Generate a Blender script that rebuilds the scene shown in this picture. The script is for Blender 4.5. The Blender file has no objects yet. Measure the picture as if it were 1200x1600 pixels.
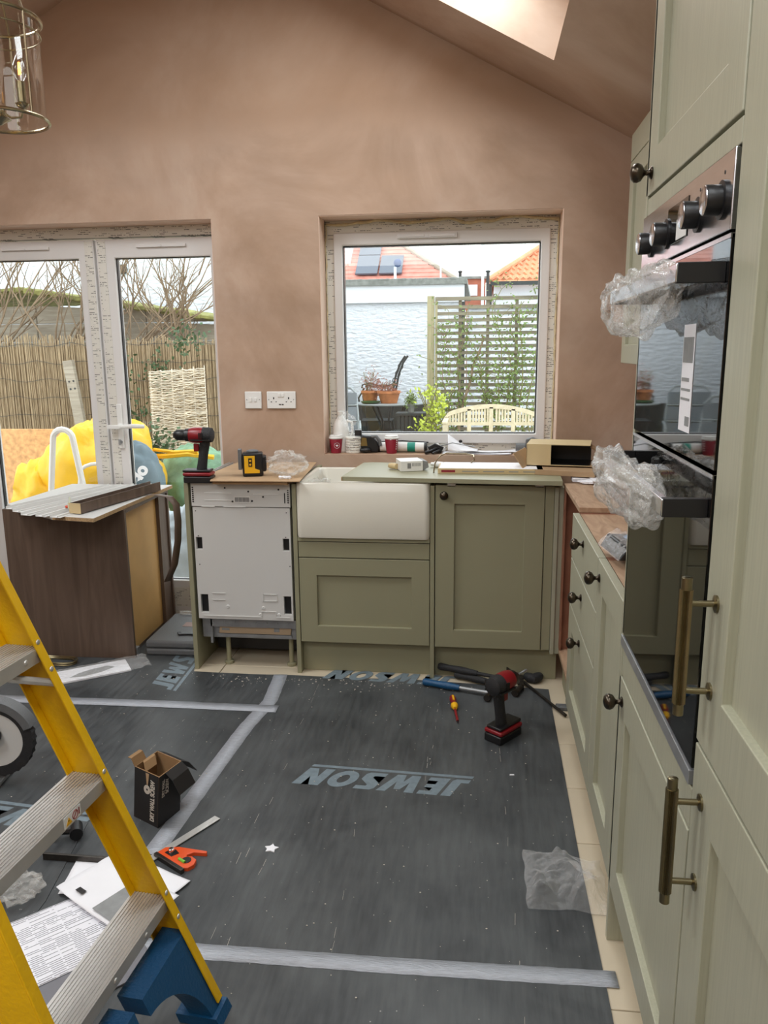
import bpy, bmesh, math, random
from mathutils import Vector, Matrix, noise
PI = math.pi
random.seed(7)
scene = bpy.context.scene
C = scene.collection
# ------------------------------------------------------------------ camera
cam_d = bpy.data.cameras.new('camera'); cam = bpy.data.objects.new('camera', cam_d); C.objects.link(cam)
cam_d.sensor_fit = 'VERTICAL'; cam_d.sensor_height = 32.0; cam_d.lens = 1224.74 / 1600 * 32.0
cam_d.clip_start = 0.02; cam_d.clip_end = 300
PIT, YAW, ROLL = 0.204579, -0.12149, -0.009781
Fv = Vector((math.sin(YAW)*math.cos(PIT), math.cos(YAW)*math.cos(PIT), -math.sin(PIT)))
rv = Vector((math.cos(YAW), -math.sin(YAW), 0)); uv = rv.cross(Fv)
r2 = math.cos(ROLL)*rv + math.sin(ROLL)*uv; u2 = -math.sin(ROLL)*rv + math.cos(ROLL)*uv
cm = Matrix((r2, u2, -Fv)).transposed().to_4x4(); cm.translation = Vector((0.80833, -3.2637, 1.43553))
cam.matrix_world = cm
scene.camera = cam
# ------------------------------------------------------------------ sky and light
w = bpy.data.worlds.new('overcast'); scene.world = w; w.use_nodes = True
bg = w.node_tree.nodes['Background']
bg.inputs[0].default_value = (0.93, 0.965, 1.0, 1); bg.inputs[1].default_value = 3.1
def area(name, loc, rot, sx, sy, power, col=(1, 1, 1)):
    l = bpy.data.lights.new(name, 'AREA'); l.shape = 'RECTANGLE'; l.size = sx; l.size_y = sy; l.energy = power; l.color = col
    o = bpy.data.objects.new(name, l); o.location = loc; o.rotation_euler = rot; C.objects.link(o); return o
area('added_fill_light', (-0.5, -5.0, 2.75), (math.radians(18), 0, 0), 2.6, 1.6, 44, (1.0, 0.98, 0.95))  # unseen fill lamp added behind the camera, stands for no fitting
area('skylight_fill', (0.75, -2.9, 2.95), (0, math.radians(27), 0), 0.8, 1.1, 17, (0.93, 0.97, 1.0))  # fill lamp added below an unseen skylight
area('skylight_fill', (0.62, -0.35, 3.05), (0, math.radians(27), 0), 0.8, 1.0, 18, (0.93, 0.97, 1.0))
area('skylight_fill', (-1.55, -1.05, 3.05), (0, math.radians(-27), 0), 0.8, 1.0, 31, (0.95, 0.98, 1.0))  # added fill from the left, brightens the right-hand run and ceiling
area('skylight_fill', (-1.55, -3.25, 3.05), (0, math.radians(-27), 0), 0.8, 1.0, 31, (0.95, 0.98, 1.0))  # added fill from the left, under another unseen skylight
scene.view_settings.view_transform = 'Standard'; scene.view_settings.look = 'None'
scene.view_settings.exposure = 0.0; scene.view_settings.gamma = 1.0
scene.view_settings.use_curve_mapping = False
scene.cycles.max_bounces = 10; scene.cycles.transparent_max_bounces = 24; scene.cycles.diffuse_bounces = 5
scene.cycles.glossy_bounces = 5; scene.cycles.transmission_bounces = 8
scene.cycles.use_denoising = True; scene.cycles.caustics_reflective = False; scene.cycles.caustics_refractive = False
scene.cycles.sample_clamp_indirect = 6.0

# ------------------------------------------------------------------ helpers
def s2l(c):
    return tuple((x/255/12.92 if x/255 <= 0.04045 else ((x/255+0.055)/1.055)**2.4) for x in c)
def mat(name, col, rough=0.5, metal=0.0, var=0.0, vs=6.0, bump=0.0, bs=60.0, stretch=None, spec=0.5, alpha=None, emit=None, trans=0.0):
    m = bpy.data.materials.new(name); m.use_nodes = True; nt = m.node_tree; b = nt.nodes['Principled BSDF']
    c = s2l(col) if max(col) > 1 else col
    b.inputs['Base Color'].default_value = (*c, 1); b.inputs['Roughness'].default_value = rough
    b.inputs['Metallic'].default_value = metal; b.inputs['Specular IOR Level'].default_value = spec
    b.inputs['Transmission Weight'].default_value = trans
    tc = nt.nodes.new('ShaderNodeTexCoord'); mp = nt.nodes.new('ShaderNodeMapping'); nt.links.new(tc.outputs['Object'], mp.inputs[0])
    if stretch: mp.inputs['Scale'].default_value = stretch
    if var:
        n = nt.nodes.new('ShaderNodeTexNoise'); n.inputs['Scale'].default_value = vs; n.inputs['Detail'].default_value = 5
        nt.links.new(mp.outputs[0], n.inputs[0])
        r = nt.nodes.new('ShaderNodeValToRGB'); nt.links.new(n.outputs['Fac'], r.inputs[0])
        r.color_ramp.elements[0].position = 0.3; r.color_ramp.elements[1].position = 0.7
        r.color_ramp.elements[0].color = (*[x*(1-var) for x in c], 1); r.color_ramp.elements[1].color = (*[min(1, x*(1+var)) for x in c], 1)
        nt.links.new(r.outputs[0], b.inputs['Base Color'])
    if bump:
        n2 = nt.nodes.new('ShaderNodeTexNoise'); n2.inputs['Scale'].default_value = bs; n2.inputs['Detail'].default_value = 4
        nt.links.new(mp.outputs[0], n2.inputs[0])
        bp = nt.nodes.new('ShaderNodeBump'); bp.inputs['Strength'].default_value = bump; bp.inputs['Distance'].default_value = 0.01
        nt.links.new(n2.outputs['Fac'], bp.inputs['Height']); nt.links.new(bp.outputs[0], b.inputs['Normal'])
    if emit:
        b.inputs['Emission Color'].default_value = (*emit[:3], 1); b.inputs['Emission Strength'].default_value = emit[3]
    if alpha is not None: b.inputs['Alpha'].default_value = alpha
    return m
def N(m, kind): return m.node_tree.nodes.new('ShaderNode'+kind)
def L(m, a, b): m.node_tree.links.new(a, b)
def P(m): return m.node_tree.nodes['Principled BSDF']

def mat_plaster():
    m = mat('pink_plaster', (176, 142, 120), 0.62, spec=0.3)
    tc = N(m, 'TexCoord')
    n = N(m, 'TexNoise'); n.inputs['Scale'].default_value = 1.1; n.inputs['Detail'].default_value = 6; n.inputs['Roughness'].default_value = 0.62; n.inputs['Distortion'].default_value = 0.9
    L(m, tc.outputs['Object'], n.inputs[0])
    r = N(m, 'ValToRGB'); e = r.color_ramp.elements
    e[0].position = 0.32; e[0].color = (*s2l((168, 139, 116)), 1); e[1].position = 0.7; e[1].color = (*s2l((203, 180, 162)), 1)
    x = e.new(0.5); x.color = (*s2l((186, 158, 137)), 1)
    L(m, n.outputs['Fac'], r.inputs[0])
    mp = N(m, 'Mapping'); mp.inputs['Scale'].default_value = (1.4, 1.4, 2.6); mp.inputs['Rotation'].default_value = (0.0, 0.5, 0)
    L(m, tc.outputs['Object'], mp.inputs[0])
    n2 = N(m, 'TexNoise'); n2.inputs['Scale'].default_value = 2.2; n2.inputs['Detail'].default_value = 5; L(m, mp.outputs[0], n2.inputs[0])
    mx = N(m, 'MixRGB'); mx.blend_type = 'OVERLAY'; mx.inputs[0].default_value = 0.16
    L(m, r.outputs[0], mx.inputs[1]); L(m, n2.outputs['Fac'], mx.inputs[2]); L(m, mx.outputs[0], P(m).inputs['Base Color'])
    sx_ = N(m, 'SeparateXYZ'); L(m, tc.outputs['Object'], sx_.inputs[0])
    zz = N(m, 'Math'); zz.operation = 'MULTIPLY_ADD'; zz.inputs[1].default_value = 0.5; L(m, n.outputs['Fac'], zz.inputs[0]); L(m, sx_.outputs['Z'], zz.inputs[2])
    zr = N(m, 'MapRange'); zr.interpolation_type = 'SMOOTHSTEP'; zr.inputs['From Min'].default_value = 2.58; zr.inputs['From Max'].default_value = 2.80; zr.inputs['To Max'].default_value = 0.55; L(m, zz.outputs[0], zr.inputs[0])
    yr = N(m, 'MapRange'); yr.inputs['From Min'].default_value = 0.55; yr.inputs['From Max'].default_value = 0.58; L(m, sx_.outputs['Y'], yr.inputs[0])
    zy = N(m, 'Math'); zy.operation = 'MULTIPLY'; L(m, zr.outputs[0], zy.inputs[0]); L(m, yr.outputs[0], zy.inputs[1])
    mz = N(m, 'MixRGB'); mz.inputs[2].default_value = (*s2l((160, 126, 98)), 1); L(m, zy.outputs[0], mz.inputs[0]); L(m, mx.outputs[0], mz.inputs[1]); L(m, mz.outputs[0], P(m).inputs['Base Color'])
    rr = N(m, 'MapRange'); rr.inputs['To Min'].default_value = 0.45; rr.inputs['To Max'].default_value = 0.8
    L(m, n2.outputs['Fac'], rr.inputs[0]); L(m, rr.outputs[0], P(m).inputs['Roughness'])
    bp = N(m, 'Bump'); bp.inputs['Strength'].default_value = 0.12; bp.inputs['Distance'].default_value = 0.01
    L(m, n2.outputs['Fac'], bp.inputs['Height']); L(m, bp.outputs[0], P(m).inputs['Normal'])
    return m
def mat_wood(name, c1, c2, scale=2.0, stretch=(14, 14, 1.0), rough=0.5, axis='Object'):
    m = mat(name, c1, rough)
    tc = N(m, 'TexCoord'); mp = N(m, 'Mapping'); mp.inputs['Scale'].default_value = stretch; L(m, tc.outputs['Object'], mp.inputs[0])
    n = N(m, 'TexNoise'); n.inputs['Scale'].default_value = scale; n.inputs['Detail'].default_value = 7; n.inputs['Distortion'].default_value = 1.2
    L(m, mp.outputs[0], n.inputs[0])
    r = N(m, 'ValToRGB'); r.color_ramp.elements[0].position = 0.3; r.color_ramp.elements[1].position = 0.7
    r.color_ramp.elements[0].color = (*s2l(c1), 1); r.color_ramp.elements[1].color = (*s2l(c2), 1)
    L(m, n.outputs['Fac'], r.inputs[0]); L(m, r.outputs[0], P(m).inputs['Base Color'])
    bp = N(m, 'Bump'); bp.inputs['Strength'].default_value = 0.15; bp.inputs['Distance'].default_value = 0.004
    L(m, n.outputs['Fac'], bp.inputs['Height']); L(m, bp.outputs[0], P(m).inputs['Normal'])
    return m
def mat_paint(name, c, strength=0.25):
    m = mat(name, c, 0.42)
    tc = N(m, 'TexCoord'); mp = N(m, 'Mapping'); mp.inputs['Scale'].default_value = (90, 90, 3); L(m, tc.outputs['Object'], mp.inputs[0])
    n = N(m, 'TexNoise'); n.inputs['Scale'].default_value = 2; n.inputs['Detail'].default_value = 4; L(m, mp.outputs[0], n.inputs[0])
    cl = s2l(c); r = N(m, 'ValToRGB'); r.color_ramp.elements[0].position = 0.35; r.color_ramp.elements[1].position = 0.65
    r.color_ramp.elements[0].color = (*[x*0.94 for x in cl], 1); r.color_ramp.elements[1].color = (*[x*1.05 for x in cl], 1)
    L(m, n.outputs['Fac'], r.inputs[0]); L(m, r.outputs[0], P(m).inputs['Base Color'])
    bp = N(m, 'Bump'); bp.inputs['Strength'].default_value = strength; bp.inputs['Distance'].default_value = 0.001
    L(m, n.outputs['Fac'], bp.inputs['Height']); L(m, bp.outputs[0], P(m).inputs['Normal'])
    return m
def mat_glass(name, tint=(0.97, 0.99, 0.98), refl=1.0):
    m = bpy.data.materials.new(name); m.use_nodes = True; nt = m.node_tree; nt.nodes.clear()
    o = nt.nodes.new('ShaderNodeOutputMaterial'); t = nt.nodes.new('ShaderNodeBsdfTransparent'); g = nt.nodes.new('ShaderNodeBsdfGlossy')
    t.inputs[0].default_value = (*tint, 1); g.inputs['Roughness'].default_value = 0.01
    f = nt.nodes.new('ShaderNodeLayerWeight'); f.inputs[0].default_value = 0.5
    pw = nt.nodes.new('ShaderNodeMath'); pw.operation = 'POWER'; pw.inputs[1].default_value = 4.5; nt.links.new(f.outputs['Facing'], pw.inputs[0])
    mt = nt.nodes.new('ShaderNodeMath'); mt.operation = 'MULTIPLY_ADD'; mt.inputs[1].default_value = min(0.8, 0.6*refl); mt.inputs[2].default_value = 0.05*refl; nt.links.new(pw.outputs[0], mt.inputs[0])
    mx = nt.nodes.new('ShaderNodeMixShader'); nt.links.new(mt.outputs[0], mx.inputs[0]); nt.links.new(t.outputs[0], mx.inputs[1]); nt.links.new(g.outputs[0], mx.inputs[2])
    nt.links.new(mx.outputs[0], o.inputs[0]); return m
def mat_film(name, fac=0.4, col=(0.9, 0.9, 0.88)):
    m = bpy.data.materials.new(name); m.use_nodes = True; nt = m.node_tree; b = nt.nodes['Principled BSDF']
    b.inputs['Base Color'].default_value = (*col, 1); b.inputs['Roughness'].default_value = 0.12; b.inputs['Specular IOR Level'].default_value = 0.9
    tc = nt.nodes.new('ShaderNodeTexCoord'); n = nt.nodes.new('ShaderNodeTexNoise'); n.inputs['Scale'].default_value = 28; n.inputs['Detail'].default_value = 3; n.inputs['Distortion'].default_value = 1.5
    nt.links.new(tc.outputs['Object'], n.inputs[0])
    bp = nt.nodes.new('ShaderNodeBump'); bp.inputs['Strength'].default_value = 0.6; bp.inputs['Distance'].default_value = 0.02
    nt.links.new(n.outputs['Fac'], bp.inputs['Height']); nt.links.new(bp.outputs[0], b.inputs['Normal'])
    t = nt.nodes.new('ShaderNodeBsdfTransparent'); mx = nt.nodes.new('ShaderNodeMixShader')
    lw = nt.nodes.new('ShaderNodeLayerWeight'); lw.inputs[0].default_value = 0.35; nt.links.new(bp.outputs[0], lw.inputs['Normal'])
    mr = nt.nodes.new('ShaderNodeMapRange'); mr.inputs['To Min'].default_value = fac*0.5; mr.inputs['To Max'].default_value = min(0.95, fac*2.1)
    nt.links.new(lw.outputs['Facing'], mr.inputs[0]); nt.links.new(mr.outputs[0], mx.inputs[0])
    nt.links.new(t.outputs[0], mx.inputs[1]); nt.links.new(b.outputs[0], mx.inputs[2]); nt.links.new(mx.outputs[0], nt.nodes['Material Output'].inputs[0])
    return m
def mat_print(name, base, ink, scale=(40, 40, 40), bw=0.5, rh=0.12, mortar=0.03, amount=0.5, rough=0.5, coord='Object', rot=(0, 0, 0)):
    """flat print: lines of broken dashes"""
    m = mat(name, base, rough); tc = N(m, 'TexCoord'); mp = N(m, 'Mapping'); mp.inputs['Scale'].default_value = scale; mp.inputs['Rotation'].default_value = rot
    L(m, tc.outputs[coord], mp.inputs[0])
    br = N(m, 'TexBrick'); br.inputs['Scale'].default_value = 1.0; br.inputs['Mortar Size'].default_value = mortar; br.inputs['Brick Width'].default_value = bw; br.inputs['Row Height'].default_value = rh
    b = s2l(base); i = s2l(ink)
    br.inputs['Color1'].default_value = (0, 0, 0, 1); br.inputs['Color2'].default_value = (1, 1, 1, 1); br.inputs['Mortar'].default_value = (0, 0, 0, 1); br.inputs['Bias'].default_value = 0.0
    L(m, mp.outputs[0], br.inputs[0])
    n = N(m, 'TexNoise'); n.inputs['Scale'].default_value = 5.0; L(m, mp.outputs[0], n.inputs[0])
    mu = N(m, 'Math'); mu.operation = 'MULTIPLY'; L(m, br.outputs[0], mu.inputs[0]); L(m, n.outputs['Fac'], mu.inputs[1])
    gt = N(m, 'Math'); gt.operation = 'GREATER_THAN'; gt.inputs[1].default_value = 0.5-amount*0.35; L(m, mu.outputs[0], gt.inputs[0])
    mx = N(m, 'MixRGB'); mx.inputs[1].default_value = (*b, 1); mx.inputs[2].default_value = (*i, 1); L(m, gt.outputs[0], mx.inputs[0]); L(m, mx.outputs[0], P(m).inputs['Base Color'])
    return m

M = {}
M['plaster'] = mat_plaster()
M['olive'] = mat_paint('olive_green_paint', (168, 167, 146))
M['oliveflat'] = mat('olive_green_laminate', (150, 147, 120), 0.45, var=0.02, vs=3)
M['walnut'] = mat_wood('walnut_laminate', (80, 64, 53), (108, 89, 76), 1.6, (10, 10, 0.9), 0.5)
M['redwood'] = mat_wood('reddish_carcass_board', (128, 84, 64), (156, 108, 84), 2, (3, 3, 3), 0.5)
M['chip'] = mat_wood('beige_carcass_board', (160, 128, 102), (196, 166, 138), 3, (2, 9, 9), 0.5)
M['chipcore'] = mat('chipboard_edge', (176, 146, 108), 0.8, var=0.35, vs=220)
M['hard'] = mat('hardboard_back', (206, 164, 102), 0.6, var=0.06, vs=8)
M['ceramic'] = mat('fireclay', (222, 218, 205), 0.12, var=0.02, vs=2)
M['upvc'] = mat('upvc', (226, 224, 222), 0.3)
M['tapefilm'] = mat_print('printed_protection_film', (224, 221, 212), (122, 120, 114), (34, 34, 34), 1.1, 0.30, 0.09, 0.42, rot=(PI/2, 0, 0))
M['foam'] = mat('expanding_foam', (214, 198, 160), 0.8, bump=0.8, bs=90, var=0.15, vs=30)
M['glass'] = mat_glass('window_glass')
M['black'] = mat('black_plastic', (24, 24, 26), 0.4)
M['rubber'] = mat('rubber_grip', (36, 36, 38), 0.7, bump=0.3, bs=200)
M['red'] = mat('red_plastic', (134, 24, 32), 0.35)
M['white'] = mat('white_plastic', (235, 235, 232), 0.35)
M['whitemetal'] = mat('white_enamel', (212, 211, 208), 0.28, var=0.02, vs=3)
M['steel'] = mat('brushed_steel', (214, 215, 220), 0.2, 1.0, var=0.08, vs=4, stretch=(1, 1, 40))
M['alu'] = mat('aluminium', (206, 204, 200), 0.38, 0.55, var=0.08, vs=9, stretch=(6, 1, 1))
M['zinc'] = mat('galvanised_steel', (160, 162, 164), 0.4, 0.6, var=0.12, vs=20)
M['brass'] = mat('antique_brass', (138, 128, 100), 0.3, 1.0, var=0.12, vs=40)
M['bronze'] = mat('dark_bronze', (82, 74, 64), 0.28, 1.0, var=0.1, vs=30)
M['nickel'] = mat('aged_nickel', (176, 164, 138), 0.22, 1.0)
M['yellow'] = mat('yellow_fibreglass', (226, 178, 8), 0.38, var=0.08, vs=14, bump=0.15, bs=120)
M['blue'] = mat('blue_plastic', (14, 74, 116), 0.4, bump=0.2, bs=150)
M['blackglass'] = mat('black_oven_glass', (10, 11, 12), 0.03, spec=1.0)
M['film'] = mat_film('clear_polythene', 0.2, (0.95, 0.95, 0.95))
M['film2'] = mat_film('thick_polythene', 0.27, (0.8, 0.79, 0.75))
M['card'] = mat('brown_cardboard', (176, 146, 112), 0.8, var=0.08, vs=12)
M['cardin'] = mat('cardboard_inside', (150, 118, 82), 0.85, var=0.1, vs=12)
M['blackcard'] = mat('black_printed_card', (34, 31, 30), 0.55, var=0.12, vs=10)
M['paper'] = mat('white_paper', (238, 238, 242), 0.7, var=0.02, vs=10)
M['print'] = mat_print('printed_instructions', (236, 236, 242), (110, 110, 118), (16, 16, 16), 1.1, 0.11, 0.04, 1.0, 0.6)
M['grey'] = mat('mid_grey_print', (140, 142, 142), 0.6, var=0.15, vs=30)
M['orange'] = mat('orange_paint', (224, 84, 36), 0.35)
M['greyplastic'] = mat('grey_case_plastic', (104, 106, 108), 0.5, bump=0.3, bs=260)
M['screwyellow'] = mat('yellow_grip', (236, 180, 30), 0.4)
M['tooldark'] = mat('forged_steel', (74, 70, 66), 0.4, 0.85, var=0.25, vs=40)
M['cupred'] = mat('dark_red_card', (138, 22, 44), 0.5)
M['teal'] = mat('teal_print', (20, 140, 122), 0.4)
M['tape'] = mat('silver_duct_tape', (176, 180, 188), 0.34, 0.2, var=0.12, vs=30, bump=0.5, bs=60, stretch=(1, 6, 1))
M['logo'] = mat('pale_blue_print', (116, 130, 138), 0.5, var=0.12, vs=50)
M['tile'] = mat('cream_floor_tile', (206, 192, 168), 0.35, var=0.05, vs=5)
M['grout'] = mat('grout', (190, 182, 160), 0.8)
M['dust'] = mat('plaster_dust', (196, 188, 176), 0.9)
M['tan'] = mat('tan_card', (206, 184, 140), 0.7, var=0.03, vs=8)
M['amber'] = mat('glowing_filament', (255, 190, 90), 0.5, emit=(1.0, 0.5, 0.12, 3.0))

class MB:
    def __init__(s): s.bm = bmesh.new(); s.mi = 0
    def v(s, p): return s.bm.verts.new(p)
    def f(s, vs):
        try:
            f = s.bm.faces.new(vs); f.material_index = s.mi; return f
        except ValueError: return None
    def box(s, x0, y0, z0, x1, y1, z1, X=None):
        c = [Vector((x, y, z)) for x in (x0, x1) for y in (y0, y1) for z in (z0, z1)]
        if X is not None: c = [X @ q for q in c]
        v = [s.v(q) for q in c]
        for a in ((0, 1, 3, 2), (4, 6, 7, 5), (0, 4, 5, 1), (2, 3, 7, 6), (0, 2, 6, 4), (1, 5, 7, 3)): s.f([v[i] for i in a])
        return s
    def cyl(s, p, q, r0, r1=None, n=16, cap=True):
        p, q = Vector(p), Vector(q); r1 = r0 if r1 is None else r1; d = (q-p).normalized()
        a = d.orthogonal().normalized(); b = d.cross(a)
        A = [s.v(p + r0*(math.cos(t)*a + math.sin(t)*b)) for t in (2*PI*i/n for i in range(n))]
        B = [s.v(q + r1*(math.cos(t)*a + math.sin(t)*b)) for t in (2*PI*i/n for i in range(n))]
        for i in range(n): s.f([A[i], A[(i+1) % n], B[(i+1) % n], B[i]])
        if cap: s.f(A[::-1]); s.f(B)
        return s
    def tube(s, pts, r, n=8, closed=False):
        pts = [Vector(p) for p in pts]; k = len(pts); rings = []; up = None
        for i, p in enumerate(pts):
            a = pts[i-1] if (i or closed) else p; b = pts[(i+1) % k] if (i < k-1 or closed) else p
            d = (b-a).normalized() if (b-a).length > 1e-9 else Vector((0, 0, 1))
            if up is None: up = d.orthogonal().normalized()
            up = (up - d*up.dot(d)); up = up.normalized() if up.length > 1e-6 else d.orthogonal().normalized()
            sd = d.cross(up); rr = r[i] if isinstance(r, (list, tuple)) else r
            rings.append([s.v(p + rr*(math.cos(t)*up + math.sin(t)*sd)) for t in (2*PI*j/n for j in range(n))])
        for i in range(k if closed else k-1):
            A, B = rings[i], rings[(i+1) % k]
            for j in range(n): s.f([A[j], A[(j+1) % n], B[(j+1) % n], B[j]])
        if not closed: s.f(rings[0][::-1]); s.f(rings[-1])
        return s
    def lathe(s, prof, n=24, X=None, cap=True):
        rings = []
        for r, z in prof:
            rings.append([s.v((X @ Vector((r*math.cos(2*PI*j/n), r*math.sin(2*PI*j/n), z))) if X is not None else (r*math.cos(2*PI*j/n), r*math.sin(2*PI*j/n), z)) for j in range(n)])
        for A, B in zip(rings, rings[1:]):
            for j in range(n): s.f([A[j], A[(j+1) % n], B[(j+1) % n], B[j]])
        if cap: s.f(rings[0][::-1]); s.f(rings[-1])
        return s
    def prism(s, poly, t0, t1, X=None, ax='y'):
        def mk(a, b, t): return Vector((a, t, b)) if ax == 'y' else (Vector((a, b, t)) if ax == 'z' else Vector((t, a, b)))
        A = [s.v((X @ mk(a, b, t0)) if X is not None else mk(a, b, t0)) for a, b in poly]
        B = [s.v((X @ mk(a, b, t1)) if X is not None else mk(a, b, t1)) for a, b in poly]
        k = len(poly)
        for i in range(k): s.f([A[i], A[(i+1) % k], B[(i+1) % k], B[i]])
        s.f(A[::-1]); s.f(B); return s
    def ball(s, c, r, n=14, sc=(1, 1, 1)):
        X = Matrix.Translation(c) @ Matrix.Diagonal((*sc, 1))
        return s.lathe([(max(1e-4, r*math.sin(PI*i/(n//2))), -r*math.cos(PI*i/(n//2))) for i in range(n//2+1)], n, X, cap=False)
    def grid(s, fn, nu, nv, cu=False):
        V = [[s.v(fn(i/(nu if cu else nu), j/nv)) for j in range(nv+1)] for i in range(nu if cu else nu+1)]
        m = len(V)
        for i in range(nu):
            for j in range(nv): s.f([V[i % m][j], V[(i+1) % m][j], V[(i+1) % m][j+1], V[i % m][j+1]])
        return s
def link(name, me, parent):
    o = bpy.data.objects.new(name, me); C.objects.link(o)
    if parent is not None: o.parent = parent
    return o
def build(b, name, m, parent=None, world=False, smooth=40, bevel=0, seg=2, solid=0, sub=0):
    """link the collected shapes as one mesh; world=True: shapes were given in world coordinates"""
    bmesh.ops.recalc_face_normals(b.bm, faces=b.bm.faces)
    me = bpy.data.meshes.new(name); b.bm.to_mesh(me); b.bm.free()
    if world and parent is not None:
        mw = Matrix.Identity(4); q = parent
        while q is not None: mw = q.matrix_basis @ mw; q = q.parent
        me.transform(mw.inverted())
    for x in (m if isinstance(m, (list, tuple)) else [m]): me.materials.append(M[x] if isinstance(x, str) else x)
    if smooth:
        for p in me.polygons: p.use_smooth = True
        me.set_sharp_from_angle(angle=math.radians(smooth))
    o = link(name, me, parent)
    if solid:
        k = o.modifiers.new('solid', 'SOLIDIFY'); k.thickness = solid; k.offset = 0
    if bevel:
        k = o.modifiers.new('bevel', 'BEVEL'); k.width = bevel; k.segments = seg; k.limit_method = 'ANGLE'; k.angle_limit = math.radians(40)
    if sub:
        k = o.modifiers.new('sub', 'SUBSURF'); k.levels = sub; k.render_levels = sub
    return o
def tag(o, label, cat, group=None, kind=None):
    o['label'] = label; o['category'] = cat
    if group: o['group'] = group
    if kind: o['kind'] = kind
    return o
def thing(name, label, cat, loc=(0, 0, 0), rz=0.0, group=None, rot=None):
    o = bpy.data.objects.new(name, None); C.objects.link(o); o.empty_display_size = 0.05
    o.location = loc; o.rotation_euler = rot if rot else (0, 0, rz)
    return tag(o, label, cat, group)
def struct(b, name, m, parent=None, **k):
    o = build(b, name, m, parent, **k); o['kind'] = 'structure'; return o
def dup(o, parent=None):
    c = o.copy(); C.objects.link(c)
    if parent is not None: c.parent = parent
    for ch in list(o.children): dup(ch, c)
    return c
def T(x, y, z): return Matrix.Translation((x, y, z))
def RX(a): return Matrix.Rotation(a, 4, 'X')
def RY(a): return Matrix.Rotation(a, 4, 'Y')
def RZ(a): return Matrix.Rotation(a, 4, 'Z')
def text(name, s, size, m, parent, X, bold=0.0, shear=0.0, extrude=0.0003, sx=1.0, align='CENTER'):
    cu = bpy.data.curves.new(name, 'FONT'); cu.body = s; cu.size = size; cu.extrude = extrude; cu.offset = bold; cu.shear = shear; cu.align_x = align; cu.align_y = 'CENTER'
    t = bpy.data.objects.new('tmp', cu); C.objects.link(t); dg = bpy.context.evaluated_depsgraph_get()
    me = bpy.data.meshes.new_from_object(t.evaluated_get(dg)); bpy.data.objects.remove(t); bpy.data.curves.remove(cu)
    me.name = name; me.transform(X @ Matrix.Diagonal((sx, 1, 1, 1))); me.materials.clear(); me.materials.append(M[m]); return link(name, me, parent)
def nz(p, k=1.0, s=0.0): return noise.noise(Vector(p)*k + Vector((s, s*1.7, -s)))
def crumple(b, c, rad, seed, amp=0.35, n=36, ridge=7.0, flat=None):
    """a crumpled closed polythene lump with sharp creases"""
    c = Vector(c)
    def fn(u, v):
        th = 2*PI*u; ph = PI*v; d = Vector((math.sin(ph)*math.cos(th), math.sin(ph)*math.sin(th), math.cos(ph)))
        k = 1 + amp*nz(d, 1.6, seed) + amp*0.75*(abs(nz(d, ridge*0.6, seed+9))*2-0.45) + amp*0.3*(abs(nz(d, ridge*1.5, seed+3))*2-0.4)
        q = Vector((d.x*rad[0]*k, d.y*rad[1]*k, d.z*rad[2]*k))
        q = c + q
        if flat is not None and q.z < flat: q.z = flat + 0.0008
        return q
    return b.grid(fn, n, n//2, cu=True)
def grid_cells(b, us, vs, holes, w0, w1, mk):
    """a slab of thickness w0..w1 in (u, v), minus rectangular holes; shared vertices, no inner walls"""
    inside = lambda u, v: any(h[0] < u < h[1] and h[2] < v < h[3] for h in holes)
    us = sorted(set(us + [h[0] for h in holes] + [h[1] for h in holes])); vs = sorted(set(vs + [h[2] for h in holes] + [h[3] for h in holes]))
    full = lambda i, j: 0 <= i < len(us)-1 and 0 <= j < len(vs)-1 and not inside((us[i]+us[i+1])/2, (vs[j]+vs[j+1])/2)
    cache = {}
    def V(i, j, k):
        if (i, j, k) not in cache: cache[(i, j, k)] = b.v(mk(us[i], vs[j], (w0, w1)[k]))
        return cache[(i, j, k)]
    for i in range(len(us)-1):
        for j in range(len(vs)-1):
            if not full(i, j): continue
            for k in (0, 1): b.f([V(i, j, k), V(i+1, j, k), V(i+1, j+1, k), V(i, j+1, k)])
            if not full(i-1, j): b.f([V(i, j, 0), V(i, j+1, 0), V(i, j+1, 1), V(i, j, 1)])
            if not full(i+1, j): b.f([V(i+1, j, 0), V(i+1, j+1, 0), V(i+1, j+1, 1), V(i+1, j, 1)])
            if not full(i, j-1): b.f([V(i, j, 0), V(i+1, j, 0), V(i+1, j, 1), V(i, j, 1)])
            if not full(i, j+1): b.f([V(i, j+1, 0), V(i+1, j+1, 0), V(i+1, j+1, 1), V(i, j+1, 1)])
    return b

# ------------------------------------------------------------------ the room
XL, XR, YB, YF = -2.75, 1.73, 0.6, -6.2
RIDGE, SL = -0.508, 0.527
zc = lambda x: 3.385 - SL*abs(x-RIDGE)
b = MB(); grid_cells(b, [XL, XR], [-0.02, 2.1], [(-2.0, -0.49, 0.0, 2.06), (0.035, 1.18, 0.92, 2.06)], YB, YB+0.3, lambda u, v, w: (u, w, v))
b.prism([(XL, 2.1), (XR, 2.1), (XR, zc(XR)), (RIDGE, 3.385), (XL, zc(XL))], YB, YB+0.3)
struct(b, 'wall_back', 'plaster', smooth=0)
b = MB(); b.box(XL-0.3, YF, -0.02, XL, YB, 2.4); struct(b, 'wall_left', 'plaster', smooth=0)
b = MB(); b.box(XR, YF, -0.02, XR+0.3, YB, zc(XR)+0.1); struct(b, 'wall_right', 'plaster', smooth=0)
b = MB(); b.box(XL-0.3, YF-0.3, -0.02, XR+0.3, YF, 3.5); struct(b, 'wall_front', 'plaster', smooth=0)
cs = math.cos(math.atan(SL)); sn = math.sin(math.atan(SL))
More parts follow.
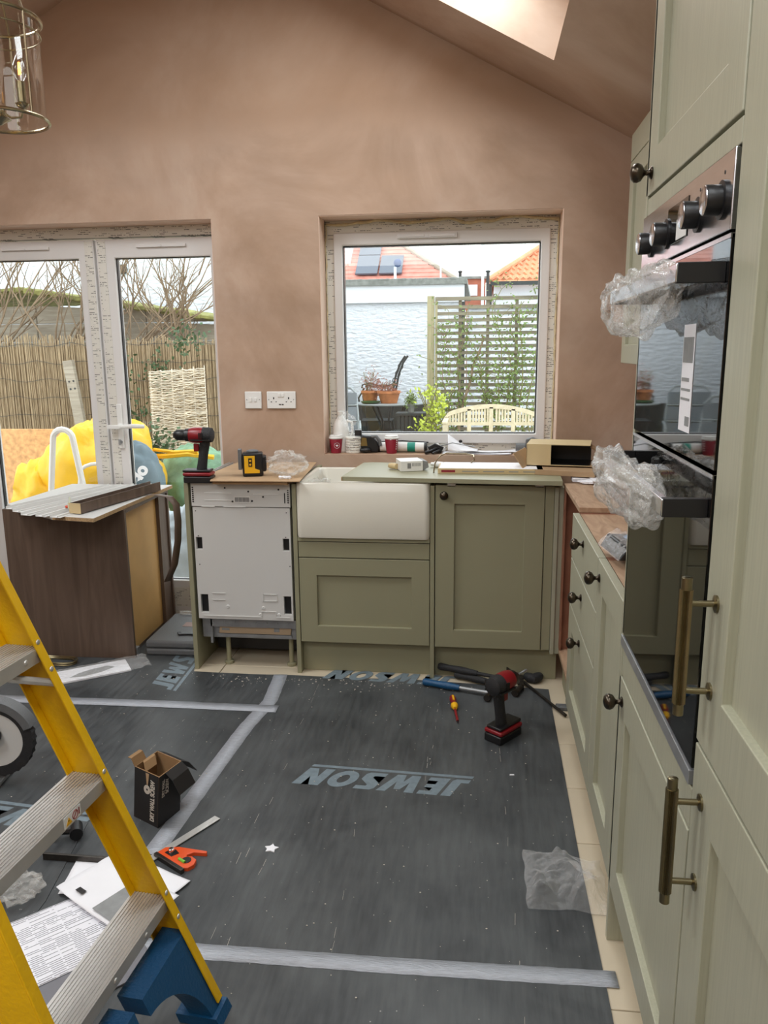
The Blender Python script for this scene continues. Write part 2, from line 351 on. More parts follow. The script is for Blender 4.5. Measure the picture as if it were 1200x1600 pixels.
def slope(sgn):
    return lambda u, v, w: (RIDGE + sgn*(u*cs + w*sn), v, 3.385 - u*sn + w*cs)
b = MB()
uR = (XR-RIDGE)/cs; uL = (RIDGE-XL)/cs
holes_r = [(0.72, (1.081-RIDGE)/cs, -0.95, 0.19), (0.72, (1.081-RIDGE)/cs, -3.5, -2.36)]  # second opening: unseen skylight added to brighten the room
holes_l = [(0.6, 1.7, -1.6, -0.5), (0.6, 1.7, -3.8, -2.7)]  # both unseen, added to let more light in from the left
grid_cells(b, [0, uR+0.3], [YF, YB+0.3], holes_r, 0, 0.3, slope(1))
grid_cells(b, [0, uL+0.3], [YF, YB+0.3], holes_l, 0, 0.3, slope(-1))
struct(b, 'ceiling', 'plaster', smooth=0)
wn = 3
for sg, hs in ((1, holes_r), (-1, holes_l)):
    for (u0, u1, v0, v1) in hs:
        b = MB(); mk = slope(sg)
        grid_cells(b, [u0, u1], [v0, v1], [(u0+0.05, u1-0.05, v0+0.05, v1-0.05)], 0.24, 0.3, mk)
        fr = struct(b, 'window_%d' % wn, 'upvc', smooth=0); wn += 1
        b = MB(); grid_cells(b, [u0+0.05, u1-0.05], [v0+0.05, v1-0.05], [], 0.268, 0.272, mk); build(b, 'pane', 'glass', fr, smooth=0)
# floor: cream tiles, each its own piece
b = MB(); b.box(XL-0.3, YF, -0.12, XR+0.3, YB+0.3, -0.01); floor = struct(b, 'floor', 'grout', smooth=0)
b = MB(); b.box(0.0015, 0.0015, -0.0105, 0.5985, 0.2985, 0.0); t0 = build(b, 'tile', 'tile', floor, bevel=0.0015, seg=1)
first = True
x = XL
ix = 0
while x < XR-0.01:
    y = -3.84
    while y < YB-0.0:
        if y+0.3 <= YB+0.061 and x+0.6 <= XR+0.2:
            o = t0 if first else t0.copy()
            if not first: C.objects.link(o)
            first = False; o.location = (x, y, 0)
        y += 0.3
    x += 0.6
# ------------------------------------------------------------------ window and french doors
def ring(b, x0, z0, x1, z1, w, y0, y1, wt=None, wb=None):
    wt = w if wt is None else wt; wb = w if wb is None else wb
    return grid_cells(b, [x0, x1], [z0, z1], [(x0+w, x1-w, z0+wb, z1-wt)], y0, y1, lambda u, v, k: (u, k, v))
b = MB(); ring(b, 0.037, 0.922, 1.178, 2.058, 0.043, 0.75, 0.83, 0.06, 0.04)
win = struct(b, 'window_1', 'tapefilm', smooth=0, bevel=0.002)
b = MB(); ring(b, 0.08, 0.962, 1.135, 1.998, 0.044, 0.735, 0.82, 0.06, 0.05); build(b, 'sash', 'upvc', win, smooth=0, bevel=0.006)
b = MB(); ring(b, 0.124, 1.012, 1.091, 1.938, 0.0045, 0.757, 0.80); build(b, 'gasket', 'black', win, smooth=0)
b = MB(); b.box(0.13, 0.772, 1.018, 1.085, 0.778, 1.932); build(b, 'pane', 'glass', win, smooth=0)
b = MB(); b.box(0.40, 0.722, 1.963, 0.69, 0.736, 1.985); b.cyl((0.545, 0.72, 1.974), (0.545, 0.724, 1.974), 0.008); b.box(0.41, 0.718, 1.968, 0.53, 0.723, 1.98); b.box(0.56, 0.718, 1.968, 0.68, 0.723, 1.98); build(b, 'trickle_vent', 'upvc', win, bevel=0.001)
b = MB(); b.box(0.55, 0.70, 0.925, 0.64, 0.75, 0.945); b.ball((0.60, 0.715, 0.952), 0.013, 12); build(b, 'catch_block', 'white', win)
# expanding foam bead, ragged
b = MB()
pts = []
for i in range(60):
    t = i/59; pts.append((0.045+1.125*t, 0.742, 2.047 - 0.012*abs(nz((t*9, 0, 0), 1, 4))*2 - 0.008*math.sin(t*21)))
b.tube(pts, [0.006+0.006*abs(nz((i*0.5, 3, 1))) for i in range(60)], 7)
pts = [(0.042+0.006*nz((i*0.3, 1, 0)), 0.742, 2.04-1.09*i/50) for i in range(51)]
b.tube(pts, [0.003+0.004*abs(nz((i*0.6, 8, 1))) for i in range(51)], 6)
pts = [(1.172+0.005*nz((i*0.3, 5, 0)), 0.742, 2.04-1.09*i/50) for i in range(51)]
b.tube(pts, [0.004+0.005*abs(nz((i*0.6, 2, 1))) for i in range(51)], 6)
build(b, 'foam_bead', 'foam', win)
b = MB(); b.box(0.036, 0.62, 0.915, 1.179, 0.75, 0.921); struct(b, 'trim_1', 'chip', smooth=0)

M['reveal'] = mat('daylit_reveal_plaster', (230, 202, 182), 0.6, var=0.05, vs=4)  # paler than the walls: daylight on the reveals put into the colour
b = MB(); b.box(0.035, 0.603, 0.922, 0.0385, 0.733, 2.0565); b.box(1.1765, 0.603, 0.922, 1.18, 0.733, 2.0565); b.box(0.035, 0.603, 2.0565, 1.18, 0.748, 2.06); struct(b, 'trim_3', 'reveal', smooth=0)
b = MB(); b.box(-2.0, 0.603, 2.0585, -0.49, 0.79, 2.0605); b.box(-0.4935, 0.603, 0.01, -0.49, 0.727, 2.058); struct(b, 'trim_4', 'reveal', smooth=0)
b = MB(); grid_cells(b, [-2.0, -0.49], [0.0, 2.058], [(-1.965, -0.53, 0.02, 2.006)], 0.73, 0.80, lambda u, v, k: (u, k, v))
fr = struct(b, 'trim_2', 'tapefilm', smooth=0, bevel=0.002)
def leaf(n, x0, x1, wl, wr, ax):
    b = MB(); grid_cells(b, [x0, x1], [0.022, 1.998], [(x0+wl, x1-wr, 0.20, 1.905)], 0.728, 0.79, lambda u, v, k: (u, k, v))
    d = struct(b, 'door_%d' % n, 'upvc', smooth=0, bevel=0.005)
    b = MB(); grid_cells(b, [x0+wl, x1-wr], [0.20, 1.905], [(x0+wl+0.006, x1-wr-0.003, 0.203, 1.901)], 0.745, 0.765, lambda u, v, k: (u, k, v)); build(b, 'gasket', 'black', d, smooth=0)
    b = MB(); b.box(x0+wl+0.005, 0.752, 0.205, x1-wr-0.005, 0.758, 1.90); build(b, 'pane', 'glass', d, smooth=0)
    xm = (x0+wl+x1-wr)/2
    b = MB(); b.box(xm-0.13, 0.716, 1.953, xm+0.13, 0.729, 1.967); b.cyl((xm, 0.712, 1.96), (xm, 0.73, 1.96), 0.006); build(b, 'trickle_vent', 'upvc', d, bevel=0.001)
    b = MB(); b.box(ax-0.021, 0.7255, 0.03, ax+0.021, 0.7275, 1.99); build(b, 'protection_film', 'tapefilm', d, smooth=0)
    b = MB(); b.box(x0+0.02, 0.7255, 0.05, x1-0.02, 0.7275, 0.16); build(b, 'protection_film', 'tapefilm', d, smooth=0)
    return d
leaf(1, -1.955, -1.163, 0.14, 0.085, -1.19)
d2 = leaf(2, -1.152, -0.498, 0.098, 0.05, -1.12)
b = MB(); b.box(-1.103, 0.716, 0.93, -1.073, 0.728, 1.165); b.cyl((-1.088, 0.70, 1.05), (-1.088, 0.728, 1.05), 0.012); b.box(-1.145, 0.678, 1.037, -1.07, 0.70, 1.057)
b.tube([(-1.07, 0.688, 1.047), (-1.0, 0.683, 1.052), (-0.94, 0.684, 1.05)], [0.011, 0.012, 0.010], 10); h = build(b, 'door_handle', 'white', d2, bevel=0.003)
b = MB(); b.cyl((-1.088, 0.706, 0.965), (-1.088, 0.728, 0.965), 0.009); b.box(-1.091, 0.69, 0.95, -1.085, 0.706, 0.98); build(b, 'key', 'zinc', h)

# ------------------------------------------------------------------ wall sockets
def plate(name, x0, x1, label, n, sockets):
    t = thing(name, label, 'socket' if sockets else 'switch', ((x0+x1)/2, YB, 1.19))
    b = MB(); b.box(x0, YB-0.010, 1.15, x1, YB, 1.235); build(b, 'plate', 'white', t, world=True, bevel=0.003)
    xm = (x0+x1)/2
    if sockets:
        for s in (-1, 1):
            b = MB(); cx = xm+s*0.038
            b.box(cx-0.003, YB-0.0108, 1.197, cx+0.003, YB-0.0095, 1.207); b.box(cx-0.015, YB-0.0108, 1.182, cx-0.009, YB-0.0095, 1.186); b.box(cx+0.009, YB-0.0108, 1.182, cx+0.015, YB-0.0095, 1.186)
            build(b, 'socket_holes', 'black', t, world=True)
            b = MB(); b.box(xm+s*0.009-0.006, YB-0.014, 1.208, xm+s*0.009+0.006, YB-0.009, 1.226); build(b, 'rocker', 'white', t, world=True, bevel=0.001)
        b = MB(); b.box(xm-0.012, YB-0.0108, 1.168, xm-0.002, YB-0.0095, 1.173); b.box(xm+0.002, YB-0.0108, 1.168, xm+0.012, YB-0.0095, 1.173); build(b, 'charging_port', 'black', t, world=True)
    else:
        for s in (-1, 1):
            b = MB(); b.box(xm+s*0.012-0.006, YB-0.014, 1.185, xm+s*0.012+0.006, YB-0.009, 1.205); build(b, 'rocker', 'white', t, world=True, bevel=0.001)
    for s in (-1, 1):
        b = MB(); xx = xm + s*((x1-x0)/2-0.01); b.cyl((xx, YB-0.0112, 1.195), (xx, YB-0.009, 1.195), 0.0028, n=10); build(b, 'screw', 'zinc', t, world=True)
plate('light_switch', -0.36, -0.275, 'small square white double switch plate on plaster beside doors', 2, False)
plate('power_socket', -0.247, -0.1, 'wide white double socket with charging ports on pink plaster', 2, True)

# ------------------------------------------------------------------ cabinets (local x = along the front, y = depth, front faces -y)
def shaker(x0, z0, x1, z1, parent, name='door', w=0.082, th=0.022, y=0.0, m='olive', label=None):
    b = MB(); grid_cells(b, [x0, x1], [z0, z1], [(x0+w, x1-w, z0+w, z1-w)], y, y+th, lambda u, v, k: (u, k, v))
    d = build(b, name, m, parent, smooth=0, bevel=0.0018)
    b = MB(); b.box(x0+w-0.001, y+0.0135, z0+w-0.001, x1-w+0.001, y+th-0.002, z1-w+0.001); build(b, 'inset_panel', m, d, smooth=0)
    if label: d['label'] = label
    return d
def slab(x0, z0, x1, z1, parent, name='drawer', th=0.022, m='olive', y=0.0):
    b = MB(); b.box(x0, y, z0, x1, y+th, z1); return build(b, name, m, parent, smooth=0, bevel=0.002)
def knob(x, z, parent, y=0.0, k=1.0):
    b = MB(); X = T(x, y, z) @ RX(PI/2)
    b.lathe([(0.0115, 0), (0.0125, 0.002), (0.0105, 0.004), (0.0055, 0.007), (0.005, 0.013), (0.008, 0.016), (0.0155, 0.021), (0.0185, 0.028), (0.0175, 0.035), (0.012, 0.040), (0.0035, 0.0425)], 24, X)
    return build(b, 'knob', 'bronze', parent, smooth=60)
def carcass(w, z0, z1, d, parent, m='redwood', y=0.024, top=False, back=True, rail=0.1, rm='chip'):
    b = MB(); t = 0.018
    b.box(0, y, z0, t, y+d, z1); b.box(w-t, y, z0, w, y+d, z1); b.box(t, y, z0, w-t, y+d, z0+t)
    if back: b.box(t, y+d-0.05, z0+t, w-t, y+d-0.042, z1)
    if top: b.box(t, y, z1-t, w-t, y+d, z1)
    o = build(b, 'carcass', m, parent, smooth=0)
    if not top and rail:
        b = MB(); b.box(t, y, z1-t, w-t, y+rail, z1); build(b, 'top_rail', rm, parent, smooth=0)
    return o
# dishwasher and its flanking panels
def endpanel(x0, x1, label, z1=0.87, y0=0.0, y1=0.58):
    b = MB(); b.box(x0, y0, 0.0005, x1, y1, z1); return tag(build(b, 'end_panel', 'oliveflat', smooth=0, bevel=0.001), label, 'panel', 'olive upright panels of the sink run')
endpanel(-0.476, -0.456, 'olive upright panel at the open left side of the dishwasher')
endpanel(0.008, 0.027, 'olive upright panel between the dishwasher and the sink')
endpanel(0.608, 0.626, 'narrow olive upright panel between the sink and tall cupboard door')
t = thing('dishwasher', 'white slimline dishwasher without its front, built in left of the sink', 'dishwasher', (-0.22, 0.3, 0))
b = MB(); b.box(-0.446, 0.05, 0.14, -0.004, 0.58, 0.862); build(b, 'body', 'zinc', t, world=True, smooth=0, bevel=0.003)
b = MB(); b.box(-0.446, 0.002, 0.765, -0.0, 0.049, 0.872); build(b, 'control_panel', 'whitemetal', t, world=True, bevel=0.003)
b = MB(); grid_cells(b, [-0.444, -0.004], [0.245, 0.762], [(-0.436, -0.408, 0.57, 0.625), (-0.04, -0.012, 0.57, 0.625), (-0.43, -0.395, 0.275, 0.36), (-0.045, -0.012, 0.275, 0.36)], 0.006, 0.049, lambda u, v, k: (u, k, v))
dp = build(b, 'door_panel', 'whitemetal', t, world=True, smooth=0, bevel=0.0015)
for x0, z0, x1, z1 in ((-0.436, 0.57, -0.408, 0.625), (-0.04, 0.57, -0.012, 0.625), (-0.43, 0.275, -0.395, 0.36), (-0.045, 0.275, -0.012, 0.36)):
    b = MB(); b.box(x0, 0.022, z0, x1, 0.048, z1); build(b, 'bracket_slot', 'black', dp, world=True)
b = MB(); b.box(-0.43, 0.2, 0.03, -0.02, 0.5, 0.14); build(b, 'dark_backing', 'black', t, world=True, smooth=0)  # plain black block added for the darkness under the body
b = MB()
for x, z in ((-0.43, 0.745), (-0.02, 0.742), (-0.424, 0.632), (-0.026, 0.632), (-0.425, 0.50), (-0.012, 0.50)): b.cyl((x, 0.0045, z), (x, 0.0075, z), 0.0025, n=10)
o = build(b, 'screw_hole', 'black', dp, world=True); o['kind'] = 'stuff'
b = MB()
for x0, z0, x1, z1 in ((-0.375, 0.335, -0.315, 0.338), (-0.375, 0.366, -0.315, 0.369), (-0.14, 0.335, -0.075, 0.338), (-0.14, 0.366, -0.075, 0.369), (-0.14, 0.335, -0.137, 0.369), (-0.077, 0.335, -0.074, 0.369), (-0.42, 0.258, -0.15, 0.262), (-0.15, 0.258, -0.147, 0.285), (-0.15, 0.285, -0.085, 0.288), (-0.085, 0.26, -0.082, 0.288), (-0.082, 0.258, -0.02, 0.262)): b.box(x0, 0.003, z0, x1, 0.007, z1)
for x, z in ((-0.305, 0.305), (-0.14, 0.303), (-0.155, 0.27), (-0.07, 0.272)): b.lathe([(0.009, 0), (0.006, 0.003), (0.003, 0.0025)], 16, T(x, 0.006, z) @ RX(PI/2))
o = build(b, 'pressed_ridge', 'whitemetal', dp, world=True); o['kind'] = 'stuff'
b = MB(); ring(b, -0.25, 0.785, -0.178, 0.812, 0.003, -0.001, 0.003)
for x0, x1, z in ((-0.385, -0.262, 0.793), (-0.385, -0.262, 0.825), (-0.165, -0.05, 0.822)): b.box(x0, 0.0, z, x1, 0.003, z+0.003)
b.box(-0.40, 0, 0.765, -0.34, 0.003, 0.768); b.box(-0.30, 0.0, 0.765, -0.2, 0.003, 0.768)
build(b, 'control_recess', 'white', t, world=True)
b = MB()
for i in range(4): b.box(-0.246+i*0.0168, 0.0, 0.789, -0.232+i*0.0168, 0.002, 0.808)
build(b, 'display_window', 'zinc', t, world=True)
b = MB()
for x, z in ((-0.258, 0.790), (-0.17, 0.793), (-0.29, 0.85), (-0.05, 0.845), (-0.185, 0.835), (-0.12, 0.812)): b.cyl((x, 0.000, z), (x, 0.003, z), 0.0042, n=10)
for i in range(8): b.box(-0.44, 0.0, 0.785+i*0.009, -0.433, 0.003, 0.790+i*0.009)
for i in range(7): b.box(-0.012, 0.0, 0.785+i*0.009, -0.006, 0.003, 0.790+i*0.009)
b.box(-0.026, 0, 0.785, -0.022, 0.003, 0.83)
o = build(b, 'vent_slot', 'black', t, world=True); o['kind'] = 'stuff'
b = MB(); b.box(-0.40, 0.03, 0.20, 0.0, 0.045, 0.238)
for i in range(8): b.cyl((-0.385+i*0.05, 0.026, 0.222), (-0.385+i*0.05, 0.032, 0.222), 0.004, n=8)
b.box(-0.402, 0.03, 0.12, -0.392, 0.05, 0.24); build(b, 'metal_bracket', 'zinc', t, world=True)
b = MB(); b.prism([(-0.365, 0.165), (-0.028, 0.165), (-0.023, 0.205), (-0.36, 0.208)], 0.04, 0.2); b.mi = 0; pl = build(b, 'kick_tray', mat('tan_reflection_metal', (196, 172, 142), 0.35, 0.3), t, world=True, bevel=0.002)  # tan puts the beige reflection on the steel tray into its colour
b = MB(); b.box(-0.368, 0.036, 0.150, -0.024, 0.2, 0.164); build(b, 'tray_lip', 'zinc', pl, world=True)
b = MB(); b.box(-0.105, 0.0385, 0.178, -0.08, 0.0398, 0.202); build(b, 'sticker', 'grey', pl, world=True)
b = MB(); b.box(-0.35, 0.0385, 0.18, -0.315, 0.0398, 0.19); build(b, 'sticker', 'grey', pl, world=True)
for x in (-0.34, -0.04):
    b = MB(); b.lathe([(0.022, 0.0005), (0.022, 0.012), (0.011, 0.016), (0.011, 0.15)], 16, T(x, 0.09, 0)); build(b, 'foot', 'oliveflat', t, world=True)
for x in (-0.41, -0.02):
    b = MB(); b.lathe([(0.016, 0.0005), (0.016, 0.01), (0.008, 0.014), (0.008, 0.15)], 16, T(x, 0.5, 0)); build(b, 'foot', 'black', t, world=True)
# sink unit
t = thing('sink_cabinet', 'olive sink cabinet with wide framed front under the white basin', 'cabinet', (0.318, 0.0, 0))
X0 = 0.318
b = MB(); b.box(-0.288, 0.024, 0.15, -0.27, 0.58, 0.61); b.box(0.27, 0.024, 0.15, 0.288, 0.58, 0.61); b.box(-0.27, 0.024, 0.15, 0.27, 0.58, 0.168); build(b, 'carcass', 'oliveflat', t, smooth=0)
b = MB(); b.box(-0.289, -0.004, 0.619, 0.288, 0.56, 0.637); build(b, 'shelf', 'oliveflat', t, smooth=0, bevel=0.001)
slab(-0.288, 0.545, 0.287, 0.615, t, 'fascia', y=0.002, m='oliveflat')
shaker(-0.288, 0.152, 0.287, 0.541, t, 'door', w=0.078, y=0.002, m='oliveflat')
t = thing('belfast_sink', 'large glossy cream ceramic butler sink with deep flat front', 'sink', (X0, 0.0, 0.6375))
# basin
def rrect(w, d, r, n=5):
    o = []
    for cx, cy, a0 in ((w-r, d-r, 0), (-w+r, d-r, 90), (-w+r, -d+r, 180), (w-r, -d+r, 270)):
        for i in range(n+1): a = math.radians(a0+90*i/n); o.append((cx+r*math.cos(a), cy+r*math.sin(a)))
    return o
b = MB(); lay = [(0.286, 0.225, 0.02, 0.0), (0.289, 0.228, 0.025, 0.012), (0.289, 0.228, 0.025, 0.236), (0.285, 0.224, 0.025, 0.243), (0.272, 0.211, 0.03, 0.243), (0.266, 0.205, 0.035, 0.236), (0.258, 0.197, 0.05, 0.04), (0.235, 0.175, 0.05, 0.03)]
rings = [[b.v((x, 0.229-0.021+y, z)) for x, y in rrect(w, d, r)] for w, d, r, z in lay]
for A, B in zip(rings, rings[1:]):
    for i in range(len(A)): b.f([A[i], A[(i+1) % len(A)], B[(i+1) % len(A)], B[i]])
b.f(rings[0][::-1]); b.f(rings[-1]); bs = build(b, 'basin', 'ceramic', t, smooth=50)
b = MB(); b.lathe([(0.045, 0.0), (0.045, 0.002), (0.03, 0.002), (0.02, 0.001)], 24, T(0, 0.21, 0.0305)); build(b, 'drain', 'steel', t)
b = MB(); crumple(b, (0.10, 0.16, 0.785), (0.07, 0.09, 0.075), 5, 0.4, 32, flat=0.67); b = build(b, 'plastic_bag', 'film2', smooth=0); tag(b, 'crumpled clear plastic bag lying inside the sink bowl', 'bag')
# tall cupboard right of sink
t = thing('base_cabinet', 'olive base cupboard with tall framed door right of the sink', 'cabinet', (0.63, 0.0, 0))
carcass(0.53, 0.15, 0.865, 0.55, t, 'oliveflat', rail=0.08, rm='oliveflat')
d = shaker(0.0, 0.15, 0.455, 0.873, t, 'door', w=0.081, m='oliveflat')
knob(0.037, 0.832, d)
slab(0.458, 0.15, 0.495, 0.873, t, 'filler_strip', y=0.004, m='oliveflat')
b = MB(); b.prism([(0.496, -0.002), (0.512, -0.002), (0.516, 0.006), (0.535, 0.006), (0.535, 0.05), (0.496, 0.05)], 0.135, 0.868, ax='z'); build(b, 'corner_post', 'olive', t, smooth=0, bevel=0.001)
# plinths
b = MB(); b.box(0.028, 0.045, 0.0005, 0.607, 0.062, 0.149); tag(build(b, 'plinth', 'oliveflat', smooth=0, bevel=0.001), 'olive plinth board on the floor below the sink front', 'plinth', 'olive plinths')
b = MB(); b.box(0.627, 0.045, 0.0005, 1.16, 0.062, 0.149); tag(build(b, 'plinth', 'oliveflat', smooth=0, bevel=0.001), 'olive plinth board behind the hammers below tall cupboard door', 'plinth', 'olive plinths')

# ---- right-hand run: local x runs from the far end towards the camera, fronts face -X at world x 1.14
XF = 1.14
def run(name, label, yfar, cat='cabinet', group=None): return thing(name, label, cat, (XF, yfar, 0), -PI/2, group)
t = run('corner_cabinet', 'open reddish-brown corner carcass with no door beside the drawer unit', -0.0)
b = MB(); b.box(0.0, 0.03, 0.15, 0.018, 0.57, 0.868); b.box(0.49, 0.03, 0.15, 0.508, 0.57, 0.868); b.box(0.018, 0.56, 0.15, 0.49, 0.57, 0.868); build(b, 'carcass', 'redwood', t, smooth=0)
b = MB(); b.box(0.018, 0.022, 0.15, 0.49, 0.56, 0.168); build(b, 'bottom_shelf', 'chip', t, smooth=0)
b = MB(); b.box(0.0, 0.022, 0.868, 0.508, 0.165, 0.886); build(b, 'top_rail', 'chip', t, smooth=0, bevel=0.001)
b = MB(); b.box(0.0, 0.022, 0.169, 0.04, 0.029, 0.867); build(b, 'front_stile', 'redwood', t, smooth=0)
b = MB(); b.box(0.05, 0.2, 0.169, 0.48, 0.21, 0.84); build(b, 'inner_panel', 'redwood', t, smooth=0)
for k in range(2):
    b = MB(); b.lathe([(0.022, 0.0005), (0.022, 0.012), (0.012, 0.016), (0.012, 0.15)], 14, T(0.06+k*0.38, 0.12, 0)); build(b, 'foot', 'black', t)
t = run('drawer_unit', 'olive three-drawer base unit with dark round knobs', -0.511)
W = 0.61
carcass(W, 0.15, 0.866, 0.55, t, 'redwood', rail=0.14)
for i, (z0, z1) in enumerate(((0.712, 0.868), (0.546, 0.708))):
    d = slab(0.003, z0, W-0.003, z1, t, 'drawer'); knob(W/2, (0.838, 0.662)[i]-0.008+0.0, d)
d = shaker(0.003, 0.155, W-0.003, 0.542, t, 'drawer'); knob(W/2, 0.50, d)
t = run('base_cabinet', 'olive single-door base cupboard between drawers and oven tower', -1.123)
W = 0.384
carcass(W, 0.15, 0.866, 0.55, t, 'redwood', rail=0.14)
d = shaker(0.003, 0.155, W-0.003, 0.868, t); knob(0.04, 0.822, d)
b = MB(); b.box(1.185, -1.508, 0.0005, 1.2, -0.0, 0.149); tag(build(b, 'plinth', 'oliveflat', smooth=0), 'long olive plinth set back under the drawer unit', 'plinth', 'olive plinths')
# oven tower
YT = -1.511; W = 0.612
t = run('oven_housing', 'tall olive cupboard tower holding the built-in double oven', YT)
b = MB(); b.box(0, 0.0, 0.0005, 0.018, 0.42, 2.27); b.box(W-0.018, 0.024, 0.15, W, 0.42, 2.27); b.box(0.018, 0.05, 0.15, W-0.018, 0.42, 0.168); b.box(0.018, 0.05, 0.742, W-0.018, 0.42, 0.758); b.box(0.018, 0.05, 1.70, W-0.018, 0.42, 1.715); b.box(0.018, 0.05, 2.252, W-0.018, 0.42, 2.27); b.box(0.018, 0.40, 0.168, W-0.018, 0.42, 2.252)
build(b, 'carcass', 'olive', t, smooth=0, bevel=0.001)
d = shaker(0.004, 0.155, W-0.003, 0.697, t); knob(0.05, 0.648, d)
slab(0.004, 0.701, W-0.003, 0.768, t, 'lower_fascia', y=0.002)
slab(0.004, 1.694, W-0.003, 1.728, t, 'upper_fascia', y=0.002)
d = shaker(0.004, 1.733, W-0.003, 2.265, t); knob(0.05, 1.772, d)
b = MB(); b.box(1.19, YT-W, 0.0005, 1.205, YT-0.02, 0.149); tag(build(b, 'plinth', 'oliveflat', smooth=0), 'olive plinth set back below the oven tower', 'plinth', 'olive plinths')
# double oven
t = run('double_oven', 'black glass built-in double oven with a steel control panel', YT, 'oven'); t.location.z = 0.7605
O0, O1 = 0.019, W-0.019
zo = lambda z: z-0.7605
b = MB(); b.box(O0+0.003, 0.03, 0.001, O1-0.003, 0.39, zo(1.69)); build(b, 'body', 'zinc', t, smooth=0)
b = MB(); b.box(0.008, -0.003, zo(1.588), W-0.008, 0.028, zo(1.692)); cp = build(b, 'control_panel', 'steel', t, smooth=0, bevel=0.0015)
b = MB(); b.box(0.235, -0.0042, zo(1.61), 0.375, -0.003, zo(1.672)); ds = build(b, 'display', 'blackglass', cp, smooth=0)
b = MB(); b.box(0.305, -0.0048, zo(1.612), 0.372, -0.0042, zo(1.645)); build(b, 'sticker', 'white', cp, smooth=0)
for i, yy in enumerate((-1.614, -1.744, -1.951, -2.074)):
    lx = -(yy-YT)
    b = MB(); b.lathe([(0.026, 0), (0.026, 0.004), (0.020, 0.005), (0.0205, 0.024), (0.019, 0.026)], 28, T(lx, -0.003, zo(1.632)) @ RX(PI/2)); kb = build(b, 'knob', 'black', cp)
    b = MB(); b.lathe([(0.0195, 0.026), (0.0175, 0.0275), (0.001, 0.0275)], 28, T(lx, -0.003, zo(1.632)) @ RX(PI/2)); 
    o = build(b, 'knob_cap', 'steel', t)
    b = MB(); b.cyl((lx, -0.0034, zo(1.668)), (lx, -0.0024, zo(1.668)), 0.0028, n=8); b.box(lx-0.05, -0.0034, zo(1.634), lx-0.046, -0.0026, zo(1.638)); build(b, 'marking', 'black', t)
for z0, z1, nm, hz in ((1.262, 1.584, 'upper', 1.535), (0.80, 1.256, 'lower', 1.205)):
    b = MB(); b.box(0.008, 0.0, zo(z0), W-0.008, 0.028, zo(z1)); d = build(b, 'oven_door', 'blackglass', t, smooth=0, bevel=0.001)
    b = MB(); b.box(0.008, -0.001, zo(z1)-0.006, W-0.008, 0.02, zo(z1)); build(b, 'door_trim', 'steel', d, smooth=0)
    b = MB(); b.box(0.03, -0.066, zo(hz)-0.0125, W-0.022, -0.054, zo(hz)+0.0125); hb = build(b, 'handle', 'steel', d, bevel=0.001)
    for xx in (0.03, W-0.034):
        b = MB(); b.box(xx, -0.064, zo(hz)-0.014, xx+0.013, 0.0, zo(hz)+0.014); build(b, 'handle_end', 'black', d, bevel=0.001)
b = MB(); b.box(0.008, -0.003, zo(0.772), W-0.008, 0.028, zo(0.796)); build(b, 'bottom_strip', 'zinc', t, smooth=0, bevel=0.001)
# energy labels taped on the upper glass
b = MB(); b.box(0.39, -0.0009, zo(1.30), 0.46, -0.0003, zo(1.47)); lb = build(b, 'energy_label', 'paper', t, smooth=0)
b = MB(); b.box(0.395, -0.0015, zo(1.41), 0.455, -0.0009, zo(1.45)); b.box(0.395, -0.0015, zo(1.38), 0.44, -0.0009, zo(1.386)); b.box(0.395, -0.0015, zo(1.365), 0.45, -0.0009, zo(1.369)); b.box(0.395, -0.0015, zo(1.35), 0.45, -0.0009, zo(1.354)); b.box(0.43, -0.0015, zo(1.31), 0.455, -0.0009, zo(1.325)); build(b, 'label_print', 'grey', lb, smooth=0)
# plastic wraps on the handles
def wrap(label, hz, x0, x1, seed, drop):
    b = MB()
    def fn(u, v):
        a = 2*PI*u; xx = x0 + (x1-x0)*v
        e = (math.sin(PI*min(0.985, max(0.03, v))))**0.35
        c = Vector((math.cos(a)*0.9, math.sin(a)*0.9, v*3.4))
        k = e*(1 + 0.35*nz(c, 1.0, seed) + 0.42*(abs(nz(c, 1.9, seed+5))*2-0.35) + 0.10*(abs(nz(c, 5.0, seed+7))*2-0.35))
        dz = -drop*max(0, -math.sin(a))*(0.4+0.6*abs(math.sin(v*7+seed)))
        y = -0.060 + 0.034*k*math.cos(a)
        return Vector((xx, min(y, -0.004), hz-0.006 + (0.036*k)*math.sin(a)+dz*e))
    b.grid(fn, 64, 60, cu=True)
    o = build(b, 'plastic_wrap', 'film2', smooth=35); o.location = (XF, YT, 0); o.rotation_euler = (0, 0, -PI/2)
    tag(o, label, 'plastic wrap', 'packing film on the oven handles')
wrap('crumpled clear film wrapped round the upper oven handle', 1.535, -0.02, 0.56, 3, 0.045)
wrap('crumpled clear film wrapped round the lower oven handle', 1.205, -0.035, 0.54, 8, 0.04)
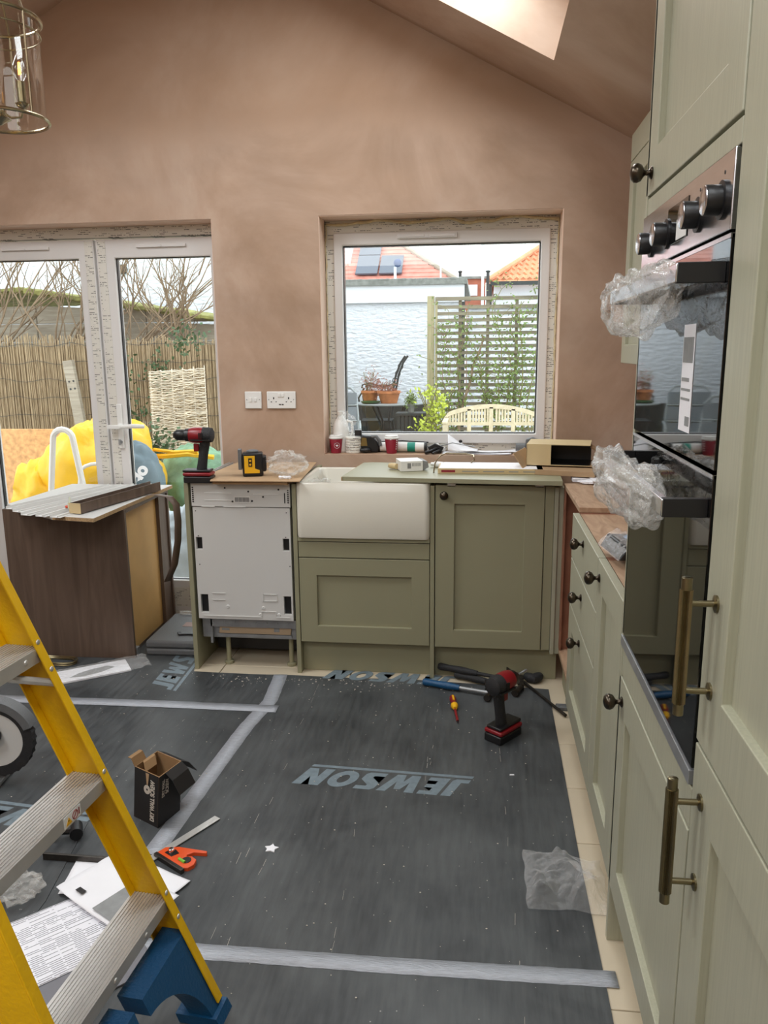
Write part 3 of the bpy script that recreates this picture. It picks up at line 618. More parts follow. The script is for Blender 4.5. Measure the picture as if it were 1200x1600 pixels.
# fridge housing next to the tower
YH = YT-W-0.002
t = run('fridge_housing', 'tall olive double-door cupboard with ribbed brass handles nearest the camera', YH)
b = MB(); b.box(0, 0.024, 0.1, 0.018, 0.42, 2.27); b.box(0.58, 0.024, 0.1, 0.598, 0.42, 2.27); b.box(0.018, 0.024, 0.15, 0.58, 0.42, 0.168); b.box(0.018, 0.40, 0.168, 0.58, 0.42, 2.252); b.box(0.018, 0.024, 2.252, 0.58, 0.42, 2.27); build(b, 'carcass', 'olive', t, smooth=0)
def bar(px, z0, z1, parent):
    b = MB(); prof = []
    n = 40; rings = []
    b.lathe([(0.0055, z0-0.018), (0.0075, z0-0.017), (0.0075, z0), (0.0065, z0+0.001)], 24, T(px, -0.042, 0)); b.lathe([(0.0065, z1-0.001), (0.0075, z1), (0.0075, z1+0.017), (0.0055, z1+0.018)], 24, T(px, -0.042, 0))
    A = [[b.v((px+(0.0085+0.0008*((i % 2)*2-1))*math.cos(2*PI*i/n), -0.042+(0.0085+0.0008*((i % 2)*2-1))*math.sin(2*PI*i/n), z)) for i in range(n)] for z in (z0, z1)]
    for i in range(n): b.f([A[0][i], A[0][(i+1) % n], A[1][(i+1) % n], A[1][i]])
    b.f(A[0]); b.f(A[1])
    for z in (z0+0.02, z1-0.02): b.cyl((px, -0.036, z), (px, -0.003, z), 0.0048, n=14); b.lathe([(0.0125, 0), (0.0125, 0.003), (0.007, 0.005)], 20, T(px, -0.0, z) @ RX(PI/2))
    build(b, 'handle', 'brass', parent, smooth=30)
d = shaker(0.004, 0.155, 0.594, 0.852, t, w=0.10); bar(0.052, 0.628, 0.80, d)
d = shaker(0.004, 0.858, 0.594, 2.265, t, w=0.10); bar(0.052, 0.935, 1.105, d)
b = MB(); b.box(1.19, YH-0.598, 0.0005, 1.205, YH, 0.099); tag(build(b, 'plinth', 'oliveflat', smooth=0), 'olive plinth board below the fridge cupboard', 'plinth', 'olive plinths')
# wall cupboard beyond the tower
t = thing('wall_cabinet', 'olive wall cupboard hung between the oven tower and the back wall', 'cabinet', (1.40, 0.21, 1.37), -PI/2)
b = MB(); b.box(0, 0.022, 0.0, 0.018, 0.325, 0.79); b.box(0.582, 0.022, 0.0, 0.6, 0.325, 0.79); b.box(0.018, 0.022, 0, 0.582, 0.325, 0.018); b.box(0.018, 0.31, 0.018, 0.582, 0.325, 0.79); b.box(0.018, 0.022, 0.772, 0.582, 0.2, 0.79); build(b, 'carcass', 'redwood', t, smooth=0)
shaker(0.0, 0.0, 0.6, 0.79, t, w=0.075)
slab(0.0, 0.794, 0.6, 0.895, t, 'cornice')
t2 = thing('wall_cabinet', 'olive wall cupboard mostly hidden behind the oven tower knob', 'cabinet', (1.40, -0.392, 1.37), -PI/2)
b = MB(); b.box(0, 0.022, 0.0, 0.018, 0.325, 0.79); b.box(0.582, 0.022, 0.0, 0.6, 0.325, 0.79); b.box(0.018, 0.022, 0, 0.582, 0.325, 0.018); b.box(0.018, 0.31, 0.018, 0.582, 0.325, 0.77); b.box(0.018, 0.022, 0.772, 0.582, 0.3, 0.79); build(b, 'carcass', 'redwood', t2, smooth=0)
shaker(0.0, 0.0, 0.6, 0.79, t2, w=0.075); slab(0.0, 0.794, 0.6, 0.895, t2, 'cornice')
# ------------------------------------------------------------------ floor protection, tapes, prints
b = MB()
edge = [(1.115, -4.0), (1.117, -1.7), (1.113, -1.2), (1.118, -0.6), (1.121, -0.07), (0.9, -0.052), (0.52, -0.024), (0.3, -0.035), (0.0, -0.03), (-0.2, -0.037), (-0.47, -0.032), (-0.49, 0.05), (-0.5, 0.55), (-2.7, 0.55), (-2.7, -4.0)]
b.prism(edge, 0.0006, 0.003, ax='z')
m = M['sheet'] = mat('black_floor_sheet', (60, 62, 65), 0.42, spec=0.45)
tc = N(m, 'TexCoord'); mp = N(m, 'Mapping'); mp.inputs['Scale'].default_value = (20, 2.6, 1); L(m, tc.outputs['Object'], mp.inputs[0])
n1 = N(m, 'TexNoise'); n1.inputs['Scale'].default_value = 3; n1.inputs['Detail'].default_value = 8; L(m, mp.outputs[0], n1.inputs[0])
n2 = N(m, 'TexNoise'); n2.inputs['Scale'].default_value = 3.2; n2.inputs['Detail'].default_value = 7; n2.inputs['Distortion'].default_value = 0.6; L(m, tc.outputs['Object'], n2.inputs[0])
ad = N(m, 'Math'); ad.operation = 'MULTIPLY_ADD'; ad.inputs[1].default_value = 0.55; L(m, n1.outputs['Fac'], ad.inputs[0]); L(m, n2.outputs['Fac'], ad.inputs[2])
mr = N(m, 'MapRange'); mr.inputs['From Min'].default_value = 0.5; mr.inputs['From Max'].default_value = 1.1; L(m, ad.outputs[0], mr.inputs[0])
cr = N(m, 'ValToRGB'); cr.color_ramp.elements[0].color = (*s2l((44, 47, 50)), 1); cr.color_ramp.elements[1].color = (*s2l((92, 95, 96)), 1); L(m, mr.outputs[0], cr.inputs[0])
vo = N(m, 'TexVoronoi'); vo.inputs['Scale'].default_value = 30; L(m, tc.outputs['Object'], vo.inputs[0])
lt = N(m, 'Math'); lt.operation = 'LESS_THAN'; lt.inputs[1].default_value = 0.055; L(m, vo.outputs['Distance'], lt.inputs[0])
n3 = N(m, 'TexNoise'); n3.inputs['Scale'].default_value = 9; L(m, tc.outputs['Object'], n3.inputs[0])
g3 = N(m, 'Math'); g3.operation = 'GREATER_THAN'; g3.inputs[1].default_value = 0.53; L(m, n3.outputs['Fac'], g3.inputs[0])
mm = N(m, 'Math'); mm.operation = 'MULTIPLY'; L(m, lt.outputs[0], mm.inputs[0]); L(m, g3.outputs[0], mm.inputs[1])
mm2 = N(m, 'Math'); mm2.operation = 'MULTIPLY'; mm2.inputs[1].default_value = 0.6; L(m, mm.outputs[0], mm2.inputs[0])
mx = N(m, 'MixRGB'); mx.inputs[2].default_value = (*s2l((180, 178, 172)), 1); L(m, mm2.outputs[0], mx.inputs[0]); L(m, cr.outputs[0], mx.inputs[1]); L(m, mx.outputs[0], P(m).inputs['Base Color'])
rg = N(m, 'MapRange'); rg.inputs['To Min'].default_value = 0.34; rg.inputs['To Max'].default_value = 0.62; L(m, n1.outputs['Fac'], rg.inputs[0]); L(m, rg.outputs[0], P(m).inputs['Roughness'])
bp = N(m, 'Bump'); bp.inputs['Strength'].default_value = 0.25; bp.inputs['Distance'].default_value = 0.004; L(m, n1.outputs['Fac'], bp.inputs['Height']); L(m, bp.outputs[0], P(m).inputs['Normal'])
sheet = build(b, 'floor_sheet', 'sheet', smooth=0); tag(sheet, 'black protective sheet taped over the tiled floor', 'floor covering')
b = MB(); b.prism([(-2.7, -1.085), (-0.62, -1.10), (-0.45, -1.12), (-0.38, -1.2), (-0.32, -1.55), (-0.3, -2.2), (-0.28, -4.0), (-2.7, -4.0)], 0.0032, 0.005, ax='z')
s2 = build(b, 'floor_sheet', 'sheet', smooth=0); tag(s2, 'second black protective sheet overlapping under the yellow ladder', 'floor covering')
# pale words printed on the sheet
ZP = 0.0032
GL = {'J': (0.46, [(0, 0), (0.36, 0), (0.44, 0.1), (0.44, 1), (0.19, 1), (0.19, 0.2), (0, 0.2)]),
 'E': (0.54, [(0, 0), (.52, 0), (.52, .2), (.26, .2), (.26, .4), (.48, .4), (.48, .6), (.26, .6), (.26, .8), (.52, .8), (.52, 1), (0, 1)]),
 'W': (0.98, [(0, 1), (.24, 1), (.31, .42), (.40, .85), (.56, .85), (.65, .42), (.72, 1), (.96, 1), (.79, 0), (.56, 0), (.48, .4), (.40, 0), (.17, 0)]),
 'S': (0.56, [(0, 0), (.46, 0), (.54, .1), (.54, .42), (.26, .72), (.26, .8), (.52, .8), (.52, 1), (.08, 1), (0, .9), (0, .6), (.28, .3), (.28, .2), (0, .2)]),
 'N': (0.72, [(0, 0), (.25, 0), (.25, .5), (.45, 0), (.70, 0), (.70, 1), (.45, 1), (.45, .5), (.25, 1), (0, 1)])}
def word(s, cx, cy, rot, h, par, ln=True, sx=1.22, z=ZP):
    tot = sum(0.74 if c == 'O' else GL[c][0] for c in s)+0.07*(len(s)-1); X = T(cx, cy, z) @ RZ(rot); x = -tot/2
    pt = lambda a, q: X @ Vector(((a+0.30*(q-0.5))*sx*h, (q-0.5)*h, 0))
    for c in s:
        b = MB()
        if c == 'O':
            n = 28; A = [b.v(pt(x+0.36+0.36*math.cos(2*PI*i/n), 0.5+0.5*math.sin(2*PI*i/n))) for i in range(n)]; B = [b.v(pt(x+0.36+0.14*math.cos(2*PI*i/n), 0.5+0.25*math.sin(2*PI*i/n))) for i in range(n)]
            for i in range(n): b.f([A[i], A[(i+1) % n], B[(i+1) % n], B[i]])
            x += 0.81
        else:
            b.f([b.v(pt(x+a, q)) for a, q in GL[c][1]]); x += GL[c][0]+0.07
        bmesh.ops.triangulate(b.bm, faces=b.bm.faces[:]); bmesh.ops.recalc_face_normals(b.bm, faces=b.bm.faces)
        build(b, 'printed_letter', 'logo', par, smooth=0)
    if ln:
        b = MB(); b.f([b.v(pt(a, q)) for a, q in ((-tot/2, -0.24), (tot/2, -0.24), (tot/2, -0.10), (-tot/2, -0.10))]); build(b, 'underline', 'logo', par, smooth=0)
word('JEWSON', 0.497, -0.872, PI-0.045, 0.106, sheet)
word('JEWSON', 0.43, -0.012, PI-0.05, 0.106, sheet, ln=False)
word('JEWSON', -0.565, 0.06, PI/2+0.05, 0.106, sheet)
word('JEWSON', -0.68, -1.20, PI-0.1, 0.106, s2, z=0.0052)
# cracked dust lines
b = MB()
for (x0, y0, x1, y1) in ((0.64, -0.13, 0.65, -1.25), (0.66, -0.13, 0.655, -0.9), (0.13, -0.05, 0.14, -1.75), (0.145, -0.3, 0.165, -1.7), (0.22, -1.2, 0.20, -2.2), (-0.33, -0.45, -0.42, -1.05), (0.9, -0.6, 0.93, -2.0), (0.45, -1.1, 0.5, -2.3)):
    for i in range(26):
        if random.random() < 0.72: continue
        t0, t1 = i/26, (i+0.8)/26; xx = x0+(x1-x0)*t0+random.uniform(-.002, .002); xy = x0+(x1-x0)*t1+random.uniform(-.002, .002)
        ya, yb = y0+(y1-y0)*t0, y0+(y1-y0)*t1; q = random.uniform(0.0002, 0.0005)
        V = [b.v((xx-q, ya, 0.0032)), b.v((xx+q, ya, 0.0032)), b.v((xy+q, yb, 0.0032)), b.v((xy-q, yb, 0.0032))]; b.f(V)
o = build(b, 'dust_line', 'dust', sheet, smooth=0); o['kind'] = 'stuff'
# dust and plaster crumbs
b = MB()
for i in range(520):
    x = random.uniform(-0.8, 1.1); y = random.uniform(-2.4, -0.05); r = random.choice((0.0008, 0.001, 0.0014, 0.0022)); 
    b.ball((x, y, 0.0032+r*0.5), r, 6, (1.3, 1, 0.5))
for i in range(160):
    x = random.gauss(0.1, 0.35); y = -0.06-abs(random.gauss(0, 0.05)); r = random.choice((0.001, 0.0016, 0.003)); b.ball((x, y, 0.0032+r*0.4), r, 6, (1.3, 1, 0.5))
tag(build(b, 'plaster_crumbs', 'dust', smooth=0), 'scattered pale plaster crumbs across the black sheet', 'debris', kind='stuff')
def tape(label, pts, wd, z=0.0036):
    b = MB(); n = len(pts)-1; P2 = []
    L_ = []
    for i in range(25*n+1):
        k = min(n-1, i//25); t = i/25-k; p = Vector(pts[k]).lerp(Vector(pts[k+1]), t); d = (Vector(pts[k+1])-Vector(pts[k])).normalized(); nn = Vector((-d.y, d.x))
        hgt = 0.0002+0.0005*abs(nz((p.x*14, p.y*14, 0)))
        e = 0.0018*nz((p.x*30, p.y*30, 5))
        L_.append([b.v((p.x+nn.x*(wd/2+e), p.y+nn.y*(wd/2+e), z)), b.v((p.x, p.y, z+hgt)), b.v((p.x-nn.x*(wd/2-e), p.y-nn.y*(wd/2-e), z))])
    for A, B in zip(L_, L_[1:]): b.f([A[0], A[1], B[1], B[0]]); b.f([A[1], A[2], B[2], B[1]])
    return tag(build(b, 'duct_tape', 'tape', smooth=60, solid=0.0004), label, 'tape', 'silver tape on the floor sheet')
tape('silver tape strip running away beside the screw carton', [(-0.118, -1.33), (-0.075, -0.55), (-0.04, -0.30), (-0.062, -0.03)], 0.062)
tape('silver tape strip crossing left behind the ladder', [(-2.2, -0.30), (-1.19, -0.392), (-0.5, -0.375), (0.01, -0.373)], 0.062, 0.0048)
tape('silver tape strip across the front, nearest the camera', [(-0.6, -1.66), (0.14, -1.678), (0.60, -1.672), (1.145, -1.657)], 0.050)

# ------------------------------------------------------------------ the yellow stepladder
OX, OY, LA, TL, TP, FW, WD, Z1, DZ, HS, TD, LW = 0.2762, -1.8322, 0.0756, 0.3951, 0.0543, 0.0224, 0.1072, 0.2863, 0.2828, 0.029, 0.0838, 0.4425
t = thing('stepladder', 'yellow fibreglass stepladder with ribbed aluminium steps and blue feet', 'ladder', (OX, OY, 0.004))
sv = Vector((math.sin(LA), math.cos(LA), 0)); nv = Vector((-math.cos(LA), math.sin(LA), 0)); zv = Vector((0, 0, 1)); O = Vector((OX, OY, 0))
HT = 1.93
def Sf(z): return O + z*(zv + TL*nv - TP*sv)
def Nf(z): return O - LW*sv + z*(zv + TL*nv + TP*sv)
def hexa(b, A, B, C_, D):   # box from 4 lower + 4 upper by edges: A,B,C,D each (lower, upper)
    lo = [b.v(p[0]) for p in (A, B, C_, D)]; up = [b.v(p[1]) for p in (A, B, C_, D)]
    for i in range(4): b.f([lo[i], lo[(i+1) % 4], up[(i+1) % 4], up[i]])
    b.f(lo[::-1]); b.f(up)
def channel(fn, sgn, z0, z1, dep, th, fwid, nd):
    """C section rail: web across the depth, flanges at front and back pointing inwards (towards -sgn*s)"""
    b = MB(); inn = -sgn*sv
    def q(z, a, c): return fn(z) + inn*a + nd*c
    def bx(a0, a1, c0, c1):
        hexa(b, (q(z0, a0, c0), q(z1, a0, c0)), (q(z0, a1, c0), q(z1, a1, c0)), (q(z0, a1, c1), q(z1, a1, c1)), (q(z0, a0, c1), q(z1, a0, c1)))
    bx(0, th, th, dep-th); bx(0, fwid, 0, th); bx(0, fwid, dep-th, dep)
    return b
build(channel(Sf, 1, 0.035, HT, 0.085, 0.0045, FW, nv), 'stile', 'yellow', t, world=True, smooth=0, bevel=0.001)
build(channel(Nf, -1, 0.035, HT, 0.085, 0.0045, FW, nv), 'stile', 'yellow', t, world=True, smooth=0, bevel=0.001)
for i in range(6):
    z = Z1+i*DZ
    A = Sf(z) - sv*0.006; B_ = Nf(z) + sv*0.006
    b = MB(); Ls = (A-B_).length; X = Matrix((sv, nv, zv)).transposed().to_4x4(); X.translation = B_ + nv*0.003
    b.box(0, 0, -HS, Ls, 0.003, 0, X=X); b.box(0, 0.003, -0.003, Ls, TD, 0, X=X); b.box(0, TD-0.003, -0.022, Ls, TD, -0.003, X=X)
    for k in range(11): b.box(0.0, 0.004+k*0.0072, 0, Ls, 0.0072+k*0.0072, 0.0016, X=X)
    st = build(b, 'step', 'alu', t, world=True, smooth=0)
    if i == 0:
        for k in (0.10, 0.22):
            b = MB(); b.lathe([(0.006, 0), (0.005, 0.002), (0.001, 0.003)], 12, X @ T(Ls-k, 0, -HS*0.5) @ RX(PI/2)); build(b, 'rivet', 'alu', st, world=True)
    if i == 2:
        b = MB(); b.lathe([(0.006, 0), (0.005, 0.002), (0.001, 0.003)], 12, X @ T(Ls-0.05, 0, -HS*0.5) @ RX(PI/2)); build(b, 'rivet', 'alu', st, world=True)
    if i == 1:
        b = MB(); b.box(Ls-0.155, -0.0012, -HS+0.003, Ls-0.10, -0.0003, -0.003, X=X); wl = build(b, 'warning_label', 'white', st, world=True, smooth=0)
        b = MB(); x0 = Ls-0.150; b.prism([(x0, -HS+0.006), (x0+0.020, -HS+0.006), (x0+0.010, -0.008)], -0.0018, -0.0012, X=X)
        build(b, 'warning_label', 'screwyellow', st, world=True, smooth=0)
        b = MB(); x0 = Ls-0.141; b.prism([(x0-0.0012, -HS+0.013), (x0+0.0012, -HS+0.013), (x0+0.0012, -0.013), (x0-0.0012, -0.013)], -0.0022, -0.0018, X=X); build(b, 'warning_label', 'black', st, world=True, smooth=0)
        b = MB(); xm = Ls-0.119
        pts = [X @ Vector((xm+0.0085*math.cos(a), -0.0015, -HS/2+0.0085*math.sin(a))) for a in (2*PI*j/20 for j in range(20))]; b.tube(pts, 0.0009, 6, closed=True)
        b.tube([X @ Vector((xm-0.006, -0.0015, -HS/2-0.006)), X @ Vector((xm+0.006, -0.0015, -HS/2+0.006))], 0.0009, 6)
        b.box(Ls-0.107, -0.0018, -HS+0.008, Ls-0.1045, -0.0012, -0.007, X=X); build(b, 'warning_label', 'red', st, world=True)
    for fn, sg in ((Sf, 1), (Nf, -1)):
        for dz in (0.012, -0.045):
            if dz < 0 and i != 2 and i != 0: continue
            c = fn(z+dz) - sg*sv*0.011; b = MB(); Xr = Matrix((sv, zv, -nv)).transposed().to_4x4(); Xr.translation = c
            b.lathe([(0.006, 0), (0.0052, 0.002), (0.001, 0.0035)], 12, Xr); build(b, 'rivet', 'alu', t, world=True)
# diagonal aluminium braces under the third step
for fn, sg in ((Sf, 1), (Nf, -1)):
    zz = Z1+2*DZ; a = fn(zz-0.075) - sg*sv*0.012 + nv*0.010; c = fn(zz-HS) - sg*sv*0.10 + nv*0.05
    b = MB(); b.tube([a, a.lerp(c, 0.5)+nv*0.002, c], 0.008, 8); build(b, 'brace', 'alu', t, world=True)
# blue feet with curved gusset
for fn, sg in ((Sf, 1), (Nf, -1)):
    b = MB(); inn = -sg*sv; f0 = fn(0)
    def q(u, z, c): return f0 + zv*z + inn*(u + TP*z) + nv*(TL*z + c)
    inner = [(0.050, 0.0)] + [(0.050+0.145*(1-math.cos(PI/2*k/12)), 0.02+0.145*math.sin(PI/2*k/12)) for k in range(13)]
    outer = [(0.0, 0.0)] + [((0.0, 0.02+0.182*k/6) if k <= 6 else (0.195*(k-6)/6, 0.202)) for k in range(13)]
    c0, c1 = 0.006, 0.060
    I0 = [b.v(q(u, z, c0)) for u, z in inner]; O0_ = [b.v(q(u, z, c0)) for u, z in outer]; I1 = [b.v(q(u, z, c1)) for u, z in inner]; O1_ = [b.v(q(u, z, c1)) for u, z in outer]
    for k in range(13):
        b.f([I0[k], I0[k+1], O0_[k+1], O0_[k]]); b.f([I1[k], I1[k+1], O1_[k+1], O1_[k]]); b.f([I0[k], I0[k+1], I1[k+1], I1[k]]); b.f([O0_[k], O0_[k+1], O1_[k+1], O1_[k]])
    b.f([I0[13], O0_[13], O1_[13], I1[13]])
    hexa(b, (q(-0.006, 0.0, -0.005), q(-0.006, 0.026, -0.004)), (q(0.056, 0.0, -0.005), q(0.056, 0.026, -0.004)), (q(0.056, 0.0, 0.092), q(0.056, 0.026, 0.090)), (q(-0.006, 0.0, 0.092), q(-0.006, 0.026, 0.090)))
    build(b, 'foot', 'blue', t, world=True, smooth=30)
# top platform and rear frame
top = Sf(HT); tn = Nf(HT)
X = Matrix((sv, nv, zv)).transposed().to_4x4(); X.translation = tn - sv*0.01
b = MB(); b.box(0, -0.02, -0.03, (top-tn).length+0.02, 0.14, 0.012, X=X); build(b, 'top_platform', 'blue', t, world=True, smooth=0, bevel=0.006)
for fn, sg in ((Sf, 1), (Nf, -1)):
    tp = fn(HT-0.03)+nv*0.10; ft = fn(0) + nv*(TL*HT+0.78) + sg*sv*0.03; ft.z = 0.03
    b = MB(); d = (ft-tp).normalized(); e = d.cross(sv).normalized()
    def bx(a0, a1, c0, c1):
        hexa(b, *[(ft + sv*a + e*c, tp + sv*a + e*c) for a, c in ((a0, c0), (a1, c0), (a1, c1), (a0, c1))])
    bx(-0.002, 0.002, -0.02, 0.02); bx(-0.002 if sg < 0 else -0.02, 0.02 if sg < 0 else 0.002, -0.024, -0.02)
    build(b, 'rear_leg', 'yellow', t, world=True, smooth=0)
    b = MB(); b.cyl(ft-Vector((0, 0, 0.026)), ft+Vector((0, 0, 0.02)), 0.03, 0.026, 14); build(b, 'foot', 'blue', t, world=True)
for k in (0.3, 0.6):
    tp = [fn(HT-0.03)+nv*0.10 for fn in (Sf, Nf)]; ft = [fn(0) + nv*(TL*HT+0.78) for fn in (Sf, Nf)]
    b = MB(); b.tube([ft[0].lerp(tp[0], k), ft[1].lerp(tp[1], k)], 0.012, 8); build(b, 'cross_brace', 'alu', t, world=True)

# ------------------------------------------------------------------ lantern pendant
PX, PY = -0.316, -1.4
t = thing('pendant_lantern', 'glass cylinder lantern with brass rings and candle bulbs hanging top left', 'pendant light', (PX, PY, 1.97))
RL = 0.108; ZT = 0.215
for z, r, k in ((0.0, RL, 0.0042), (ZT, RL, 0.0042), (ZT-0.03, RL*0.97, 0.0018)):
    b = MB(); b.tube([(r*math.cos(a), r*math.sin(a), z) for a in (2*PI*i/48 for i in range(48))], k, 8, closed=True); build(b, 'ring', 'nickel', t)
b = MB(); n = 48
A = [[b.v(((RL-0.006)*math.cos(2*PI*i/n), (RL-0.006)*math.sin(2*PI*i/n), z)) for i in range(n)] for z in (0.004, ZT-0.002)]
for i in range(n): b.f([A[0][i], A[0][(i+1) % n], A[1][(i+1) % n], A[1][i]])
build(b, 'glass_cylinder', mat_glass('lantern_glass', (0.97, 0.98, 0.97), 1.6), t, smooth=60)
for i in range(3):
    a = 2*PI*i/3-0.35
    b = MB(); b.tube([(RL*math.cos(a), RL*math.sin(a), 0.0), (RL*math.cos(a), RL*math.sin(a), ZT)], 0.0028, 8)
    arc = [(RL*math.cos(a)*(1-s)**0.8, RL*math.sin(a)*(1-s)**0.8, ZT+0.14*math.sin(s*PI/2)) for s in (j/14 for j in range(15))]; b.tube(arc, 0.0030, 8); build(b, 'upright', 'nickel', t)
    a2 = a+1.0; cx, cy = 0.052*math.cos(a2), 0.052*math.sin(a2)
    b = MB(); b.tube([(0, 0, 0.02), (cx*0.5, cy*0.5, 0.008), (cx*0.9, cy*0.9, 0.012), (cx, cy, 0.03)], 0.003, 8); b.lathe([(0.003, 0.03), (0.013, 0.036), (0.016, 0.042), (0.008, 0.045)], 18, T(cx, cy, 0)); build(b, 'arm', 'nickel', t)
    b = MB(); b.lathe([(0.0095, 0.045), (0.0095, 0.09)], 20, T(cx, cy, 0)); cd = build(b, 'candle_tube', 'brass', t)
    b = MB(); b.lathe([(0.006, 0.09), (0.014, 0.102), (0.0165, 0.115), (0.013, 0.13), (0.006, 0.145), (0.001, 0.151)], 18, T(cx, cy, 0), cap=False); build(b, 'bulb', mat_glass('bulb_glass', (1, 1, 1), 1.2), t, smooth=60)
    b = MB()
    for k in (-0.003, 0.0, 0.003): b.tube([(cx+k, cy, 0.105), (cx+k*0.6, cy, 0.132)], 0.0011, 6)
    build(b, 'filament', 'amber', t)
b = MB(); b.ball((0, 0, 0.018), 0.014, 14); b.lathe([(0.002, -0.012), (0.01, -0.006), (0.025, 0.002), (0.012, 0.008)], 20); b.tube([(0, 0, 0.01), (0, 0, ZT+0.14)], 0.003, 8); build(b, 'centre_stem', 'nickel', t)
b = MB(); ztop = zc(PX)-1.97
k = 0; z = ZT+0.145
while z < ztop-0.05:
    X = T(0, 0, z) @ RZ(PI/2*(k % 2)); b.tube([X @ Vector((0.008*math.cos(a), 0, 0.013*math.sin(a))) for a in (2*PI*i/10 for i in range(10))], 0.0018, 5, closed=True); z += 0.0215; k += 1
o = build(b, 'chain', 'nickel', t); o['kind'] = 'stuff'
b = MB(); b.lathe([(0.05, ztop-0.03), (0.052, ztop-0.02), (0.045, ztop-0.012), (0.0, ztop+0.0)][0:3]+[(0.04, ztop+0.02)], 24); build(b, 'ceiling_rose', 'nickel', t)
# ------------------------------------------------------------------ things on the worktops and the sill
b = MB(); poly = [(-0.335, -0.055), (0.055, -0.045), (0.03, 0.30), (0.01, 0.53), (-0.385, 0.53), (-0.40, 0.2)]
b.prism(poly, 0.8865, 0.8905, ax='z'); o = build(b, 'cardboard_sheet', 'card', smooth=0, bevel=0.001); tag(o, 'flat brown cardboard sheet lying over the top of the dishwasher', 'cardboard')
b = MB(); b.box(-0.33, -0.04, 0.873, 0.0, 0.5, 0.886); o = build(b, 'cardboard_layer', 'cardin', o, world=True, smooth=0)
b = MB(); b.box(-0.445, 0.07, 0.873, -0.41, 0.56, 0.876); b.box(-0.445, 0.07, 0.876, -0.442, 0.56, 0.884); b.box(-0.43, 0.07, 0.876, -0.427, 0.56, 0.884); tag(build(b, 'metal_trim', 'alu', smooth=0), 'silver metal trim strip lying behind the drill on the dishwasher', 'trim')

def power_tool(name, label, loc, rz, tilt=0.0, impact=False, k=1.0):
    t = thing(name, label, 'drill', loc, rot=(0, 0, rz)); H = 0.185*k
    # battery, local z=0 at its base, nose to -x
    b = MB(); b.box(-0.062*k, -0.036*k, 0.0, 0.062*k, 0.036*k, 0.030*k); build(b, 'battery', 'black', t, bevel=0.006*k, seg=3)
    b = MB(); b.box(-0.064*k, -0.037*k, 0.031*k, 0.060*k, 0.037*k, 0.046*k); build(b, 'battery_collar', 'red', t, bevel=0.005*k)
    b = MB(); b.box(-0.066*k, -0.030*k, 0.047*k, 0.056*k, 0.030*k, 0.058*k); build(b, 'foot_plate', 'black', t, bevel=0.004*k)
    b = MB(); n = 12; lay = []
    for s in range(7):
        q = s/6; zc_ = 0.055*k+(H-0.055*k)*q; cx = (0.012 + 0.022*q)*k + tilt*q; w_ = (0.021+0.006*abs(q-0.45))*k; d_ = 0.017*k
        lay.append([b.v((cx+w_*math.cos(2*PI*i/n), d_*math.sin(2*PI*i/n), zc_)) for i in range(n)])
    for A, B in zip(lay, lay[1:]):
        for i in range(n): b.f([A[i], A[(i+1) % n], B[(i+1) % n], B[i]])
    b.f(lay[0]); b.f(lay[-1]); build(b, 'grip', 'rubber', t)
    b = MB(); b.box(-0.018*k, -0.006*k, H-0.05*k, 0.006*k, 0.006*k, H-0.015*k); build(b, 'trigger', 'red', t, bevel=0.003*k)
    zb = H+0.022*k; Xb = T(0, 0, zb) @ RY(PI/2)
    b = MB(); b.lathe([(0.020*k, 0.072*k), (0.031*k, 0.066*k), (0.034*k, 0.045*k), (0.034*k, 0.028*k)], 24, Xb); build(b, 'motor_cap', 'rubber', t)
    b = MB(); b.lathe([(0.0335*k, 0.028*k), (0.0345*k, 0.01*k), (0.0335*k, -0.02*k), (0.030*k, -0.032*k)], 24, Xb); hb = build(b, 'housing', 'red', t)
    b = MB()
    for i in range(3): b.box((0.030-i*0.007)*k, -0.036*k, zb-0.012*k, (0.034-i*0.007)*k, 0.036*k, zb+0.012*k)
    b.box(-0.02*k, -0.0355*k, zb-0.022*k, 0.062*k, 0.0355*k, zb-0.016*k); build(b, 'vent_ribs', 'black', t)
    if impact:
        b = MB(); b.lathe([(0.030*k, -0.032*k), (0.026*k, -0.05*k), (0.014*k, -0.062*k), (0.010*k, -0.075*k)], 20, Xb); build(b, 'nose', 'black', t)
        b = MB(); b.lathe([(0.0035*k, -0.07*k), (0.0035*k, -0.11*k), (0.005*k, -0.112*k), (0.005*k, -0.132*k), (0.002*k, -0.137*k)], 8, Xb); build(b, 'driver_bit', 'zinc', t)
        b = MB(); b.tube([(-0.05*k, -0.04*k, 0.02*k), (-0.055*k, -0.052*k, 0.03*k), (-0.05*k, -0.055*k, 0.06*k), (-0.045*k, -0.045*k, 0.075*k)], 0.002, 6); build(b, 'belt_clip', 'zinc', t)
    else:
        b = MB(); b.lathe([(0.029*k, -0.033*k), (0.028*k, -0.05*k), (0.022*k, -0.054*k), (0.024*k, -0.058*k), (0.024*k, -0.088*k), (0.014*k, -0.103*k), (0.009*k, -0.105*k)], 20, Xb); build(b, 'chuck', 'black', t)
    return t
power_tool('cordless_drill', 'red and black cordless drill standing on the dishwasher corner', (-0.405, 0.012, 0.8725), 0.04, 0.0)
power_tool('impact_driver', 'red and black impact driver standing on the black floor sheet', (0.915, -0.515, 0.0033), math.radians(-128), 0.0, True, 1.08)

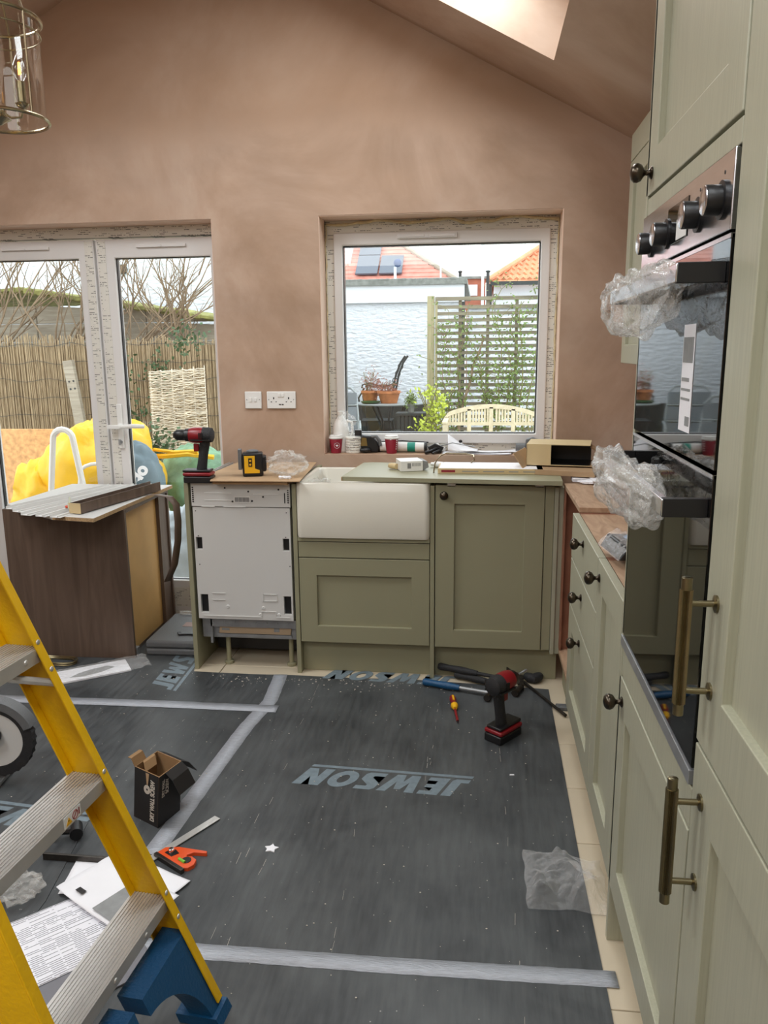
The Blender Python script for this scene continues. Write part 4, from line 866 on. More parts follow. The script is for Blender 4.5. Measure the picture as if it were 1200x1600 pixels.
t = thing('laser_level', 'yellow and black laser level standing on the cardboard sheet', 'laser level', (-0.185, 0.09, 0.8915), 0.25)
b = MB(); b.box(-0.045, -0.032, 0, 0.045, 0.032, 0.105); b.box(0.03, -0.028, 0.02, 0.06, 0.028, 0.09); build(b, 'body', 'black', t, bevel=0.008, seg=3)
b = MB(); b.prism([(-0.036, 0.015), (0.03, 0.015), (0.03, 0.028), (0.01, 0.035), (0.01, 0.092), (-0.036, 0.092)], -0.0345, -0.031); build(b, 'yellow_cover', 'screwyellow', t, bevel=0.001)
b = MB(); b.box(-0.018, -0.0365, 0.045, -0.002, -0.034, 0.082); pn = build(b, 'button_panel', 'black', t)
b = MB()
b.cyl((-0.01, -0.0375, 0.054), (-0.01, -0.036, 0.054), 0.0045, n=12); build(b, 'button', 'screwyellow', pn)
b = MB(); b.cyl((-0.01, -0.0375, 0.071), (-0.01, -0.036, 0.071), 0.0045, n=12); build(b, 'button', 'screwyellow', pn)
b = MB(); b.lathe([(0.026, 0.105), (0.026, 0.113), (0.012, 0.116)], 20, T(0.0, 0, 0)); b.box(-0.063, -0.02, 0.03, -0.047, 0.02, 0.12); build(b, 'mount', 'greyplastic', t, bevel=0.002)
b = MB(); crumple(b, (-0.03, 0.085, 0.945), (0.085, 0.06, 0.052), 12, 0.35, 44, flat=0.8912); tag(build(b, 'plastic_bag', 'film2', smooth=0), 'crumpled clear plastic bag on the cardboard beside the laser level', 'bag')
b = MB()
for i in range(4): crumple(b, (-0.04+0.012*i, 0.01+0.005*(i % 2), 0.897), (0.010, 0.008, 0.007), 20+i, 0.3, 10)
tag(build(b, 'tissue_scraps', 'paper', smooth=0), 'small white paper scraps at the front of plastic bag', 'paper', kind='stuff')

# painted panel board across sink and cupboard
b = MB(); b.prism([(0.228, 0.005), (1.15, -0.062), (1.165, 0.38), (0.30, 0.445), (0.262, 0.43)], 0.8855, 0.9045, ax='z')
o = build(b, 'panel_board', 'oliveflat', smooth=0, bevel=0.001); tag(o, 'pale olive cut board lying across the sink and cupboard top', 'board')
b = MB(); b.prism([(0.2265, 0.0), (0.23, 0.0), (0.2605, 0.425), (0.257, 0.425)], 0.887, 0.903, ax='z'); build(b, 'cut_edge', 'chipcore', o, world=True, smooth=0)
for i, x in enumerate((0.68, 1.045)):
    b = MB(); b.box(x, 0.0, 0.8665+0.0, x+0.035, 0.05, 0.885); tag(build(b, 'packing_block', 'white', smooth=0, bevel=0.001), ('small white packing block under the board above the cupboard knob', 'small white packing block under the board beside corner post')[i], 'block')
def carton(name, label, cat, X, sx, sy, sz, m='white', th=0.0015):
    t = thing(name, label, cat); t.matrix_basis = X
    return t
t = thing('small_carton', 'small white product carton lying on the panel board', 'box', (0.50, 0.215, 0.906), 0.30)
b = MB(); b.box(-0.05, -0.055, 0, 0.05, 0.055, 0.045); build(b, 'body', 'white', t, smooth=0, bevel=0.001)
b = MB(); b.prism([(0.05, 0.045), (0.073, 0.040), (0.078, 0.014), (0.052, 0.002)], -0.05, 0.052); build(b, 'end_flap', 'grey', t, smooth=0)
b = MB()
for i in range(7): b.box(0.002+0.006*i, -0.0555, 0.022, 0.005+0.006*i, -0.055, 0.036)
b.box(-0.02, -0.0555, 0.012, -0.004, -0.055, 0.036); build(b, 'label_print', 'grey', t, smooth=0)
b = MB(); b.cyl((-0.075, 0.04, 0.0135), (-0.055, 0.01, 0.0135), 0.013, n=16); b.cyl((-0.08, 0.048, 0.0135), (-0.075, 0.04, 0.0135), 0.011, n=16); build(b, 'cap', 'tan', t)
t = thing('small_bottle', 'small white plastic bottle lying beside the white carton', 'bottle', (0.61, 0.30, 0.918), -0.5)
b = MB(); b.cyl((0, 0, 0), (0.05, 0, 0), 0.0135, n=18); build(b, 'body', 'white', t, bevel=0.003)
b = MB(); b.cyl((-0.018, 0, 0), (0, 0, 0), 0.008, n=14); build(b, 'cap', 'white', t)
# long flat carton
t = thing('flat_carton', 'long thin printed carton lying on the panel board', 'box', (0.86, 0.205, 0.9052), -0.012)
b = MB(); b.box(-0.225, -0.10, 0, 0.225, 0.10, 0.022); build(b, 'body', 'tan', t, smooth=0, bevel=0.001)
b = MB(); b.box(-0.21, -0.1006, 0.006, -0.15, -0.1, 0.016); build(b, 'red_print', 'cupred', t, smooth=0)
b = MB()
for x0, x1 in ((-0.12, -0.05), (-0.03, 0.06), (0.08, 0.12), (0.14, 0.2)): b.box(x0, -0.1006, 0.009, x1, -0.1, 0.013)
build(b, 'label_print', 'grey', t, smooth=0)
b = MB(); b.box(-0.22, -0.095, 0.0222, 0.20, 0.09, 0.0235); build(b, 'top_sheet', 'paper', t, smooth=0)
b = MB(); b.tube([(0.615, 0.12, 0.907), (0.62, 0.15, 0.945), (0.64, 0.18, 0.972), (0.665, 0.26, 0.975), (0.75, 0.30, 0.968), (0.785, 0.31, 0.96), (0.79, 0.29, 0.94), (0.775, 0.27, 0.929)], 0.0032, 8); tag(build(b, 'wire_rod', 'nickel'), 'bent bare metal rod lying over the end of the thin carton', 'rod')
# big open carton on the corner
t = thing('open_carton', 'open tan carton lying on its side with dark inside', 'box', (1.165, 0.27, 0.934), math.radians(-9))
b = MB(); w_, d_, h_ = 0.135, 0.10, 0.092; q = 0.003
b.box(-w_, -d_, 0, w_, d_, q); b.box(-w_, -d_, h_-q, w_, d_, h_); b.box(-w_, d_-q, q, w_, d_, h_-q); b.box(-w_, -d_, q, -w_+q, d_-q, h_-q); b.box(-w_, -d_, q, -0.03, -d_+q, h_-q); build(b, 'body', 'tan', t, smooth=0)
b = MB(); b.box(-w_+q+0.001, -d_+q+0.001, q+0.0005, w_, d_-q-0.001, q+0.0015); b.box(-w_+q+0.001, d_-q-0.003, q+0.0015, w_, d_-q-0.001, h_-q-0.001); b.box(-w_+q+0.001, -d_+q+0.001, h_-q-0.0025, w_, d_-q-0.003, h_-q-0.001); build(b, 'dark_lining', 'black', t, smooth=0)
b = MB(); b.prism([(w_, 0.0), (w_+0.06, -0.02), (w_+0.062, -0.017), (w_, 0.004)], -d_, d_-0.01); build(b, 'flap', 'card', t, smooth=0)
b = MB(); b.prism([(w_-0.002, h_-0.02), (w_+0.05, h_-0.055), (w_+0.051, h_-0.052), (w_, h_-0.016)], -0.02, d_-0.01); build(b, 'flap', 'card', t, smooth=0)
t = thing('flattened_carton', 'flattened brown carton under the open tan carton', 'box', (1.18, 0.20, 0.9052), math.radians(-16))
b = MB(); b.box(-0.15, -0.13, 0.0, 0.15, 0.12, 0.022); build(b, 'body', 'card', t, smooth=0, bevel=0.001)
b = MB(); b.prism([(-0.15, 0.02), (-0.155, 0.02), (-0.20, 0.085), (-0.196, 0.086)], -0.12, 0.1); build(b, 'flap', 'card', t, smooth=0)
b = MB(); crumple(b, (1.27, -0.01, 0.895), (0.06, 0.03, 0.008), 31, 0.4, 24, flat=0.887); tag(build(b, 'tissue_paper', 'paper', smooth=0), 'crumpled white tissue on the corner carcass below the cartons', 'paper')
b = MB(); b.box(1.20, 0.03, 0.8872, 1.36, 0.10, 0.9); b.box(1.27, -0.05, 0.9005, 1.36, 0.08, 0.904); tag(build(b, 'paper_pad', 'paper', smooth=0), 'small folded white paper pad behind the crumpled tissue', 'paper')
t = thing('blister_packet', 'black and blue plastic blister packet on the drawer unit top', 'packet', (1.215, -1.135, 0.888), 0.15)
b = MB(); b.grid(lambda u, v: Vector((-0.055+0.11*u, -0.09+0.18*v, 0.001+0.05*math.sin(PI*u)**0.6*(0.75+0.3*abs(nz((u*5, v*6, 0), 1, 2))))), 22, 26); build(b, 'clear_cover', 'film', t, smooth=0)
b = MB(); b.prism([(-0.05, 0.0), (0.05, 0.0), (0.045, 0.03), (-0.03, 0.035)], -0.085, 0.085, ax='y'); build(b, 'black_tray', 'black', t, bevel=0.003)
b = MB(); b.prism([(-0.0, 0.032), (0.05, 0.012), (0.052, 0.03), (0.02, 0.042)], -0.08, 0.05, ax='y'); build(b, 'blue_card', mat('blue_card', (20, 86, 130), 0.4), t, smooth=0)

ZS = 0.9215
def cup(label, x, y, logo):
    t = thing('takeaway_cup', label, 'cup', (x, y, ZS), 0.1, 'red paper cups on the window sill')
    b = MB(); b.lathe([(0.026, 0), (0.026, 0.003), (0.0345, 0.076), (0.0335, 0.078)], 28); build(b, 'body', 'cupred', t)
    b = MB(); b.lathe([(0.0355, 0.073), (0.0365, 0.076), (0.0365, 0.080), (0.0335, 0.082), (0.0325, 0.090), (0.029, 0.091), (0.027, 0.087)], 28); build(b, 'lid', 'white', t)
    if logo:
        r0 = lambda z: 0.026+0.0085*(z-0.003)/0.073+0.0006
        def sp(u, z): a = -PI/2+0.25+u/0.03; return (r0(z)*math.cos(a), r0(z)*math.sin(a), z)
        b = MB(); b.tube([sp(0.014*math.cos(a), 0.04+0.014*math.sin(a)) for a in (2*PI*i/24 for i in range(24))], 0.0007, 5, closed=True)
        h = [sp(0.0062*math.sin(s)**3*1.1, 0.040+0.0062*(13*math.cos(s)-5*math.cos(2*s)-2*math.cos(3*s)-math.cos(4*s))/15) for s in (2*PI*i/24 for i in range(24))]
        V = [b.v(p) for p in h]; b.f(V); build(b, 'heart_badge', 'paper', t, smooth=0)
    else:
        b = MB(); r0 = lambda z: 0.026+0.0085*(z-0.003)/0.073+0.0006
        for a0 in (-PI/2+0.9,):
            for i in range(5):
                z = 0.02+i*0.011; V = [b.v((r0(zz)*math.cos(a), r0(zz)*math.sin(a), zz)) for a, zz in ((a0-0.1, z), (a0+0.12, z), (a0+0.12, z+0.006), (a0-0.1, z+0.006))]; b.f(V)
        a0 = -PI/2-0.15; V = [b.v((r0(zz)*math.cos(a), r0(zz)*math.sin(a), zz)) for a, zz in ((a0-0.1, 0.07), (a0+0.12, 0.07), (a0+0.12, 0.078), (a0-0.1, 0.078))]; b.f(V)
        build(b, 'side_print', 'paper', t, smooth=0)
cup('dark red paper cup with white heart badge at the sill end', 0.087, 0.655, True)
cup('dark red paper cup in the middle of the window sill', 0.372, 0.655, False)
t = thing('tape_rolls', 'stack of pale masking tape rolls beside the red heart cup', 'tape', (0.176, 0.67, ZS))
for i in range(6):
    b = MB(); b.lathe([(0.022, 0.0135*i), (0.040, 0.0135*i), (0.041, 0.0135*i+0.002), (0.041, 0.0135*i+0.011), (0.040, 0.0128+0.0135*i), (0.022, 0.0128+0.0135*i)], 30, T(0.001*(i % 2), 0, 0)); build(b, 'tape_roll', 'tapefilm', t)
b = MB()
V = []
t = thing('plastic_jug', 'crumpled white plastic jug behind the heart cup on the sill', 'bottle', (0.105, 0.705, ZS))
b = MB(); b.lathe([(0.038, 0.0), (0.043, 0.01), (0.043, 0.11), (0.036, 0.15), (0.018, 0.175), (0.014, 0.19)], 20); b = build(b, 'body', 'white', t)
b = MB(); b.lathe([(0.017, 0.19), (0.017, 0.207), (0.015, 0.208)], 20); build(b, 'cap', 'white', t)
b = MB(); b.tube([(0.03, 0, 0.16), (0.058, 0, 0.15), (0.062, 0, 0.10), (0.042, 0, 0.07)], 0.007, 8); build(b, 'handle', 'white', t)
b = MB(); crumple(b, (0.03, -0.012, 0.15), (0.045, 0.02, 0.05), 41, 0.35, 26); build(b, 'film', 'film', t, smooth=0)
t = thing('cordless_tool', 'black and yellow cordless tool body lying on the sill', 'power tool', (0.245, 0.69, ZS), 0.1)
b = MB(); b.prism([(-0.055, 0.03), (-0.05, 0.0), (0.05, 0.0), (0.062, 0.02), (0.05, 0.055), (0.02, 0.085), (-0.03, 0.09), (-0.05, 0.06)], -0.03, 0.03); build(b, 'body', 'black', t, bevel=0.008, seg=3)
b = MB(); b.prism([(-0.035, 0.035), (0.0, 0.035), (-0.005, 0.075), (-0.028, 0.078)], -0.0315, -0.029); build(b, 'yellow_print', mat('dim_yellow_print', (120, 96, 44), 0.5), t)
b = MB(); b.box(-0.065, -0.02, 0.085, -0.03, 0.02, 0.115); b.ball((-0.01, -0.04, 0.014), 0.024, 14, (1.3, 0.6, 0.58)); build(b, 'clip', 'black', t, bevel=0.004)
b = MB(); b.tube([(0.02, -0.02, 0.08), (0.045, -0.022, 0.082), (0.062, -0.024, 0.06), (0.066, -0.022, 0.035)], 0.009, 8); build(b, 'handle', 'greyplastic', t)
t = thing('sealant_gun', 'caulking gun with a white and teal tube behind the middle cup', 'sealant gun', (0.32, 0.70, ZS))
b = MB(); b.cyl((-0.01, 0, 0.027), (0.215, -0.01, 0.027), 0.0235, n=22); tb = build(b, 'cartridge', 'white', t)
b = MB(); b.cyl((0.03, -0.0015, 0.027), (0.08, -0.004, 0.027), 0.0239, n=22, cap=False); build(b, 'band', 'teal', tb)
b = MB(); b.cyl((0.13, -0.006, 0.027), (0.17, -0.008, 0.027), 0.0239, n=22, cap=False); build(b, 'band', 'teal', tb)
b = MB(); b.lathe([(0.026, 0), (0.026, 0.01), (0.02, 0.014)], 22, T(0.215, -0.01, 0.027) @ RY(PI/2)); b.tube([(-0.015, 0.02, 0.05), (0.1, 0.015, 0.056), (0.235, 0.0, 0.05)], 0.003, 6); b.lathe([(0.027, -0.022), (0.027, -0.012), (0.006, -0.012)], 22, T(0, 0, 0.027) @ RY(PI/2)); build(b, 'cradle', 'black', t)
b = MB(); b.tube([(0.22, -0.01, 0.03), (0.30, -0.02, 0.035), (0.36, -0.10, 0.06), (0.42, -0.11, 0.05), (0.47, -0.13, 0.045)], 0.0028, 8); build(b, 'push_rod', 'zinc', t)
b = MB(); b.prism([(0.235, 0.03), (0.27, 0.05), (0.315, 0.03), (0.30, 0.0), (0.25, 0.0)], -0.05, -0.03); b.tube([(0.29, -0.04, 0.03), (0.25, -0.07, 0.012), (0.225, -0.09, 0.008)], 0.009, 8); b.tube([(0.30, -0.045, 0.02), (0.27, -0.085, 0.01), (0.262, -0.10, 0.006)], 0.006, 8); build(b, 'trigger_handle', 'black', t, bevel=0.002)
# papers on the sill
def paper(label, c, rz, w_, d_, z, curl=0.01, seed=1, m='paper', lift=None, marks=None, parent=None, name='instruction_sheet'):
    t = bpy.data.objects.new('tmp', None)
    b = MB()
    def fn(u, v):
        h = curl*(0.6+nz((u*2.5, v*2.5, seed)))*(abs(u-0.5)*2)**2 + curl*0.25*(1+nz((u*5, v*5, seed+4)))
        if lift: h += lift(u, v)
        return Vector(((u-0.5)*w_, (v-0.5)*d_, h))
    b.grid(fn, 16, 16); o = build(b, name, m, smooth=60, solid=0.0005); o.location = (c[0], c[1], z); o.rotation_euler = (0, 0, rz)
    tag(o, label, 'paper')
    return o
paper('white instruction sheet spread over the sill edge', (0.80, 0.655), -0.05, 0.34, 0.085, 0.9225, 0.004, 3)
paper('second white sheet overlapping on the sill behind the first', (0.86, 0.675), 0.12, 0.30, 0.07, 0.929, 0.006, 5)
o = paper('folded white sheet standing up against the window frame', (0.73, 0.668), 0.05, 0.15, 0.08, 0.934, 0.006, 9, lift=lambda u, v: 0.075*(1-u)**1.4*v**0.7)
b = MB(); b.ball((0.0, 0.0, 0.0), 0.008, 10, (1.2, 0.5, 1)); o2 = build(b, 'printed_mark', 'black', o); o2.location = (-0.012, 0.02, 0.045)
t = thing('tape_measure', 'grey and orange tape measure standing on the sill end', 'tape measure', (1.075, 0.69, ZS), -0.1)
b = MB(); b.prism([(-0.035, 0), (0.03, 0), (0.042, 0.02), (0.036, 0.065), (0.0, 0.08), (-0.034, 0.07)], -0.022, 0.022); build(b, 'case', 'greyplastic', t, bevel=0.006, seg=3)
b = MB(); b.box(-0.012, -0.0235, 0.02, 0.024, -0.021, 0.052); build(b, 'orange_panel', mat('amber_panel', (176, 120, 40), 0.5), t)
b = MB(); b.cyl((-0.082, 0, 0.024), (-0.036, 0, 0.024), 0.0235, n=18); build(b, 'reel', 'greyplastic', t)

# ------------------------------------------------------------------ dark wood cabinet by the doors
CZ = 0.722
t = thing('wooden_carcass', 'dark wood-effect cabinet carcass standing by the glass doors', 'cabinet', (-0.802, 0.087, 0.0035), 0.035)
b = MB(); b.box(-0.585, 0, 0, 0.0, 0.018, CZ); build(b, 'side_panel', 'walnut', t, smooth=0, bevel=0.001)
b = MB(); b.box(-0.585, 0.55, 0, 0.0, 0.568, CZ); build(b, 'side_panel', 'walnut', t, smooth=0, bevel=0.001)
b = MB(); b.box(-0.585, 0.019, 0, -0.567, 0.549, CZ); b.box(-0.566, 0.019, 0.0, -0.03, 0.549, 0.018); b.box(-0.566, 0.019, CZ-0.018, -0.0, 0.549, CZ); build(b, 'frame', 'walnut', t, smooth=0)
b = MB(); b.box(-0.032, 0.019, 0.019, -0.028, 0.549, CZ-0.019); build(b, 'back_panel', 'hard', t, smooth=0)
b = MB(); b.box(-0.027, 0.45, 0.0, -0.009, 0.549, CZ-0.019); build(b, 'rail', 'walnut', t, smooth=0)
b = MB(); b.box(-0.02, 0.02, 0.0, 0.006, 0.05, 0.045); build(b, 'bracket', 'zinc', t, smooth=0)
ZB = CZ+0.0035
b = MB(); b.prism([(-0.815, -0.175), (-0.80, 0.665), (-1.36, 0.665), (-1.38, 0.10), (-1.02, -0.14)], ZB, ZB+0.018, ax='z'); o = build(b, 'panel_board', 'whitemetal', smooth=0, bevel=0.0008); tag(o, 'white-faced chipboard panel resting on the dark wood carcass', 'board')
b = MB(); b.prism([(-0.8145, -0.1755), (-0.8135, -0.176), (-0.7985, 0.664), (-0.7995, 0.665)], ZB+0.001, ZB+0.017, ax='z'); b.prism([(-1.02, -0.1405), (-1.02, -0.1415), (-0.8145, -0.1765), (-0.8145, -0.1755)], ZB+0.001, ZB+0.017, ax='z'); build(b, 'cut_edge', 'chipcore', o, world=True, smooth=0)
for i, (x0, y0, x1, y1) in enumerate(((-1.29, -0.02, -1.10, 0.60), (-1.22, -0.08, -1.03, 0.60), (-1.14, -0.145, -0.97, 0.62), (-1.06, -0.165, -0.92, 0.64), (-0.985, -0.18, -0.88, 0.64))):
    b = MB(); L_ = math.hypot(x1-x0, y1-y0); X = T(x0, y0, ZB+0.0185) @ RZ(math.atan2(y1-y0, x1-x0)-PI/2)
    b.box(-0.026, 0, 0, 0.026, L_, 0.0016, X=X); b.box(-0.026, 0, 0.0016, -0.0245, L_, 0.012, X=X); b.box(0.010, 0, 0.0016, 0.0115, L_, 0.008, X=X)
    lab = ('silver metal edging strip lying outermost beside the glass doors', 'second silver edging strip from the doors on the carcass', 'middle silver edging strip of five on the dark carcass', 'fourth silver edging strip from the doors on the carcass', 'silver edging strip nearest the brown open trough')[i]
    tag(build(b, 'edging_strip', 'whitemetal', smooth=0), lab, 'trim', 'silver edging strips on the wooden carcass')
b = MB(); X = T(-0.935, -0.10, ZB+0.0215) @ RZ(math.atan2(0.57, 0.115)-PI/2)
b.box(-0.03, 0, 0, 0.03, 0.60, 0.002, X=X); b.box(-0.03, 0, 0.002, -0.027, 0.60, 0.045, X=X); b.box(0.027, 0, 0.002, 0.03, 0.60, 0.045, X=X); b.box(-0.027, 0.0, 0.002, 0.027, 0.004, 0.045, X=X)
o = tag(build(b, 'card_trough', 'walnut', smooth=0, bevel=0.0005), 'long narrow open dark brown trough across the wooden carcass', 'box')
b = MB(); b.box(-0.0305, -0.002, 0.0, 0.0305, 0.0, 0.0455, X=X); build(b, 'end_face', 'tan', o, smooth=0)
t = thing('marker_bottle', 'small clear bottle with a red tip beside the card trough', 'bottle', (-1.0, -0.02, ZB+0.021))
b = MB(); b.lathe([(0.009, 0), (0.011, 0.004), (0.011, 0.03), (0.005, 0.038), (0.004, 0.055), (0.001, 0.06)], 14); build(b, 'body', mat('milky_plastic', (206, 210, 190), 0.3), t)
b = MB(); b.tube([(-0.03, 0.01, 0.008), (-0.015, 0.02, 0.012), (-0.005, 0.035, 0.012), (0.0, 0.05, 0.008)], 0.007, 8); build(b, 'red_rag', mat('bright_red_rag', (214, 80, 50), 0.6), t)
b = MB(); crumple(b, (-0.915, 0.12, ZB+0.035), (0.03, 0.07, 0.012), 51, 0.35, 24, flat=ZB+0.0245); tag(build(b, 'clear_film_scrap', 'film', smooth=0), 'scrap of clear crinkled film lying in the card trough', 'plastic')
b = MB()
pts = [(-0.79, 0.30, ZB+0.030), (-0.72, 0.285, ZB+0.038), (-0.655, 0.275, ZB+0.030), (-0.622, 0.27, 0.72), (-0.618, 0.27, 0.64), (-0.625, 0.27, 0.54), (-0.65, 0.27, 0.42), (-0.692, 0.27, 0.335)]
V = []
for i, p in enumerate(pts):
    V.append([b.v((p[0]-0.012, p[1]-0.02, p[2])), b.v((p[0]+0.012, p[1]+0.008, p[2]))])
for A, B in zip(V, V[1:]): b.f([A[0], A[1], B[1], B[0]])
tag(build(b, 'veneer_strip', 'walnut', smooth=60, solid=0.001), 'curved brown veneer edging strip hanging down beside the carcass', 'strip')
t = thing('tool_case', 'grey hard plastic tool case lying between carcass and dishwasher', 'case', (-0.632, 0.34, 0.0032), 0.03)
b = MB(); b.box(-0.142, -0.205, 0, 0.142, 0.205, 0.034); build(b, 'base', 'greyplastic', t, bevel=0.010, seg=3)
b = MB(); b.box(-0.142, -0.205, 0.036, 0.142, 0.205, 0.074); build(b, 'lid', 'greyplastic', t, bevel=0.012, seg=3)
b = MB(); b.box(-0.03, 0.0, 0.0742, 0.02, 0.06, 0.0755); build(b, 'label_plate', mat('dull_label', (150, 120, 110), 0.5), t)
b = MB(); b.prism([(-0.05, -0.07), (-0.03, -0.10), (0.02, -0.09), (0.06, -0.095), (0.06, -0.083), (0.015, -0.075), (-0.02, -0.083), (-0.035, -0.06)], 0.0755, 0.082, ax='z'); o = build(b, 'multi_tool', 'black', smooth=0, bevel=0.001); o.location = (-0.60, 0.31, 0.0035); tag(o, 'small black folding tool lying on the grey case lid', 'tool')
b = MB(); crumple(b, (-0.70, 0.515, 0.088), (0.05, 0.02, 0.010), 61, 0.3, 20, flat=0.0785); tag(build(b, 'plastic_scrap', 'film2', smooth=0), 'scrap of dirty clear plastic on the case lid back edge', 'plastic')
# sheet in a clear bag on the floor
t = thing('bagged_leaflet', 'printed leaflet in a clear plastic sleeve before the carcass', 'leaflet', (-0.91, -0.085, 0.0045), 0.62)
b = MB(); b.box(-0.17, -0.07, 0, 0.14, 0.07, 0.008); lf = build(b, 'leaflet', 'paper', t, smooth=0)
b = MB(); b.prism([(-0.12, -0.03), (-0.06, -0.045), (0.02, -0.03), (0.08, 0.0), (0.05, 0.03), (-0.03, 0.02), (-0.08, 0.0)], 0.0082, 0.0088, ax='z'); build(b, 'picture_print', 'grey', lf, smooth=0)
b = MB(); b.grid(lambda u, v: Vector((-0.19+0.42*u, -0.085+0.17*v, 0.010+0.008*abs(nz((u*6, v*4, 0), 1, 3))+(0.03*max(0, u-0.75)*4*abs(nz((u*9, v*6, 2)))))), 34, 16); build(b, 'clear_sleeve', 'film', t, smooth=0)
t = thing('wire_coil', 'brass coloured coil lying in front of the wooden carcass', 'coil', (-1.16, 0.0, 0.0045))
for r, z in ((0.105, 0.004), (0.098, 0.010), (0.11, 0.015)):
    b = MB(); b.tube([(r*math.cos(a), 0.42*r*math.sin(a), z+0.003*math.sin(3*a)) for a in (2*PI*i/40 for i in range(40))], 0.004, 6, closed=True); build(b, 'loop', 'brass', t)

# ------------------------------------------------------------------ tools on the floor
def hammer(name, label, p, ang, hl, grip, neck, rub=False, z=0.02):
    t = thing(name, label, 'hammer', (p[0], p[1], z), ang)
    b = MB(); b.tube([(0, 0, 0), (0.01, 0, 0), (0.05, 0, 0), (0.11, 0, 0.0), (hl*0.55, 0, 0)], [0.013, 0.0165, 0.014, 0.0165, 0.012], 12); build(b, 'grip', grip, t)
    b = MB(); b.tube([(hl*0.52, 0, 0), (hl-0.01, 0, 0)], 0.0085, 10); build(b, 'shaft', neck, t)
    b = MB()
    b.tube([(hl, -0.055, 0.0), (hl, -0.035, 0.0), (hl, -0.02, 0), (hl, 0.0, 0), (hl, 0.02, 0)], [0.014, 0.015, 0.010, 0.012, 0.011], 12)
    V = []
    for i in range(8):
        q = i/7; y = 0.02+0.065*q; x = hl-0.045*q*q; ww = 0.011+0.007*q; h = 0.010*(1-q)+0.0025
        V.append([b.v((x-h, y, -ww)), b.v((x+h, y, -ww)), b.v((x+h, y, ww)), b.v((x-h, y, ww))])
    for A, B in zip(V, V[1:]):
        for k in range(4): b.f([A[k], A[(k+1) % 4], B[(k+1) % 4], B[k]])
    b.f(V[0]); b.f(V[-1]); build(b, 'head', 'tooldark', t)
    return t
hammer('claw_hammer', 'black-gripped claw hammer raised on the hammer pile behind the driver', (0.645, 0.035, 0.0), math.radians(-21), 0.335, 'rubber', 'rubber', z=0.046)
hammer('claw_hammer', 'blue-handled claw hammer lying under the black one', (0.585, -0.085, 0.0), math.radians(-17), 0.30, 'blue', 'zinc', z=0.0215)
hammer('claw_hammer', 'second black claw hammer behind the blue one, head right', (0.72, 0.005, 0.0), math.radians(-24), 0.30, 'rubber', 'tooldark', z=0.0215)
t = thing('pry_bar', 'dark iron bar lying across the tile edge towards the drawers', 'bar', (1.005, 0.0, 0.012), 0)
b = MB(); b.tube([(0, 0, 0.0), (0.06, -0.12, 0.0), (0.115, -0.235, 0), (0.16, -0.33, 0)], [0.007, 0.006, 0.006, 0.007], 10); build(b, 'shaft', 'tooldark', t)
b = MB(); b.box(-0.014, -0.012, -0.008, 0.014, 0.03, 0.012); build(b, 'claw', 'tooldark', t, bevel=0.003)
b = MB(); b.tube([(1.03, 0.015, 0.024), (1.045, -0.005, 0.024), (1.06, -0.012, 0.024), (1.08, 0.005, 0.024), (1.092, 0.02, 0.024)], [0.016, 0.022, 0.021, 0.022, 0.017], 14); tag(build(b, 'rubber_bend', 'rubber'), 'short curved black rubber elbow against the olive plinth', 'pipe fitting')
b = MB(); b.box(1.135, -0.27, 0.0005, 1.18, -0.235, 0.018); tag(build(b, 'plinth_clip', 'greyplastic', bevel=0.003), 'small dark clip on the tiles beside the iron bar', 'clip')
t = thing('screwdriver', 'red and yellow insulated screwdriver on the black sheet', 'screwdriver', (0.715, -0.215, 0.0165), math.radians(-82))
b = MB(); X = RY(PI/2); b.lathe([(0.008, 0.0), (0.013, 0.006), (0.0145, 0.03), (0.0115, 0.055), (0.0145, 0.078)], 14, X); build(b, 'handle', 'red', t)
b = MB(); b.lathe([(0.015, 0.078), (0.0155, 0.086), (0.011, 0.098), (0.008, 0.108)], 14, X); b.box(0.012, -0.004, 0.009, 0.055, 0.004, 0.0148); build(b, 'yellow_collar', 'screwyellow', t)
b = MB(); b.lathe([(0.0052, 0.105), (0.0052, 0.20)], 10, RY(PI/2+0.04)); build(b, 'insulated_shaft', 'red', t)
b = MB(); b.lathe([(0.003, 0.2), (0.003, 0.212), (0.0015, 0.216)], 8, RY(PI/2+0.04)); build(b, 'tip', 'black', t)
# black screw carton
t = thing('screw_carton', 'open black carton of dry wall screws standing on the floor', 'box', (-0.151, -1.206, 0.0033), 0)
L1 = Vector((-0.245+0.151, -1.156+1.206)); L2 = Vector((-0.118+0.151, -1.100+1.206)); H = 0.172
L1 = L1.normalized()*0.115; L2 = L2.normalized()*0.105
cn = [Vector((0, 0, 0)), Vector((*L1, 0)), Vector((*(L1+L2), 0)), Vector((*L2, 0))]
lean = Vector((0.016, 0.0, 0))
def wall_(b, p, q, z0, z1, off=0.0, out=None):
    nn = Vector((q.y-p.y, -(q.x-p.x), 0)).normalized()*0.0025
    P_ = [p, q, q-nn, p-nn]
    lo = [b.v(v+Vector((0, 0, z0))+lean*(z0/H)) for v in P_]; up = [b.v(v+Vector((0, 0, z1))+lean*(z1/H)) for v in P_]
    for i in range(4): b.f([lo[i], lo[(i+1) % 4], up[(i+1) % 4], up[i]])
    b.f(lo); b.f(up)
b = MB()
order = [(1, 0), (0, 3), (3, 2), (2, 1)]
for i, j in order: wall_(b, cn[i], cn[j], 0, H)
b.prism([(c.x, c.y) for c in cn], 0, 0.002, ax='z'); build(b, 'box_wall', 'blackcard', t, smooth=0)
b = MB()
